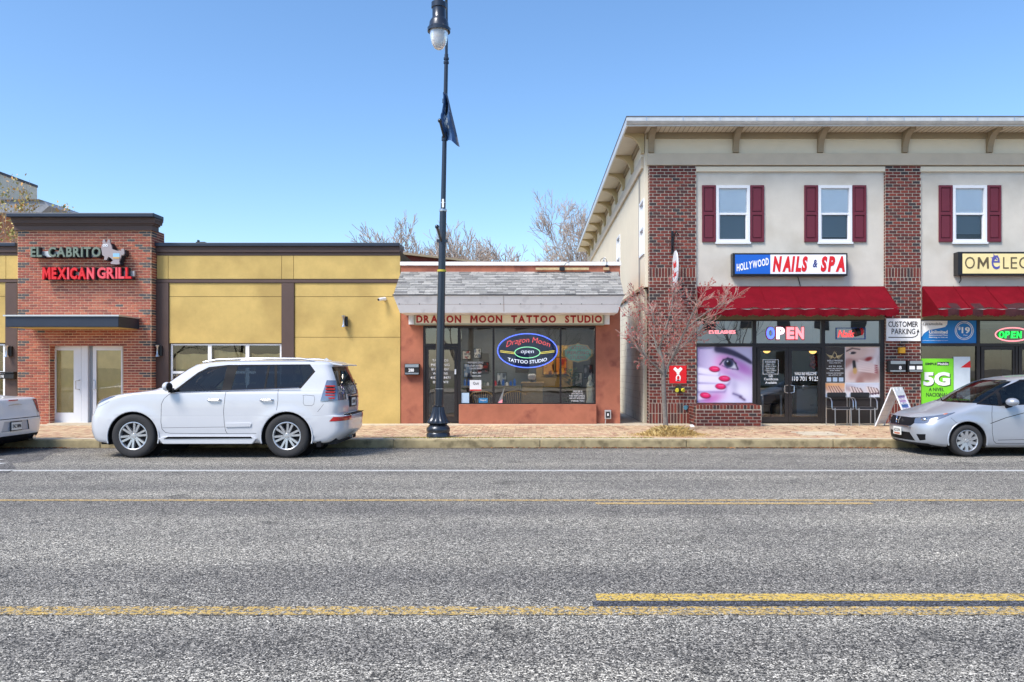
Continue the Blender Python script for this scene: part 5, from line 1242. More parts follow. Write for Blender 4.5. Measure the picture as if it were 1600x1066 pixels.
for q in ((1307.5, 1354, 512, 513.2), (1307.5, 1354, 529, 530.2), (1307.5, 1308.7, 513.2, 529), (1352.8, 1354, 513.2, 529)): MB().box(X(q[0]), X(q[1]), RB+.055, RB+.07, Z(q[3]), Z(q[2])).build('border_tube', mat('blue_border', C(30, 70, 150), .4) if q[0] == 1307.5 and q[2] == 512 else bpy.data.materials['blue_border'], s)
text('lettering', 'Nails', X(1311), X(1336), Z(527), Z(516), RB+.06, n_red, s, t=.01, shear=.3, bold=-.01)
MB().tube([(X(1337), RB+.06, Z(520)), (X(1344), RB+.06, Z(518))], .11, 12).build('bottle_shape', m_blackp, s); MB().ell((X(1347), RB+.05, Z(518)), .07, .04, .10).build('bottle_cap', m_red, s, smooth=True)
# second shop: mobile adverts
s = thing('mobile_advert_banner', 'blue banner offering an Unlimited plan for $19 in the second shop transom', 'banner', (X(1484), RB+.05, Z(536)))
yb = RB+.05
MB().box(X(1440.5), X(1527.3), yb, yb+.03, Z(536.3), Z(501)).build('blue_panel', mat('bright_blue_print', C(20, 120, 196), .45, var=.06, vscale=1), s)
wv = [(1440.7, 501.2), (1482, 501.2), (1481.5, 507), (1478, 511), (1468, 513), (1452, 516), (1445, 521), (1441, 527), (1440.7, 528)]
MB().prism([(X(a), Z(b)) for a, b in wv], lambda u, v, t: (u, t, v), yb-.003, yb-.0005).build('white_panel', m_whited, s)
tx = lambda nm, t_, a, b, y0_, y1_, m, **k: text(nm, t_, X(a), X(b), Z(y1_), Z(y0_), yb-.004, m, s, t=.002, **k)
tx('lettering', 'Lycamobile', 1443.5, 1474, 504, 509.5, m_ink, bold=.005)
tx('lettering', 'Unlimited', 1453, 1482, 516, 521.5, m_whitep, bold=.03); tx('lettering', 'International Plans', 1453, 1482, 522.6, 524.6, m_whitep, bold=.03); tx('lettering', 'Starting as low as', 1453, 1482, 526, 528.4, m_whitep, bold=.03)
tx('lettering', '19', 1504, 1517, 511, 521, m_whitep, bold=.03); tx('lettering', '$', 1498.5, 1502.5, 510.5, 516, m_whitep, bold=.02); tx('lettering', 'Plan', 1507, 1513, 522.8, 524.8, m_whitep)
tx('lettering', 'terms and conditions apply see store', 1443, 1482, 531.5, 533, m_whitep)
for rr in (14.2, 12):
    pr = [(X(1508)+rr*RB/F*math.cos(2*math.pi*k/40), yb-.004, Z(516.5)+rr*RB/F*math.sin(2*math.pi*k/40)) for k in range(41)]
    MB().tube(pr, .009, 4, caps=False).build('ring', m_whitep, s)
s = thing('lime_poster', 'lime green poster reading SIMPLE Mobile 5G A NIVEL NACIONAL in the second shop window', 'poster', (X(1465), RB+.04, Z(636)))
m_lime = mat('lime_print', C(122, 214, 44), .5)
MB().box(X(1439.8), X(1490.8), yb-.02, yb+.02, Z(636), Z(560.5)).build('sheet', m_lime, s)
yb2 = yb-.022
t2 = lambda t_, a, b, y0_, y1_, m, **k: text('lettering', t_, X(a), X(b), Z(y1_), Z(y0_), yb2, m, s, t=.002, **k)
MB().box(X(1465), X(1483.5), yb2-.001, yb2+.001, Z(571.3), Z(565.8)).build('black_tag', m_ink, s)
t2('SIMPLE', 1446.5, 1464, 566.8, 570.5, m_ink, bold=.03); text('lettering', 'Mobile', X(1466), X(1482.5), Z(570.5), Z(566.8), yb2-.002, m_whitep, s, t=.002, bold=.02)
text('lettering_shadow', '5G', X(1444.5), X(1486.5), Z(604.5), Z(582.5), yb2, mat('dark_green', C(50, 90, 30), .5), s, t=.002, bold=.05); text('lettering', '5G', X(1443.5), X(1485), Z(603), Z(581.5), yb2-.003, m_whitep, s, t=.002, bold=.05)
t2('A NIVEL', 1452, 1476, 606, 611.5, m_ink, bold=.01); t2('NACIONAL', 1448, 1482, 614, 620, m_ink, bold=.01)
s = thing('shop_notice_poster', 'white poster with a red triangle beside the lime green poster', 'poster', (X(1505), RB+.04, Z(636)))
MB().box(X(1491.5), X(1517), yb-.015, yb+.02, Z(636), Z(557.5)).build('sheet', mat('pale_print', C(206, 218, 226), .5, var=.08, vscale=3), s)
MB().prism([(X(1502), Z(574.5)), (X(1518), Z(574.5)), (X(1517), Z(563.5))], lambda u, v, t: (u, t, v), yb-.018, yb-.016).build('red_triangle', m_red, s)
s = thing('open_sign', 'green OPEN sign in a pink ring in the second shop transom at the right edge', 'neon sign', (X(1580), RB+.05, Z(534)))
MB().tube([(X(1585)+27*RB/F*math.cos(2*math.pi*k/32), RB+.08, Z(522.5)+10.5*RB/F*math.sin(2*math.pi*k/32)) for k in range(33)], .017, 6, caps=False).build('ring_tube', n_pink, s, smooth=True)
for ch, a in (('O', 1562.5), ('P', 1571.5), ('E', 1581), ('N', 1590)): text('letter', ch, X(a), X(a+8.2), Z(528.5), Z(517.5), RB+.06, n_lime, s, t=.02, bold=.03, shear=.1)
for i_, (px_, dd_) in enumerate(((1140, 23), (1235, 23), (1330, 23), (1500, 23), (1580, 23))):
    s = thing('ceiling_light', 'glowing ceiling panel '+('above the eye poster inside the salon', 'behind the salon doors', 'behind the collage poster inside the salon', 'behind the blue banner', 'behind the green open sign')[i_], 'ceiling light', (X(px_, dd_), dd_, Z(497)-.03))
    MB().box(X(px_, dd_)-.35, X(px_, dd_)+.35, dd_-.2, dd_+.2, Z(497)-.04, Z(497)-.002).build('light_panel', bpy.data.materials['warm_panel'], s)
# furniture inside second shop / salon
s = thing('red_decoration', 'cluster of red flowers hanging inside the salon right door', 'decoration', (X(1275, 22.5), 22.5, Z(575, 22.5)))
fm = MB(); 
for k in range(14): fm.ell((X(1268+rnd()*14, 22.5), 22.4+rnd()*.2, Z(553+rnd()*22, 22.5)), .06, .06, .07, 7, 5)
fm.build('flowers', m_red, s, smooth=True)['kind'] = 'stuff'
s = thing('reception_counter', 'white reception counter inside the salon behind the right door', 'counter', (X(1262, 23), 23, SZ))
MB().bpx(1245, 1300, 606, 650, 22.8, 23.4).build('counter_body', m_white, s); MB().bpx(1243, 1302, 603, 606, 22.7, 23.5).build('counter_top', m_white, s, bevel=.01)
s = thing('manicure_table', 'grey manicure table inside the salon behind the left door', 'table', (X(1205, 23), 23, SZ))
MB().bpx(1188, 1224, 613, 617, 22.8, 23.3).build('table_top', m_intw, s); MB().bpx(1190, 1193, 617, 650, 22.85, 23.25).build('leg', m_alu, s); MB().bpx(1219, 1222, 617, 650, 22.85, 23.25).build('leg', m_alu, s)
for px, py, lab in ((1198, 548, 'small warm lamp glowing at upper left inside the salon'), (1270, 549, 'small warm lamp glowing above the red flowers inside the salon')):
    s = thing('pendant_lamp', lab, 'lamp', (X(px, 24), 24, Z(py, 24)))
    MB().ell((X(px, 24), 24, Z(py, 24)), .11, .11, .08).build('lamp_shade', n_amber, s, smooth=True); MB().tube([(X(px, 24), 24, Z(py, 24)+.05), (X(px, 24), 24, Z(495)+.0)], .01, 5).build('cord', m_blackp, s)
# ================================================================ street furniture
# A-frame sign
def aframe():
    s = thing('sandwich_board', 'white folding sandwich board with purple and blue print between the chairs and silver car', 'sandwich board', (X(1401, 20.0), 20.0, SZ), rotz=R(46))
    local(s)
    h, w2, sp = .98, .31, .40          # legs open along local y... front face towards -y
    rnn = math.atan2(sp, h)
    def leaf(sg, name):
        f = MB(); t = .03
        def q(u, v, d): return (u, sg*(sp*(1-v/h))-sg*0+ (-d if sg < 0 else d), v)
        def bx(u0, u1, v0, v1, d0=0, d1=t):
            f.add([q(u0, v0, d0), q(u1, v0, d0), q(u1, v1, d0), q(u0, v1, d0), q(u0, v0, d1), q(u1, v0, d1), q(u1, v1, d1), q(u0, v1, d1)], [(0, 1, 2, 3), (7, 6, 5, 4), (0, 4, 5, 1), (1, 5, 6, 2), (2, 6, 7, 3), (3, 7, 4, 0)])
        bx(-w2, -w2+.06, 0, h-.08); bx(w2-.06, w2, 0, h-.08); bx(-w2+.06, w2-.06, .05, .13); bx(-w2+.06, w2-.06, h-.2, h-.08)
        for (a, b) in ((-w2, -w2+.16), (-.11, .11), (w2-.16, w2)): bx(a, b, h-.08, h)
        o = f.build(name, m_white, s)
        if sg > 0:
            pn = MB(); pn.add([q(-w2+.06, .13, .012), q(w2-.06, .13, .012), q(w2-.06, h-.2, .012), q(-w2+.06, h-.2, .012)], [(0, 1, 2, 3)]); pn.build('back_panel', m_whited, o)
            rb2 = MB()
            for k in range(1, 5):
                v = .13+(h-.33)*k/5; rb2.add([q(-w2+.06, v-.006, .0), q(w2-.06, v-.006, .0), q(w2-.06, v+.006, .0), q(-w2+.06, v+.006, .0)], [(0, 1, 2, 3)])
            for k in (-.09, .09): rb2.add([q(k-.006, .13, 0), q(k+.006, .13, 0), q(k+.006, h-.2, 0), q(k-.006, h-.2, 0)], [(0, 1, 2, 3)])
            rb2.build('panel_ribs', m_white, o)['kind'] = 'stuff'
        else:
            pn = MB(); n = 24; cols = []
            vv = np.linspace(0, 1, n+1)
            for i in range(n+1):
                v = .13+(h-.33)*i/n; pn.v += [q(-w2+.06, v, .008), q(w2-.06, v, .008)]
            pn.f = [(2*i, 2*i+1, 2*i+3, 2*i+2) for i in range(n)]; pn.m = [0]*n
            po = pn.build('printed_panel', VC, o)
            cc = []
            for i in range(n+1):
                c_ = [(236, 238, 245), (70, 120, 190), (214, 150, 200), (110, 110, 190), (40, 90, 170), (190, 140, 200), (150, 120, 190)][min(6, int(i/n*7))]
                l_ = lin(c_); cc += [l_, l_]
            at = po.data.color_attributes.new('Col', 'FLOAT_COLOR', 'POINT'); at.data.foreach_set('color', [x for c_ in cc for x in c_])
            lt = MB()
            for s_, v0, v1, a in (('HOLLYWOOD', .66, .72, .24), ('NAILS & SPA', .56, .62, .24), ('WALK INS', .43, .48, .2), ('WELCOME', .34, .39, .2), ('410 701 9125', .2, .26, .26)):
                tfit(lt, s_, 0, 1, 0, 1, 0, bold=.02, fn=lambda u, v, k: q(-a+2*a*u, v0+(v1-v0)*v, .012+.002*k))
            lt.build('lettering', m_whitep, o)['kind'] = 'stuff'
    leaf(-1, 'front_leaf'); leaf(1, 'back_leaf')
    MB().tube([(-w2+.02, 0, h-.05), (w2-.02, 0, h-.05)], .012, 6).build('hinge', m_alu, s)
aframe()
# chairs: black padded, chrome tube frame
def chair(px, lab):
    s = thing('waiting_chair', lab, 'chair', (X(px, 20.45), 20.45, SZ), group='black and chrome chairs outside the nail salon')
    local(s); wd = .27
    MB().box(-.25, .25, -.22, .22, .42, .47).build('seat', m_blackp, s, bevel=.02)
    MB().box(-.24, .24, .19, .24, .70, .83).build('backrest', m_blackp, s, bevel=.02)
    for sg in (-1, 1):
        MB().tube([(sg*wd, .2, 0), (sg*wd, .2, .66), (sg*wd, .17, .70), (sg*wd, .0, .70), (sg*wd, -.12, .68), (sg*wd, -.19, .60), (sg*wd, -.20, .44), (sg*(wd-.1), -.2, .42)], .014, 7).build('arm_tube', m_sil, s, smooth=True)
        MB().tube([(sg*(wd-.07), -.24, 0), (sg*(wd-.07), -.22, .45)], .014, 7).build('leg', m_sil, s, smooth=True)
        MB().tube([(sg*wd, .205, 0), (sg*wd, .205, .45)], .014, 7).build('leg', m_sil, s, smooth=True)
        MB().tube([(sg*(wd), .2, .66), (sg*(wd-.02), .215, .80)], .012, 7).build('back_post', m_sil, s, smooth=True)
    MB().tube([(-wd, -.2, .415), (wd, -.2, .415)], .013, 7).build('front_rail', m_sil, s)
    MB().tube([(-wd, .2, .415), (wd, .2, .415)], .013, 7).build('back_rail', m_sil, s)
chair(1312, 'black padded chrome chair nearest the salon doors'); chair(1349, 'black padded chrome chair nearest the sandwich board')
for i, (px, lab) in enumerate(((1205, 'dark stool at the manicure table inside the salon'),)):
    s = thing('stool', lab, 'stool', (X(px, 22.6), 22.6, SZ))
    MB().lathe([(.001, .47), (.18, .47), (.2, .44), (.18, .41), (.03, .4), (.03, .08), (.2, .02), (.2, 0)], (X(px, 22.6), 22.6, SZ), 14).build('seat', m_blackp, s, smooth=True)

# ---- street lamp
LD = 16.98; lx = X(684.8, LD); m_pole = mat('black_green_enamel', C(50, 56, 66), .32, metal=.5, coat=.3)
s = thing('street_lamp', 'tall black street lamp with fluted base and hanging glass globe on the kerb', 'street lamp', (lx, LD, SZ))
k_ = LD/F
def pr(l): return [(r_*k_, (683-y_)*k_) for r_, y_ in l]
MB().lathe(pr([(0, 683), (18.5, 683), (18.5, 678), (17, 675.5), (18.5, 673), (18.3, 669), (16, 666), (14, 664), (12.5, 663)]), (lx, LD, SZ), 32).build('pedestal', m_pole, s, smooth=True)
MB().lathe(pr([(12.5, 663), (16, 661), (16, 659), (14, 656), (12, 652), (9.5, 645), (8.3, 638), (8, 636)]), (lx, LD, SZ), 64, flute=.10, nf=16).build('fluted_base', m_pole, s, smooth=True, )
MB().lathe(pr([(8.3, 636), (8.8, 635), (8.8, 633.5), (7.4, 633)]), (lx, LD, SZ), 24).build('collar', m_pole, s, smooth=True)
def pz(y_): return Z(y_, LD)
def pxx(y_):            # slight lean of the shaft as photographed
    t = (pz(y_)-SZ)/(pz(85)-SZ); return lx+t*(X(697.5, LD)-X(684.8, LD))
MB().tube([(pxx(y_), LD, pz(y_)) for y_ in (634, 500, 350, 330)], [6.8*k_, 6.3*k_, 5.4*k_, 5.2*k_], 16).build('lower_shaft', m_pole, s, smooth=True)
MB().tube([(pxx(y_), LD, pz(y_)) for y_ in (330, 220, 85)], [4.0*k_, 3.6*k_, 3.0*k_], 14).build('upper_shaft', m_pole, s, smooth=True)
# pale permit stickers and wire wraps on the shaft
for y_, w_ in ((608, .012), (318, .02), (200, .015)):
    MB().lathe([(7.1*k_ if y_ > 400 else 4.2*k_, 0), (7.1*k_ if y_ > 400 else 4.2*k_, w_)], (pxx(y_), LD, pz(y_)), 16).build('wire_wrap', m_sil, s)
MB().box(pxx(318)-.02, pxx(318)+.02, LD-4.3*k_, LD-4.0*k_, pz(325), pz(312)).build('permit_sticker', m_whitep, s)
MB().lathe([(5.6*k_, 0), (5.9*k_, .02), (5.6*k_, .05), (4.1*k_, .06)], (pxx(331), LD, pz(331)), 20).build('shaft_collar', m_sil, s, smooth=True)
MB().lathe([(7.0*k_, 0), (7.0*k_, .045)], (pxx(425), LD, pz(425)), 18).build('yellow_band', mat('yellow_tape', C(190, 175, 60), .6), s)
for y_ in (377,):
    MB().box(pxx(y_)-8.5*k_, pxx(y_)+8.5*k_, LD-.05, LD+.05, pz(y_)-.03, pz(y_)+.03).build('clamp', m_pole, s)
    MB().tube([(pxx(y_)-1.5*k_, LD-.08, pz(y_)), (pxx(362)-5*k_, LD-.42, pz(360)+.0), ], .028, 8).build('banner_arm', m_pole, s)
    MB().ell((pxx(362)-5*k_, LD-.43, pz(360)+.0), .045, .045, .045).build('arm_finial', m_pole, s, smooth=True)
for y_ in (217, 158):
    MB().lathe([(4.8*k_, -.04), (4.8*k_, .04)], (pxx(y_), LD, pz(y_)), 14).build('clamp', m_pole, s)
MB().tube([(pxx(217), LD-.03, pz(217)), (pxx(217)-.06, LD-.35, pz(197))], .026, 8).build('banner_arm', m_pole, s)
MB().ell((pxx(217)-.06, LD-.36, pz(197)), .045, .045, .045).build('arm_finial', m_pole, s, smooth=True)
# arm to the luminaire
ztop = pz(85)
ax_ = pxx(85); LY = 15.2; luz = Z(78, LY)
arm = []
for t in [i/14 for i in range(15)]:
    a = math.pi*t
    arm.append((ax_-(ax_-X(686, LY))*t, (LD+LY)/2+(LD-LY)/2*math.cos(a), ztop+ (1.9)*math.sin(a)**.8 + t*(luz+1.25-ztop)))
MB().tube(arm, 2.3*k_, 10).build('arm', m_pole, s, smooth=True)
for y_ in (92, 98): MB().lathe([(4.2*k_, -.02), (4.2*k_, .02)], (pxx(y_), LD, pz(y_)), 14).build('clamp', m_pole, s)
kk = LY/F; lux = X(685.8, LY)
hd = lambda l: [(r_*kk, (78-y_)*kk) for r_, y_ in l]
lum = MB().lathe(hd([(14.5, 47), (17.8, 50), (18, 45), (15.5, 42), (14.5, 35), (11.5, 30), (10.3, 28), (10.3, 14), (11.8, 13), (11.8, 5), (7, 3), (6, -6), (2.3, -14)]), (lux, LY, luz), 28).build('lamp_head', m_pole, s, smooth=True)
m_globe = bpy.data.materials.new('frosted_globe'); m_globe.use_nodes = True
pgl = m_globe.node_tree.nodes['Principled BSDF']; pgl.inputs['Base Color'].default_value = C(216, 218, 222); pgl.inputs['Roughness'].default_value = .15; pgl.inputs['Transmission Weight'].default_value = .35
MB().lathe(hd([(14.3, 48), (14.3, 52), (13.5, 60), (11, 69), (7, 75.5), (3, 77.7), (.01, 78)]), (lux, LY, luz), 28).build('glass_globe', m_globe, s, smooth=True)
for a in range(6):
    an = a*math.pi/3; MB().tube([(lux+14.8*kk*math.cos(an), LY+14.8*kk*math.sin(an), luz+36*kk), (lux+18*kk*math.cos(an), LY+18*kk*math.sin(an), luz+32*kk)], .012, 5).build('rib', m_pole, s)
# torn banner hanging on the lamp
bn = thing('street_banner', 'torn faded blue banner hanging crumpled from the street lamp shaft', 'banner', (X(700, LD), LD-.1, pz(232)))
mb = MB(); nx_, nz_ = 10, 18
for j in range(nz_+1):
    v = j/nz_
    xa = X(692+ (1 if v < .5 else 0) - 1*v, LD)+.02*math.sin(v*9); xb = X(700+19*v, LD)
    for i in range(nx_+1):
        u = i/nx_
        mb.v.append((xa+(xb-xa)*u, LD-.12-.09*math.sin(u*9+v*3)-.05*math.sin(v*11+u*4), pz(150+ (66+16*u)*v-0*u)))
for j in range(nz_):
    for i in range(nx_): a = j*(nx_+1)+i; mb.f.append((a, a+1, a+nx_+2, a+nx_+1)); mb.m.append(1 if (i in (2, 3, 4) and 3 < j < 13 and (i+j) % 3) else (2 if i > 7 else 0))
mb.build('banner_cloth', [mat('banner_blue', C(52, 86, 130), .7, var=.3, vscale=6), mat('banner_grey', C(150, 166, 180), .7, var=.2, vscale=6), mat('banner_slate', C(84, 96, 116), .7, var=.2, vscale=6)], bn, smooth=True)

# ================================================================ trees
def perp(d):
    a = d.orthogonal().normalized(); b = d.cross(a); t = rnd()*6.283
    return a*math.cos(t)+b*math.sin(t)
def grow(p, d, L_, r_, lev, maxlev, T_, B_, bend=.25, up=.15, kids=(3, 5), ang=(.4, .9), tip=None, sides=6, shrink=.68, minr=0):
    n = 5 if lev < maxlev else 3
    pts = [p.copy()]; rr = [r_]; q = p.copy(); dd = d.copy()
    for i in range(n):
        dd = (dd+perp(dd)*bend*rnd()+Vector((0, 0, up))*.35).normalized(); q = q+dd*(L_/n); pts.append(q.copy()); rr.append(max(minr, r_*(1-.5*(i+1)/n)))
    (T_ if lev <= 1 else B_).tube(pts, rr, sides if lev < 2 else (4 if lev < maxlev else 3), caps=False)
    if lev == maxlev:
        if tip: tip(pts)
        return
    for k in range(random.randint(*kids)):
        i = random.randint(2 if lev else 3, n); a = random.uniform(*ang)
        base = pts[i]; bd = (pts[i]-pts[i-1]).normalized()
        nd = (bd*math.cos(a)+perp(bd)*math.sin(a)).normalized()
        grow(base, nd, L_*shrink*random.uniform(.75, 1.15), rr[i]*.68, lev+1, maxlev, T_, B_, bend, up, kids, ang, tip, sides, shrink, minr)
    grow(pts[-1], dd, L_*shrink, rr[-1]*.9, lev+1, maxlev, T_, B_, bend, up, kids, ang, tip, sides, shrink, minr)
m_bark = mat('grey_bark', C(120, 114, 108), .9, var=.35, vscale=14, bump=.8, bscale=60)
m_twig = mat('pale_twigs', C(164, 138, 128), .9, var=.2, vscale=5)
m_bud = mat('pink_red_buds', C(190, 96, 92), .8, var=.3, vscale=30)
m_bark2 = mat('brown_bark', C(92, 82, 74), .95, var=.25, vscale=3)
m_twig2 = mat('distant_twigs', C(168, 152, 140), .95, var=.15, vscale=1)
# street tree, limbs placed from the photograph
TD = 18.35
st = thing('street_tree', 'small bare tree with pinkish red buds in front of the corner brick pier', 'tree', (X(1040, TD), TD, SZ))
def tp(px, py, dy=0): return Vector((X(px, TD), TD+dy, Z(py, TD)))
TM, BM, UM = MB(), MB(), MB()
TM.tube([tp(1041, 678), tp(1040, 664), tp(1038.5, 640), tp(1037, 610), tp(1036.5, 585), tp(1035, 562), tp(1030, 545)], [.085, .062, .056, .053, .048, .042, .034], 12)
def budtip(pts):
    for k in range(2):
        if rnd() < .35: continue
        q = pts[random.randint(1, len(pts)-1)]+Vector((rnd()-.5, rnd()-.5, rnd()-.5))*.03
        s_ = .010+.010*rnd(); UM.add([q+Vector((s_, 0, 0)), q+Vector((-s_, 0, 0)), q+Vector((0, 0, s_*1.3)), q+Vector((0, s_, -s_))], [(0, 2, 3), (2, 1, 3), (0, 3, 1), (0, 1, 2)])
limbs = [([(1036.5, 587, 0), (1026, 574, -.1), (1010, 562, -.2), (999, 549, -.25), (992, 540, -.3)], .03, 5),
         ([(1037, 590, 0), (1046, 570, .1), (1056, 555, .2), (1070, 540, .3), (1085, 522, .35)], .034, 6),
         ([(1035, 562, 0), (1026, 545, 0), (1022, 520, .1), (1023, 500, .15), (1020, 482, .2)], .026, 5),
         ([(1046, 570, .1), (1056, 545, -.1), (1068, 515, -.25), (1078, 492, -.3), (1086, 474, -.35)], .026, 6),
         ([(1030, 545, 0), (1036, 520, -.2), (1042, 498, -.3), (1046, 478, -.3), (1048, 462, -.3)], .024, 6),
         ([(1070, 540, .3), (1090, 525, .2), (1106, 505, .1), (1120, 488, 0)], .022, 5),
         ([(1010, 562, -.2), (1002, 540, 0), (1000, 520, .1), (996, 508, .1)], .016, 4),
         ([(1068, 515, -.25), (1088, 498, -.3), (1108, 484, -.4), (1128, 474, -.4)], .016, 5),
         ([(1023, 500, .15), (1012, 490, .2), (1004, 478, .2)], .013, 4)]
for pts, r_, nk in limbs:
    P_ = [tp(a, b, c_) for a, b, c_ in pts]
    TM.tube(P_, [r_*(1-.55*i/(len(P_)-1)) for i in range(len(P_))], 8)
    for i in range(1, len(P_)):
        for k in range(max(2, nk//2)):
            bd = (P_[i]-P_[i-1]).normalized(); a = random.uniform(.3, .9); nd = (bd*math.cos(a)+perp(bd)*math.sin(a)); nd.y *= .8
            grow(P_[i-1].lerp(P_[i], rnd()*.6+.4), nd.normalized(), .24, r_*.38, 2, 4, TM, BM, .35, .12, (2, 3), (.35, .8), budtip, 5, .76, .005)
    grow(P_[-1], (P_[-1]-P_[-2]).normalized(), .27, r_*.4, 2, 4, TM, BM, .3, .12, (2, 4), (.3, .8), budtip, 5, .78, .005)
TM.build('trunk', m_bark, st, smooth=True); BM.build('branches', m_twig, st); UM.build('buds', m_bud, st)['kind'] = 'stuff'
# dry grass tuft and litter
gm = MB()
cxg = X(1046, 17.6)
for k in range(5200):
    t = random.gauss(0, .42); r2 = random.gauss(0, .2)
    x, y = cxg+t*1.0, 17.55+r2*1.3
    hh = max(.02, .20*math.exp(-(t/.55)**2-(r2/.3)**2)*random.uniform(.4, 1.2))
    a = rnd()*6.28; lean = Vector((math.cos(a), math.sin(a), 0))*hh*random.uniform(.3, 1.2); wv_ = Vector((math.sin(a), -math.cos(a), 0))*.005
    b = Vector((x, y, SZ-.01)); gm.add([b-wv_, b+wv_, b+lean*.5+Vector((0, 0, hh*.8))+wv_*.6, b+lean+Vector((0, 0, hh))], [(0, 1, 2), (0, 2, 3)], random.choice([0, 0, 1, 2]))
tag(gm.build('dry_grass', [mat('straw', C(186, 158, 98), .9), mat('pale_straw', C(212, 188, 130), .9), mat('brown_straw', C(150, 118, 70), .9)]), kind='stuff')
lm = MB()
def leafs(n, x0, x1, y0, y1, z, sx=.03):
    for k in range(n):
        x, y = random.uniform(x0, x1), random.uniform(y0, y1); a = rnd()*6.28; s_ = sx*random.uniform(.5, 1.2)
        c_, s2 = math.cos(a)*s_, math.sin(a)*s_; h1, h2 = rnd()*.02, rnd()*.02
        lm.add([(x-c_, y-s2, z), (x+s2*.5, y-c_*.5, z+h1), (x+c_, y+s2, z+.004), (x-s2*.5, y+c_*.5, z+h2)], [(0, 1, 2, 3)], random.randint(0, 2))
leafs(900, X(930, 16.3), X(1390, 16.3), 16.24, 16.35, .006); leafs(160, X(750, 16.3), X(930, 16.3), 16.27, 16.35, .006); leafs(140, X(0, 16.3), X(110, 16.3), 16.2, 16.35, .006)
leafs(120, X(1050, 18), X(1400, 18), 16.8, 20.3, SZ+.004, .025)
tag(lm.build('fallen_leaves', [mat('rust_leaf', C(122, 68, 42), .9), mat('dry_leaf', C(164, 112, 66), .9), mat('dark_leaf', C(80, 52, 40), .9)]), kind='stuff')
mm_ = MB()
for k in range(2600):
    x = random.uniform(X(600, 16.8), X(1020, 16.8)); y = random.gauss(16.76, .035 if abs(x-lx) > .9 else .08); hh = random.uniform(.006, .022); a = rnd()*6.28
    mm_.add([(x-.012*math.cos(a), y-.012*math.sin(a), SZ-.004), (x+.012*math.cos(a), y+.012*math.sin(a), SZ-.004), (x, y, SZ-.004+hh)], [(0, 1, 2)], k % 2)
tag(mm_.build('moss', [mat('moss_green', C(120, 122, 52), .95), mat('moss_dry', C(168, 156, 84), .95)]), kind='stuff')
# little bits of litter near the low wall
s = thing('litter', 'small white crumpled litter on the paving at the low brick wall corner', 'litter', (X(1082, 20), 19.9, SZ))
MB().add([(X(1078, 19.9), 19.9, SZ), (X(1085, 19.9), 19.85, SZ), (X(1084, 19.9), 20, SZ+.05), (X(1079, 19.9), 20.0, SZ+.04)], [(0, 1, 2, 3)]).build('paper', m_whitep, s)
# background bare trees
def bgtree(px, D_, pytop, spread, lab, grp=None, seed=0, lev=6, leaves=None, r0=None, sx=1):
    random.seed(100+seed)
    H = Z(pytop, D_); b = Vector((X(px, D_), D_, 0))
    t = thing('bare_tree' if not leaves else 'autumn_tree', lab, 'tree', b, group=grp)
    A, B = MB(), MB(); L0 = H*.30; LV = MB()
    def tipf(pts):
        if not leaves: return
        for k in range(leaves):
            q = pts[random.randint(1, len(pts)-1)]+Vector((rnd()-.5, rnd()-.5, rnd()-.5))*.5; s_ = .05+.05*rnd(); a = rnd()*6.28
            e1 = Vector((math.cos(a), math.sin(a), rnd()-.5))*s_; e2 = perp(e1.normalized())*s_*.7
            LV.add([q-e1, q-e2, q+e1, q+e2], [(0, 1, 2, 3)], random.randint(0, 2))
    grow(b, Vector((0, 0, 1)), L0, r0 or H*.022, 0, lev, A, B, .34, .12, (2, 3), spread, tipf, 6, .74, minr=.00028*D_)
    # scale so the crown top reaches the measured height
    zs_ = max(v[2] for v in B.v); k = H*1.10/zs_
    for mb_ in (A, B, LV): mb_.v = [(b.x+(v[0]-b.x)*k*sx, b.y+(v[1]-b.y)*k*sx, v[2]*k) for v in mb_.v]
    A.build('trunk', m_bark2, t, smooth=True); B.build('crown', m_twig2, t)
    if leaves: LV.build('leaves', [mat('yellow_leaf', C(196, 178, 118), .9), mat('orange_leaf', C(200, 156, 100), .9), mat('olive_leaf', C(150, 146, 84), .9)], t)['kind'] = 'stuff'
G_ = 'bare trees behind the shops'
bgtree(645, 62, 366, (.3, .75), 'bare tree behind the mustard parapet left of the lamp', G_, 1)
bgtree(668, 58, 352, (.3, .75), 'bare tree directly behind the street lamp', G_, 2)
bgtree(703, 60, 366, (.3, .75), 'bare tree just right of the street lamp', G_, 3)
bgtree(782, 66, 388, (.3, .7), 'low bare tree rising over the middle of the terracotta parapet', G_, 4)
bgtree(816, 68, 387, (.3, .7), 'second low bare tree over the parapet left of the big one', G_, 5)
bgtree(885, 58, 326, (.35, .85), 'largest bare tree beside the two storey building eave', G_, 16, lev=7, sx=.8)
bgtree(930, 70, 330, (.35, .85), 'bare tree half hidden behind the two storey building eave', G_, 7, lev=6)
bgtree(20, 30, 300, (.3, .8), 'tree with sparse yellow orange leaves behind the brick tower', None, 8, lev=5, leaves=5, r0=.12, sx=.55)
random.seed(11)
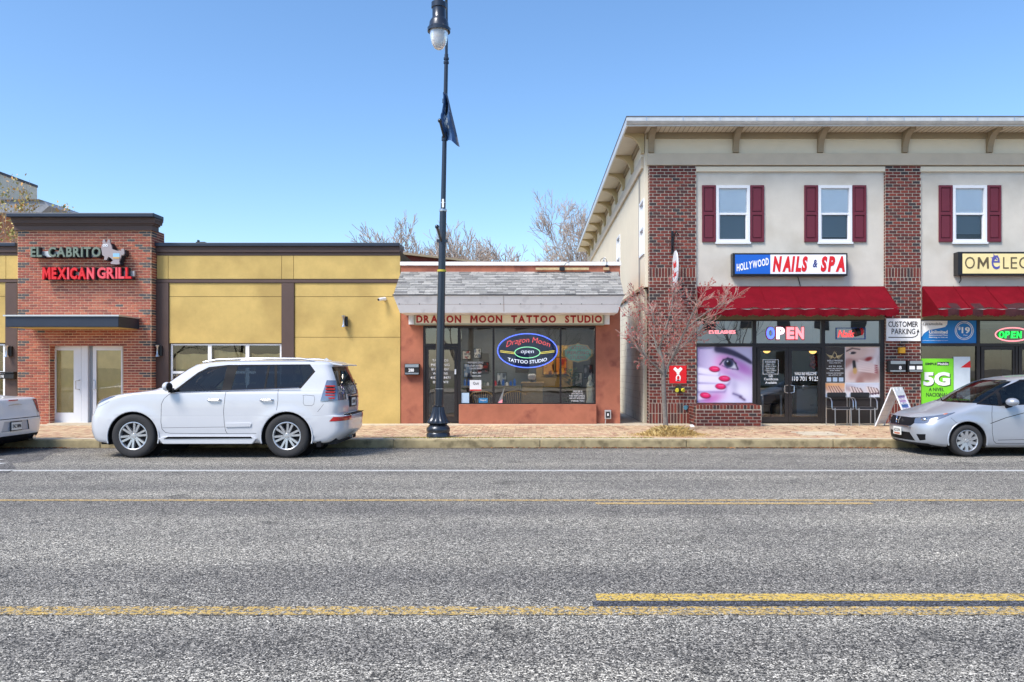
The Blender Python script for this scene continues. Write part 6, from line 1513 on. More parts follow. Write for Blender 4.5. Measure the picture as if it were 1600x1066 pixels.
# background buildings on the left
s = thing('rear_office_building', 'tall beige blank walled building far left behind the restaurant', 'building', (X(10, 45), 45, 0))
MB().add([(X(58, 48), 48, 0), (X(58, 48), 48, Z(293, 48)), (X(58, 48), 36, Z(293, 48)), (X(58, 48), 36, 0), (X(58, 48)-14, 48, 0), (X(58, 48)-14, 48, Z(293, 48)), (X(58, 48)-14, 36, Z(293, 48)), (X(58, 48)-14, 36, 0)], [(0, 1, 2, 3), (4, 5, 1, 0), (7, 6, 5, 4), (3, 2, 6, 7), (1, 5, 6, 2)]).build('wall', mat('beige_panel', C(232, 218, 196), .8, var=.05), s)
a0, a1 = Vector((X(58, 48), 48, Z(293, 48))), Vector((X(58, 48), 36, Z(293, 48)))
d_ = (a1-a0).normalized(); nrm = Vector((-d_.y, d_.x, 0))
q = MB(); o_ = nrm*-.05 if nrm.y > 0 else nrm*.05
q.add([a0+o_-Vector((0, 0, .02)), a1+o_-Vector((0, 0, .02)), a1+o_+Vector((0, 0, .12)), a0+o_+Vector((0, 0, .12)), a0-o_*6-Vector((0, 0, .02)), a1-o_*6-Vector((0, 0, .02)), a1-o_*6+Vector((0, 0, .12)), a0-o_*6+Vector((0, 0, .12))], [(3, 2, 1, 0), (4, 5, 6, 7), (2, 3, 7, 6), (0, 4, 7, 3)])
q.build('parapet_coping', m_roofmem, s)
s = thing('rear_low_building', 'grey roofed brick building showing between the yellow tree and brick tower', 'building', (X(45, 40), 40, 0))
D4 = 40
MB().bpx(-40, 82, 336, 620, D4, D4+8).build('wall', mat('far_brick', C(176, 120, 92), .9, var=.1), s)
MB().prism([(X(-40, D4), Z(337, D4)), (X(80, D4), Z(337, D4)), (X(92, D4), Z(327, D4)), (X(83, D4), Z(319, D4)), (X(-40, D4), Z(319, D4))], lambda u, v, t: (u, t, v), D4-.8, D4+8.5).build('roof', mat('grey_metal_roof', C(132, 136, 144), .6, var=.15), s)
MB().prism([(X(-40, D4), Z(319, D4)), (X(83.5, D4), Z(319, D4)), (X(78, D4), Z(317, D4)), (X(-40, D4), Z(317, D4))], lambda u, v, t: (u, t, v), D4-.9, D4+8.6).build('roof_cap', m_roofmem, s)
s = thing('roof_vent', 'tiny dark roof vent on the mustard wing near the brick tower', 'vent', (X(310, 24), 24, Z(384, 24)))
MB().box(X(308, 24), X(310, 24), 24, 24.1, Z(386, 24), Z(375, 24)).box(X(306, 24), X(320, 24), 24, 24.2, Z(382, 24), Z(378, 24)).build('vent_body', m_black, s)

# ================================================================ the far side of the street, seen only in reflections
s = thing('opposite_building', 'beige apartment row across the street mirrored in the shop glass', 'building', (4, -24, 0))
wb = MB().box(-6, 30, -34, -24, 0, 8.5).build('wall', mat('white_siding', C(246, 240, 222), .8), s)
for r_ in range(2):
    for k in range(11):
        x = -4.5+k*3.1; o = MB().box(x, x+1.1, -23.99, -23.95, 1.2+r_*3.6, 2.9+r_*3.6).build('window', m_dark, s)
MB().box(-6.4, 30.4, -34.4, -23.6, 8.5, 8.9).build('roof', m_roofmem, s)
for i, (x, y, H) in enumerate(((-10, -20, 9), (-16, -23, 11), (-22, -18, 9), (-30, -24, 12), (2, -19, 8), (16, -21, 9), (-6, -28, 12))):
    random.seed(300+i); b = Vector((x, y, 0)); t = thing('opposite_tree', 'bare tree across the street, '+('facing the brick tower', 'facing the dark left doors', 'second from the far left', 'at the far left end', 'facing the studio door', 'facing the red awnings', 'standing behind the others')[i], 'tree', b, group='bare trees across the street')
    A, B = MB(), MB(); grow(b, Vector((0, 0, 1)), H*.3, .2, 0, 5, A, B, .3, .15, (2, 3), (.3, .8), None, 6, .74)
    A.build('trunk', m_bark2, t); B.build('crown', m_bark2, t)
s = thing('utility_pole', 'timber utility pole with a crossarm across the street, mirrored in car windows', 'utility pole', (-14.2, -9, 0))
MB().tube([(-14.2, -9, 0), (-14.2, -9, 9.5)], [.16, .12], 8).build('pole', m_wood, s); MB().box(-15.4, -13, -9.1, -8.9, 8.4, 8.55).build('crossarm', m_wood, s)
sheet('far_pavement', -90, 90, -17, -9.0, .10, m_sidecon)
sheet('far_lawn', -90, 90, -60, -17, .08, mat('winter_grass', C(96, 98, 56), .95, var=.2))

gs = MB()
for k in range(160):
    x, y = random.uniform(-13, 15), random.uniform(16.9, 20.4); r_ = random.uniform(.015, .035)
    gs.add([(x+r_*math.cos(a), y+r_*math.sin(a)*.8, SZ+.0012) for a in [2*math.pi*j/8 for j in range(8)]], [tuple(range(8))])
tag(gs.build('gum_spots', mat('trodden_gum', C(84, 78, 70), .9)), kind='stuff')
pg = MB()
for k in range(260):
    x, y = random.uniform(-13, 15), random.uniform(16.0, 16.34); r_ = random.uniform(.006, .02)
    pg.ell((x, y, r_*.5), r_, r_*.8, r_*.6, 6, 4)
tag(pg.build('gutter_gravel', mat('loose_grit', C(150, 138, 116), .95)), kind='stuff')
# ================================================================ cars
m_tyre = mat('tyre_rubber', C(46, 46, 48), .85, bump=.3, bscale=90); m_rim = mat('silver_rim', C(196, 198, 202), .3, metal=.75)
m_rimd = mat('dark_wheel_well', C(22, 22, 24), .9); m_gapm = mat('gap_crease_line', C(30, 30, 34), .8)
m_pwhite = mat('pearl_white_paint', C(197, 199, 204), .26, coat=.8, var=.01)
m_psilver = mat('silver_paint', C(172, 177, 186), .34, metal=.4, coat=.7)
m_psed = mat('off_white_paint', C(232, 232, 234), .3, coat=.8)
m_carglass = glass('car_side_glass', (.34, .40, .42), 1.5, .0); m_cargld = glass('privacy_glass', (.10, .13, .15), 1.5, .01)
m_trim = mat('black_car_trim', C(26, 26, 30), .5, spec=.15); m_chrome = mat('chrome', C(210, 212, 216), .12, metal=1)
m_lampc = mat('clear_lamp_lens', C(128, 136, 150), .08, metal=.6, coat=1); m_tail = mat('red_lamp_lens', C(176, 20, 26), .15, coat=1); m_orange = mat('amber_lens', C(190, 110, 80), .2, coat=1)
m_seat = mat('grey_car_seat', C(116, 110, 104), .8); m_plate = mat('number_plate', C(236, 236, 230), .4)

def catmull(keys, sub):
    K = np.array(keys, float); out = []
    n = len(K)
    for i in range(n-1):
        p0, p1, p2, p3 = K[max(i-1, 0)], K[i], K[i+1], K[min(i+2, n-1)]
        for k in range(sub):
            t = k/sub
            q = .5*((2*p1)+(-p0+p2)*t+(2*p0-5*p1+4*p2-p3)*t*t+(-p0+3*p1-3*p2+p3)*t**3)
            lo, hi = np.minimum(p1, p2), np.maximum(p1, p2); q = np.clip(q, lo-.004, hi+.004)
            out.append(q)
    out.append(K[-1]); return out

def outline(xf, xr, w, af, ar, nf, nr, L_, taper, rows=12, side=34):
    w = max(w, .002); ln = xr-xf
    if af+ar > ln*.9: k = ln*.9/(af+ar); af *= k; ar *= k
    pts = []
    for i in range(rows+1):
        th = math.pi/2*i/rows; c_, s_ = math.cos(th), math.sin(th)
        pts.append((xf+af*(1-c_**(2/nf) if c_ > 1e-9 else 1), w*(s_**(2/nf) if s_ > 1e-9 else 0)))
    for i in range(1, side): pts.append((xf+af+(ln-af-ar)*i/side, w))
    for i in range(rows+1):
        th = math.pi/2*(1-i/rows); c_, s_ = math.cos(th), math.sin(th)
        pts.append((xr-ar*(1-c_**(2/nr) if c_ > 1e-9 else 1), w*(s_**(2/nr) if s_ > 1e-9 else 0)))
    o = []
    for (x, y) in pts:
        t = (x-L_/2)/(L_/2); o.append((x, y*(1-taper*abs(t)**3)))
    return o

def clip_line(poly, a, b):        # split polygon (points with uv at idx) by line a->b ; left = inside
    ins, out = [], []; n = len(poly)
    ax, az = a; dx, dz = b[0]-a[0], b[1]-a[1]
    d = [dx*(p[1][1]-az)-dz*(p[1][0]-ax) for p in poly]
    for i in range(n):
        p, q = poly[i], poly[(i+1) % n]; e, f = d[i], d[(i+1) % n]
        if e >= 0: ins.append(p)
        if e <= 0: out.append(p)
        if (e > 0 and f < 0) or (e < 0 and f > 0):
            t = e/(e-f); m = (tuple(u+(v-u)*t for u, v in zip(p[0], q[0])), tuple(u+(v-u)*t for u, v in zip(p[1], q[1])))
            ins.append(m); out.append(m)
    return (ins if len(ins) > 2 else []), (out if len(out) > 2 else [])

def cut(faces, poly, proj, test):
    A = sum(poly[i][0]*poly[(i+1) % len(poly)][1]-poly[(i+1) % len(poly)][0]*poly[i][1] for i in range(len(poly)))
    if A < 0: poly = poly[::-1]
    u0, u1 = min(p[0] for p in poly), max(p[0] for p in poly); v0, v1 = min(p[1] for p in poly), max(p[1] for p in poly)
    keep, got = [], []
    for f in faces:
        uv = [proj(p) for p in f]
        if min(a for a, b in uv) > u1 or max(a for a, b in uv) < u0 or min(b for a, b in uv) > v1 or max(b for a, b in uv) < v0 or not test(f):
            keep.append(f); continue
        cur = list(zip(f, uv)); outs = []
        for i in range(len(poly)):
            cur, o = clip_line(cur, poly[i], poly[(i+1) % len(poly)])
            if o: outs.append(o)
            if not cur: break
        if not cur: keep.append(f); continue
        got.append([p for p, _ in cur]); keep += [[p for p, _ in o] for o in outs]
    return keep, got
side_p = lambda p: (p[0], p[2])
front_p = lambda p: (p[1], p[2])
def avg(f, k): return sum(p[k] for p in f)/len(f)

def build_faces(name, faces, m, parent, off=0.0, solid=0.0):
    idx = {}; V, Nn, Fs = [], [], []
    for f in faces:
        ids = []
        for p in f:
            nx, ny, nz = p[3:6]; l = math.sqrt(nx*nx+ny*ny+nz*nz) or 1
            q = (p[0]+nx/l*off, p[1]+ny/l*off, p[2]+nz/l*off); k = (round(q[0], 4), round(q[1], 4), round(q[2], 4))
            if k not in idx: idx[k] = len(V); V.append(q); Nn.append((nx/l, ny/l, nz/l))
            if not ids or ids[-1] != idx[k]: ids.append(idx[k])
        if len(ids) > 1 and ids[0] == ids[-1]: ids.pop()
        if len(set(ids)) == len(ids) and len(ids) > 2: Fs.append(tuple(ids))
    me = bpy.data.meshes.new(name); me.from_pydata(V, [], Fs); me.materials.append(m)
    me.polygons.foreach_set('use_smooth', [True]*len(me.polygons)); me.update()
    me.normals_split_custom_set_from_vertices(Nn)
    o = bpy.data.objects.new(name, me); link(o, parent); return o

class Car:
    def __init__(s, name, label, loc, keys, L_, paint, axles, wr, arch, halfw, nf=2.6, nr=3.0, taper=.04, sub=4, sill=.25, ringrows=12, flare=.015, crown=.0):
        s.t = thing(name, label, 'car', loc); local(s.t); s.paint = paint; s.ax = axles; s.wr = wr; s.arch = arch; s.hw = halfw
        rings = []
        for (z, xf, xr, w, af, ar) in catmull(keys, sub):
            o = outline(xf, xr, w, af, ar, nf, nr, L_, taper)
            rr = []
            for (x, y) in o:
                yy = y
                if z < .98:
                    for axx in axles:
                        d = math.hypot(x-axx, z-arch[1])
                        if d > arch[0]*.9: yy += flare*math.exp(-((d-arch[0])/.07)**2)*(1 if y > halfw*.8 else 0)
                rr.append((x, yy, z+crown*(1-(y/halfw)**2)*0))
            rings.append([(x, -y, z_) for (x, y, z_) in rr]+[(x, y, z_) for (x, y, z_) in rr[-2:0:-1]])
        n = len(rings[0]); V = [p for r in rings for p in r]; Fs = []
        for i in range(len(rings)-1):
            for j in range(n): Fs.append((i*n+j, i*n+(j+1) % n, (i+1)*n+(j+1) % n, (i+1)*n+j))
        me = bpy.data.meshes.new('tmp'); me.from_pydata(V, [], Fs); me.update()
        Nn = [tuple(v.normal) for v in me.vertices]
        bpy.data.meshes.remove(me)
        s.f = [[V[i]+Nn[i] for i in f] for f in Fs]
        # open the wheel arches and trim the sill
        for axx in axles:
            circ = [(axx+arch[0]*math.cos(2*math.pi*k/40), arch[1]+arch[0]*math.sin(2*math.pi*k/40)) for k in range(40)]
            s.f, _ = cut(s.f, circ, side_p, lambda f: abs(avg(f, 1)) > halfw*.35)
            low = [(axx-arch[0]*1.0, -1), (axx+arch[0]*1.0, -1), (axx+arch[0]*1.0, arch[1]), (axx-arch[0]*1.0, arch[1])]
            s.f, _ = cut(s.f, low, side_p, lambda f: abs(avg(f, 1)) > halfw*.35)
            for sg in (-1, 1):
                lip = MB(); pth = []; 
                for k in range(25):
                    a = math.pi*(-.08)+math.pi*1.16*k/24; pth.append((axx+(arch[0]+.0)*math.cos(a), sg*(s.yat(axx, .5)-.012), arch[1]+arch[0]*math.sin(a)))
                lip.tube(pth, .014, 6); lip.build('arch_lip', paint, s.t, smooth=True)
                w_ = MB(); y0, y1 = sg*(halfw-.02), sg*(halfw-.36)
                for k in range(24):
                    a, b = math.pi*(-.1)+math.pi*1.2*k/24, math.pi*(-.1)+math.pi*1.2*(k+1)/24; r_ = arch[0]+.003
                    w_.quad((axx+r_*math.cos(a), y0, arch[1]+r_*math.sin(a)), (axx+r_*math.cos(b), y0, arch[1]+r_*math.sin(b)), (axx+r_*math.cos(b), y1, arch[1]+r_*math.sin(b)), (axx+r_*math.cos(a), y1, arch[1]+r_*math.sin(a)))
                w_.add([(axx+r_*math.cos(math.pi*2*k/24), y1, arch[1]+r_*math.sin(math.pi*2*k/24)) for k in range(24)], [tuple(range(24))])
                w_.build('wheel_arch_liner', m_rimd, s.t)
        s.L = L_
    def yat(s, x, z):
        best, by = 1e9, s.hw
        for f in s.f:
            a = f[0]
            d = abs(a[0]-x)+abs(a[2]-z)
            if a[1] < 0 and d < best: best, by = d, -a[1]
        return by
    def part(s, name, poly, m, proj=side_p, test=None, off=-.004, sides=(-1, 1)):
        res = None
        for sg in sides:
            t = (lambda f, sg=sg: (avg(f, 1)*sg > .12 if proj is side_p else True) and (test is None or test(f)))
            if sg == 0: t = test
            s.f, got = cut(s.f, poly, proj, t)
            if got: res = build_faces(name, got, m, s.t, off)
        return res
    def gap(s, pts, w_=.004, sides=(-1, 1), proj=side_p, test=None):
        G = {-1: [], 1: [], 0: []}
        for a, b in zip(pts, pts[1:]):
            d = Vector((b[0]-a[0], b[1]-a[1])); l = d.length; d.normalize(); nn = Vector((-d.y, d.x))*w_; e = d*.001
            poly = [(a[0]-e.x+nn.x, a[1]-e.y+nn.y), (a[0]-e.x-nn.x, a[1]-e.y-nn.y), (b[0]+e.x-nn.x, b[1]+e.y-nn.y), (b[0]+e.x+nn.x, b[1]+e.y+nn.y)]
            for sg in sides:
                t = (lambda f, sg=sg: (avg(f, 1)*sg > .3 if proj is side_p else True) and (test is None or test(f)))
                s.f, got = cut(s.f, poly, proj, t); G[sg] += got
        for g_ in G.values():
            if g_: build_faces('gap_crease_line', g_, m_gapm, s.t, -.004)
    def finish(s): s.body = build_faces('body', s.f, s.paint, s.t); return s.body
    def wheels(s, yc, style, n, tw=.22, rimr=.62, capm=None):
        first = None
        for axx in s.ax:
            for sg in (-1, 1):
                y0 = sg*yc; r_ = s.wr
                hub = MB().lathe([(.001, 0), (r_*rimr*.96, 0), (r_*rimr*.96, -.001)], (axx, y0*1-sg*.06, r_), 24, 'y').build('wheel', m_rimd, s.t)
                ty = MB(); pf = [(r_*.64, .0), (r_*.70, .008), (r_*.80, .018), (r_*.90, .014), (r_*.965, 0), (r_*.995, -.022), (r_, -.05), (r_, -.17), (r_*.97, -.21), (r_*.64, -.215)]
                ty.lathe([(a, sg*b) for a, b in pf], (axx, y0, r_), 48, 'y'); 
                for k in range(60):
                    a = 2*math.pi*k/60; c0, s0 = math.cos(a), math.sin(a); c1, s1 = math.cos(a+.05), math.sin(a+.05)
                    q = lambda c_, s_, rr, yy: (axx+rr*c_, y0+sg*yy, r_+rr*s_)
                    ty.add([q(c0, s0, r_*.968, -.001), q(c1, s1, r_*.968, -.001), q(c1, s1, r_*1.006, -.03), q(c0, s0, r_*1.006, -.03), q(c0, s0, r_*1.006, -.07), q(c1, s1, r_*1.006, -.07)], [(0, 1, 2, 3), (3, 2, 5, 4)])
                ty.build('tyre', m_tyre, hub, smooth=True)
                rm_ = MB(); rr = r_*rimr
                rm_.lathe([(rr*1.04, sg*.004), (rr*1.0, sg*.006), (rr*.95, sg*0.0), (rr*.93, -sg*.03), (rr*.9, -sg*.12)], (axx, y0, r_), 40, 'y')
                rm_.lathe([(.001, -sg*.006), (rr*.17, -sg*.008), (rr*.2, -sg*.02), (rr*.26, -sg*.035)], (axx, y0, r_), 20, 'y')
                for k in range(n):
                    a = 2*math.pi*k/n+math.pi/2
                    wid = style[k % len(style)]
                    ca, sa = math.cos(a+wid[2]), math.sin(a+wid[2]); cb, sb = math.cos(a), math.sin(a)
                    def P(rad, lat, yy, c_=None, s_=None): c_, s_ = (ca, sa); return (axx+rad*c_-lat*s_, y0+sg*yy, r_+rad*s_+lat*c_)
                    w0, w1 = wid[0]*rr, wid[1]*rr
                    rm_.add([P(rr*.16, -w0, -.018), P(rr*.16, w0, -.018), P(rr*.97, w1, -.004), P(rr*.97, -w1, -.004), P(rr*.16, -w0*1.5, -.06), P(rr*.16, w0*1.5, -.06), P(rr*.97, w1*1.25, -.05), P(rr*.97, -w1*1.25, -.05)],
                            [(0, 1, 2, 3), (3, 2, 1, 0), (0, 4, 7, 3), (1, 2, 6, 5), (0, 3, 7, 4), (1, 5, 6, 2)])
                ro = rm_.build('rim', capm or m_rim, hub, smooth=True, ang=30)
                nm = MB()
                for k in range(6 if n > 10 else 5):
                    a = 2*math.pi*k/(6 if n > 10 else 5)
                    nm.lathe([(.001, 0), (.009, 0), (.009, -.02*sg)], (axx+rr*.3*math.cos(a), y0-sg*.012, r_+rr*.3*math.sin(a)), 6, 'y')
                nm.build('wheel_nuts', m_chrome, ro)['kind'] = 'stuff'
    def under(s, z0, z1, x0, x1, floor_z):
        MB().box(x0, x1, -s.hw+.12, s.hw-.12, z0, z1).build('underbody', m_rimd, s.t)
        MB().box(x0+.3, x1-.5, -s.hw+.1, s.hw-.1, floor_z, floor_z+.03).build('cabin_floor', m_trim, s.t)
    def seats(s, xs, zf, h, ws=.27):
        for x in xs:
            for y in (-.38, .38):
                MB().box(x-.25, x+.25, y-ws, y+ws, zf, zf+.28).build('seat', m_seat, s.t, bevel=.04)
                mb = MB(); mb.prism([(x+.18, zf+.2), (x+.34, zf+h), (x+.42, zf+h), (x+.34, zf+.2)], lambda u, v, t: (u, t, v), y-ws*.95, y+ws*.95); mb.build('seat_back', m_seat, s.t, bevel=.03)
                MB().box(x+.33, x+.43, y-.13, y+.13, zf+h+.03, zf+h+.2).build('headrest', m_seat, s.t, bevel=.03)
    def steering(s, x, y, z):
        c_ = Vector((x, y, z)); d = Vector((.85, 0, .52)); u = Vector((0, 1, 0)); v = Vector((-.52, 0, .85))
        MB().tube([c_+(u*math.cos(a)+v*math.sin(a))*.19 for a in [2*math.pi*k/24 for k in range(25)]], .016, 7, caps=False).build('steering_wheel', m_trim, s.t, smooth=True)
        MB().tube([c_-d*.3, c_], .05, 8).build('steering_column', m_trim, s.t)
        MB().box(x-.65, x-.22, -s.hw+.2, s.hw-.2, z-.25, z+.0).build('dashboard', m_seat, s.t, bevel=.05)

# ---- white SUV -------------------------------------------------
Xs = -8.184
suv = Car('suv', 'white suv with tinted rear windows parked in front of the mustard wall', (Xs, 15.47, 0), [
    (.26, .22, 4.52, .84, .35, .30), (.30, .06, 4.62, .91, .38, .32), (.45, -.02, 4.78, .938, .42, .32), (.60, -.04, 4.80, .945, .44, .32), (.72, -.03, 4.81, .945, .44, .32), (.765, -.02, 4.79, .944, .44, .30),
    (.785, -.01, 4.71, .944, .45, .26), (.92, .05, 4.715, .942, .46, .24), (1.02, .10, 4.71, .938, .46, .24), (1.07, .18, 4.705, .934, .46, .24), (1.12, .32, 4.70, .928, .46, .24), (1.165, .55, 4.695, .92, .46, .24), (1.20, .85, 4.69, .906, .46, .24),
    (1.235, 1.10, 4.68, .894, .46, .24), (1.27, 1.20, 4.67, .881, .46, .24), (1.36, 1.32, 4.65, .853, .46, .24), (1.50, 1.52, 4.60, .815, .45, .24), (1.62, 1.70, 4.55, .775, .42, .24), (1.69, 1.84, 4.53, .754, .40, .24), (1.70, 1.87, 4.525, .748, .40, .24),
    (1.735, 2.02, 4.52, .70, .42, .28), (1.765, 2.25, 4.42, .62, .5, .3), (1.785, 2.6, 4.2, .48, .5, .4), (1.795, 2.95, 3.9, .28, .4, .4), (1.80, 3.2, 3.6, .03, .2, .2)],
    4.88, m_pwhite, (.94, 3.73), .40, (.47, .385), .94, nf=2.7, nr=3.6, taper=.03, flare=.02)
notr = lambda f: abs(avg(f, 4)) > .25
trim = [(1.60, 1.175), (2.06, 1.555), (2.25, 1.655), (2.61, 1.695), (4.10, 1.705), (4.21, 1.57), (3.97, 1.262)]
wp = [[(1.68, 1.20), (2.06, 1.52), (2.19, 1.60), (2.58, 1.665), (2.53, 1.205)], [(2.78, 1.672), (3.33, 1.68), (3.30, 1.268), (2.70, 1.240)], [(3.37, 1.68), (3.455, 1.68), (3.49, 1.275), (3.33, 1.272)], [(3.50, 1.685), (4.07, 1.69), (4.13, 1.66), (4.17, 1.575), (3.98, 1.32), (3.93, 1.290), (3.53, 1.278)]]
for i, p in enumerate(wp): suv.part('side_window', p, m_carglass if i == 0 else m_cargld, test=notr, off=-.004)
suv.part('window_surround', trim, m_trim, test=notr, off=.0)
# windscreen and tailgate glass
suv.part('windscreen', [(-.80, 1.27), (.80, 1.27), (.66, 1.68), (-.66, 1.68)], m_carglass, proj=front_p, test=lambda f: avg(f, 3) < -.35 and avg(f, 0) < 2.3, off=-.006, sides=(0,))
suv.part('rear_window', [(-.76, 1.30), (.76, 1.30), (.66, 1.66), (-.66, 1.66)], m_cargld, proj=front_p, test=lambda f: avg(f, 3) > .3 and avg(f, 0) > 4.4, off=-.006, sides=(0,))
suv.part('tail_lamp', [(4.43, 1.41), (4.66, 1.40), (4.72, 1.05), (4.34, 1.03)], m_lampc, off=.012)
suv.part('headlamp', [(.08, .96), (.10, 1.02), (.45, 1.105), (.60, 1.12), (.40, 1.04), (.25, .98)], m_lampc, off=.006)
suv.part('rear_reflector', [(4.50, .665), (4.57, .745), (4.80, .75), (4.80, .675)], m_tail, off=.006)
suv.part('grille', [(-.38, .55), (.38, .55), (.48, .95), (-.48, .95)], m_trim, proj=front_p, test=lambda f: avg(f, 0) < .5 and avg(f, 3) < -.3, off=-.01, sides=(0,))
suv.gap([(1.60, 1.17), (1.50, 1.08), (1.455, .98), (1.45, .66), (1.47, .53), (1.53, .465), (1.62, .45), (2.55, .445), (3.18, .45)])
suv.gap([(2.615, 1.20), (2.60, 1.03), (2.585, .85), (2.60, .64), (2.62, .5), (2.65, .45)])
suv.gap([(3.56, 1.27), (3.57, 1.05), (3.55, .87)])
suv.gap([(4.02, 1.14), (4.03, 1.10), (4.03, 1.0), (4.05, .96), (4.18, .95), (4.22, .98), (4.235, 1.08), (4.22, 1.13), (4.06, 1.145), (4.02, 1.13)], w_=.003)
suv.gap([(1.48, .55), (2.60, .565), (3.0, .57)], w_=.003)
suv.gap([(.50, 1.03), (.36, .96), (.2, .90)], w_=.003)
suv.gap([(4.29, .84), (4.4, .98)], w_=.003)
suv.finish(); suv.wheels(.93, [(.075, .075, -.07), (.075, .075, .07)], 12)
suv.under(.24, .60, .30, 4.6, .62); suv.seats((2.3, 3.15), .70, .62); suv.steering(1.95, -.38, 1.18)
T_ = suv.t
for sg in (-1, 1):
    MB().tube([(2.1, sg*.66, 1.745), (2.35, sg*.66, 1.79), (3.0, sg*.655, 1.815), (3.9, sg*.65, 1.81), (4.15, sg*.65, 1.775)], .018, 8).build('roof_rail', m_sil, T_, smooth=True)
    rb3 = MB().prism([(1.50, .26), (1.42, .36), (1.52, .40), (3.12, .40), (3.2, .36), (3.12, .26)], lambda u, v, t: (u, t, v), sg*.84, sg*.99).build('running_board', m_pwhite, T_, bevel=.012)
    MB().prism([(1.52, .355), (1.60, .395), (3.10, .395), (3.12, .365)], lambda u, v, t: (u, t, v), sg*.985, sg*1.0).build('step_pad', m_trim, rb3)
    MB().prism([(2.63, .56), (3.08, .57), (3.10, .63), (3.06, .645), (2.63, .64)], lambda u, v, t: (u, t, v), sg*.93, sg*.962).build('side_moulding', m_pwhite, T_, bevel=.006)
    MB().tube([(x, sg*(suv.yat(2.8, z_)+.004), z_) for x, z_ in ((1.63, 1.183), (2.2, 1.205), (2.8, 1.228), (3.4, 1.25), (3.95, 1.272))], .007, 6).build('belt_strip', m_chrome, T_, smooth=True)
    yy = sg*(suv.yat(2.4, 1.05)+.0)
    for x in (2.30, 3.25):
        o = MB().tube([(x, yy, 1.05), (x+.03, yy+sg*.035, 1.055), (x+.20, yy+sg*.035, 1.058), (x+.235, yy, 1.055)], .016, 8).build('door_handle', m_chrome, T_, smooth=True)
    mi_ = MB().ell((1.60, sg*1.04, 1.30), .075, .11, .085, 16, 10).build('wing_mirror', m_pwhite, T_, smooth=True)
    MB().ell((1.635, sg*1.04, 1.30), .06, .10, .075, 16, 10).build('mirror_glass', m_trim, mi_, smooth=True)
    MB().prism([(1.60, 1.19), (1.70, 1.19), (1.66, 1.27), (1.62, 1.27)], lambda u, v, t: (u, t, v), sg*.87, sg*1.0).build('mirror_arm', m_trim, mi_)
    for k in range(5):
        z_ = 1.075+.055*k; MB().box(4.43-.012*(4-k)*0, 4.60, sg*.845, sg*.926, z_, z_+.026).build('lamp_element', m_tail, T_) if k < 5 else None
    MB().box(4.26, 4.34, sg*.70, sg*.90, .20, .42).build('mud_flap', m_trim, T_)
MB().prism([(4.40, 1.70), (4.42, 1.745), (4.66, 1.70), (4.67, 1.675)], lambda u, v, t: (u, t, v), -.62, .62).build('spoiler', m_pwhite, T_, bevel=.01)
MB().prism([(4.15, 1.79), (4.22, 1.83), (4.27, 1.785)], lambda u, v, t: (u, t, v), -.02, .02).build('roof_antenna', m_pwhite, T_)
MB().box(4.58, 4.80, -.62, .62, .772, .785).build('bumper_step', m_trim, T_)
MB().box(4.70, 4.735, -.26, .26, .90, 1.10).build('plate_recess', m_trim, T_)
o = MB().box(4.736, 4.742, -.16, .16, .92, 1.07).build('number_plate', m_plate, T_)
tfit(MB(), '2BD 4187', 0, 1, 0, 1, 0, bold=.02, fn=lambda u, v, q: (4.744+.001*q, -.13+.26*u, .96+.07*v)).build('plate_lettering', m_ink, o)
MB().tube([(4.735, -.3, 1.12), (4.745, .3, 1.12)], .014, 6).build('chrome_bar', m_chrome, T_)
MB().lathe([(.001, .006), (.05, .006), (.055, 0)], (4.72, 0, 1.22), 20, 'x').build('badge', m_chrome, T_, smooth=True)
MB().tube([(3.9, .3, .30), (4.65, .3, .28)], .03, 8).build('tailpipe', m_sil, T_)

# ---- silver hatchback -----------------------------------------
hat = Car('hatchback', 'silver hatchback parked at the right edge in front of the second shop', (7.21, 15.55, 0), [
    (.17, .16, 3.86, .76, .42, .3), (.22, -.02, 3.95, .82, .46, .3), (.34, -.07, 4.0, .845, .46, .3), (.48, -.09, 4.02, .85, .48, .3), (.58, -.08, 4.0, .85, .50, .28), (.66, -.05, 3.98, .848, .56, .26),
    (.72, .0, 3.97, .845, .58, .26), (.78, .11, 3.965, .84, .58, .26), (.84, .34, 3.96, .835, .55, .26), (.90, .54, 3.95, .825, .5, .26), (.955, .72, 3.945, .815, .46, .26), (.99, .82, 3.94, .80, .46, .26),
    (1.06, .96, 3.92, .775, .46, .26), (1.18, 1.17, 3.88, .735, .45, .26), (1.30, 1.40, 3.83, .69, .42, .26), (1.39, 1.60, 3.79, .645, .42, .26), (1.45, 1.85, 3.76, .59, .5, .3), (1.49, 2.15, 3.6, .48, .5, .4), (1.51, 2.45, 3.3, .3, .4, .4), (1.515, 2.7, 3.0, .03, .1, .1)],
    4.06, m_psilver, (.80, 3.33), .295, (.36, .305), .85, nf=2.6, nr=3.2, taper=.03, flare=.018)
hw = [[(1.06, .985), (1.40, 1.175), (1.385, .955)], [(1.46, .96), (1.46, 1.215), (1.70, 1.33), (1.92, 1.395), (2.43, 1.42), (2.43, .99)], [(2.50, .995), (2.50, 1.42), (3.0, 1.41), (3.02, 1.02)], [(3.08, 1.03), (3.06, 1.40), (3.35, 1.34), (3.52, 1.15), (3.3, 1.05)]]
for i, p in enumerate(hw): hat.part('side_window', p, m_carglass, test=notr, off=-.004)
hat.part('window_surround', [(1.0, .965), (1.46, 1.24), (1.92, 1.42), (2.43, 1.44), (3.06, 1.425), (3.4, 1.36), (3.56, 1.15), (3.32, 1.03), (1.40, .935)], m_trim, test=notr, off=.0)
hat.part('windscreen', [(-.76, .985), (.76, .985), (.58, 1.43), (-.58, 1.43)], m_carglass, proj=front_p, test=lambda f: avg(f, 3) < -.25 and avg(f, 0) < 2.2, off=-.006, sides=(0,))
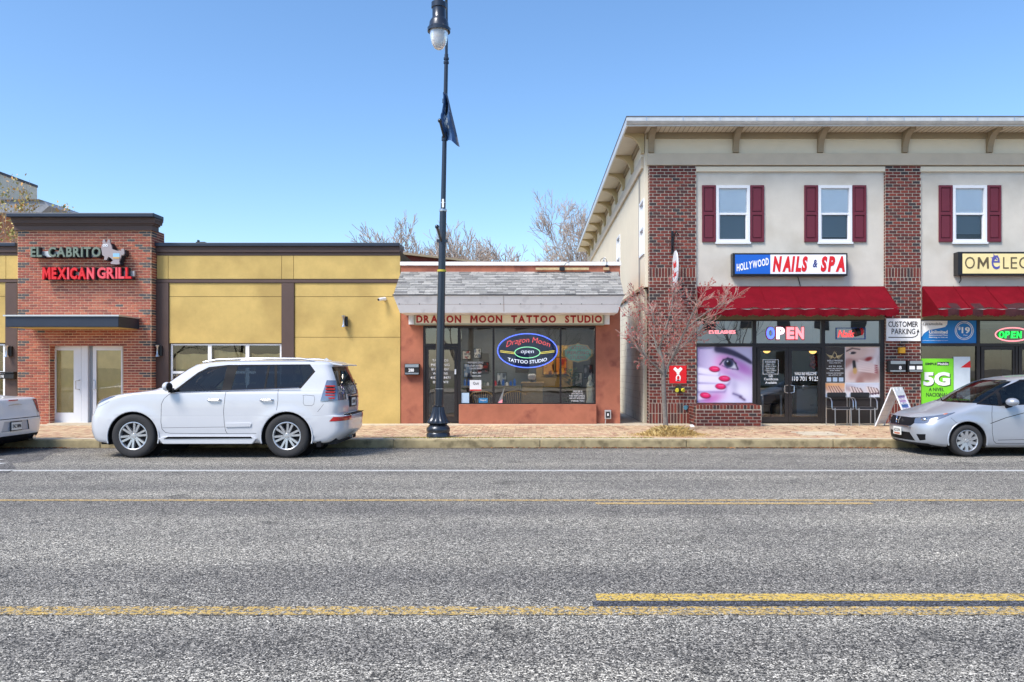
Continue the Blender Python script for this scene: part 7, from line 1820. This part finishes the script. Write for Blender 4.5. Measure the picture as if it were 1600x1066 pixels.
hat.part('rear_window', [(-.6, 1.05), (.6, 1.05), (.55, 1.38), (-.55, 1.38)], m_cargld, proj=front_p, test=lambda f: avg(f, 3) > .3, off=-.006, sides=(0,))
hat.part('grille', [(-.50, .60), (-.42, .54), (.42, .54), (.50, .60), (.46, .70), (-.46, .70)], m_trim, proj=front_p, test=lambda f: avg(f, 0) < .5 and avg(f, 3) < -.2, off=-.008, sides=(0,))
hat.part('lower_intake', [(-.50, .27), (.50, .27), (.40, .42), (-.40, .42)], m_trim, proj=front_p, test=lambda f: avg(f, 0) < .5 and avg(f, 3) < -.2, off=-.008, sides=(0,))
for a in (-1, 1): hat.part('fog_recess', [(a*.56, .40), (a*.72, .41), (a*.70, .30), (a*.60, .28)], m_trim, proj=front_p, test=lambda f: avg(f, 0) < .6, off=-.008, sides=(0,))
hat.part('headlamp', [(-.1, .59), (.12, .61), (.33, .70), (.50, .765), (.62, .83), (.34, .795), (.0, .70), (-.1, .68)], m_lampc, test=lambda f: abs(avg(f, 1)) > .42 and avg(f, 2) < .86, off=.004)
hat.part('front_lip', [(-.78, .16), (.78, .16), (.70, .235), (-.70, .235)], m_trim, proj=front_p, test=lambda f: avg(f, 0) < .6, off=.004, sides=(0,))
hat.part('tail_lamp', [(3.72, .90), (4.02, .86), (4.02, 1.15), (3.80, 1.10)], m_tail, off=.006)
hat.gap([(1.27, .94), (1.25, .80), (1.25, .45), (1.28, .30), (1.33, .25), (2.35, .25), (2.9, .28)]); hat.gap([(2.46, .97), (2.46, .45), (2.42, .26)])
hat.gap([(1.22, .615), (1.5, .72), (1.84, .81), (2.4, .86), (3.2, .90)], w_=.006)  # body crease: its shade painted on as a dark strip, no open gap
hat.gap([(.62, .60), (.50, .72)], w_=.003)
hat.gap([(1.36, .31), (2.8, .34)], w_=.004)
hat.finish(); hat.wheels(.83, [(.15, .13, 0)], 10, rimr=.66)
hat.under(.18, .5, .2, 3.8, .5); hat.seats((1.95, 2.8), .50, .60, .24); hat.steering(1.62, -.36, .93)
T_ = hat.t
for sg in (-1, 1):
    m_ = MB().ell((1.56, sg*.95, 1.015), .11, .12, .075, 18, 10).build('wing_mirror', m_psilver, T_, smooth=True)
    MB().tube([(1.53, sg*.80, .93), (1.55, sg*.92, .95), (1.55, sg*.94, 1.0)], [.04, .035, .05], 8).build('mirror_arm', m_trim, m_, smooth=True)
    yy = sg*hat.yat(2.2, .88)
    for x in (2.12, 3.0): MB().tube([(x, yy, .90), (x+.03, yy+sg*.03, .90), (x+.16, yy+sg*.03, .905), (x+.19, yy, .905)], .013, 8).build('door_handle', m_psilver, T_, smooth=True)
    MB().ell((.12, sg*.62, .68), .06, .075, .04, 14, 8).build('headlamp_reflector', m_chrome, T_, smooth=True)
    MB().ell((.47, sg*.765, .775), .085, .03, .028, 14, 8).build('turn_signal', m_orange, T_, smooth=True)
MB().box(-.105, -.06, -.46, .46, .525, .548).build('chrome_strip', m_chrome, T_, bevel=.005)
# H emblem: two bowed uprights and a bar
eb = MB(); 
for sg in (-1, 1): eb.tube([(-.075, sg*.075, .70), (-.10, sg*.052, .64), (-.105, sg*.045, .575)], .012, 6)
eb.tube([(-.10, -.05, .635), (-.10, .05, .635)], .011, 6); eb.build('h_emblem', m_chrome, T_, smooth=True)['kind'] = 'stuff'
o = MB().box(-.112, -.10, -.155, .155, .35, .50).build('number_plate', m_plate, T_)
tfit(MB(), '6CG 2194', 0, 1, 0, 1, 0, bold=.02, fn=lambda u, v, q: (-.1135-.001*q, .12-.24*u, .41+.06*v)).build('plate_lettering', m_ink, o)
MB().box(-.1135, -.1122, -.12, .12, .358, .395).build('plate_colour_band', m_orange, o)
for y in (-.45, .2):
    MB().tube([(.86, y, 1.02), (1.0, y+.4, 1.10)], .008, 5).build('wiper', m_trim, T_)
MB().box(1.15, 1.35, .1, .5, 1.0, 1.02).build('green_card', m_lime, T_)

# ---- off-white sedan, only the tail in view ---------------------
sed = Car('sedan', 'off white sedan at the left edge with only its tail in view', (-15.06, 15.55, 0), [
    (.18, .2, 4.86, .82, .4, .3), (.24, .08, 4.96, .89, .45, .34), (.36, .02, 5.02, .93, .5, .36), (.55, .0, 5.04, .945, .5, .36), (.64, .01, 5.04, .945, .5, .36), (.70, .03, 5.02, .943, .5, .34),
    (.80, .1, 5.0, .94, .5, .32), (.90, .35, 4.985, .93, .5, .32), (.97, .8, 4.97, .92, .5, .30), (1.02, 1.2, 4.95, .90, .5, .30), (1.045, 1.4, 4.88, .87, .5, .32), (1.06, 1.45, 4.6, .84, .5, .4), (1.09, 1.5, 4.3, .81, .5, .4), (1.25, 1.8, 4.0, .74, .45, .4), (1.40, 2.1, 3.6, .66, .45, .4), (1.46, 2.4, 3.3, .5, .4, .4), (1.48, 2.7, 3.0, .03, .1, .1)],
    5.04, m_psed, (1.0, 4.05), .35, (.40, .36), .945, nf=2.6, nr=5.5, taper=.02)
sed.part('side_window', [(1.75, 1.08), (2.25, 1.38), (3.3, 1.40), (3.9, 1.12)], m_cargld, test=notr, off=-.008)
sed.part('windscreen', [(-.76, 1.07), (.76, 1.07), (.6, 1.40), (-.6, 1.40)], m_cargld, proj=front_p, test=lambda f: avg(f, 3) < -.25 and avg(f, 0) < 2.4, off=-.006, sides=(0,))
sed.part('rear_window', [(-.74, 1.10), (.74, 1.10), (.6, 1.40), (-.6, 1.40)], m_cargld, proj=front_p, test=lambda f: avg(f, 3) > .2 and avg(f, 0) > 3.2, off=-.006, sides=(0,))
for a in (-1, 1): sed.part('tail_lamp', [(a*.64, 1.01), (a*.86, 1.0), (a*.90, .74), (a*.76, .74)], m_tail, proj=front_p, test=lambda f: avg(f, 0) > 4.6, off=.008, sides=(0,))
sed.part('lower_bumper', [(-.95, .17), (.95, .17), (.95, .33), (-.95, .33)], m_trim, proj=front_p, test=lambda f: avg(f, 0) > 4.5, off=.004, sides=(0,))
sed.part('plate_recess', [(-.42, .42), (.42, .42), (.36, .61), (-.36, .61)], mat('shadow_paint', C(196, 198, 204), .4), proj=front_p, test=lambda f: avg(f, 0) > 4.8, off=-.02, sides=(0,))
sed.gap([(-.93, .655), (.93, .655)], w_=.007, proj=front_p, sides=(0,), test=lambda f: avg(f, 0) > 4.6)
sed.gap([(-.70, .66), (-.72, .98)], proj=front_p, sides=(0,), test=lambda f: avg(f, 0) > 4.7); sed.gap([(.70, .66), (.72, .98)], proj=front_p, sides=(0,), test=lambda f: avg(f, 0) > 4.7)
sed.finish(); sed.wheels(.92, [(.12, .1, 0)], 10); sed.under(.18, .5, .3, 4.8, .5); sed.seats((2.4, 3.2), .5, .6)
T_ = sed.t
o = MB().box(5.045, 5.052, -.155, .155, .435, .585).build('number_plate', m_plate, T_)
MB().box(5.040, 5.0445, -.17, .17, .42, .60).build('plate_frame', m_trim, T_)
tfit(MB(), '7AZ 0896', 0, 1, 0, 1, 0, bold=.03, fn=lambda u, v, q: (5.054+.001*q, -.13+.26*u, .475+.07*v)).build('plate_lettering', m_ink, o)
MB().box(4.975, 4.99, -.13, .13, 1.0, 1.02).build('brake_lamp', m_tail, T_)
MB().tube([(5.025, -.2, .915), (5.035, -.08, .93), (5.035, .08, .93), (5.025, .2, .915)], [.006, .012, .012, .006], 6).build('winged_badge', m_sil, T_)
MB().box(4.985, 4.998, .50, .58, .745, .775).build('model_badge', m_ink, T_)
for a in (-.58, .58): MB().tube([(4.7, a, .25), (5.03, a, .24)], .05, 12).build('exhaust_tip', m_chrome, T_, smooth=True)
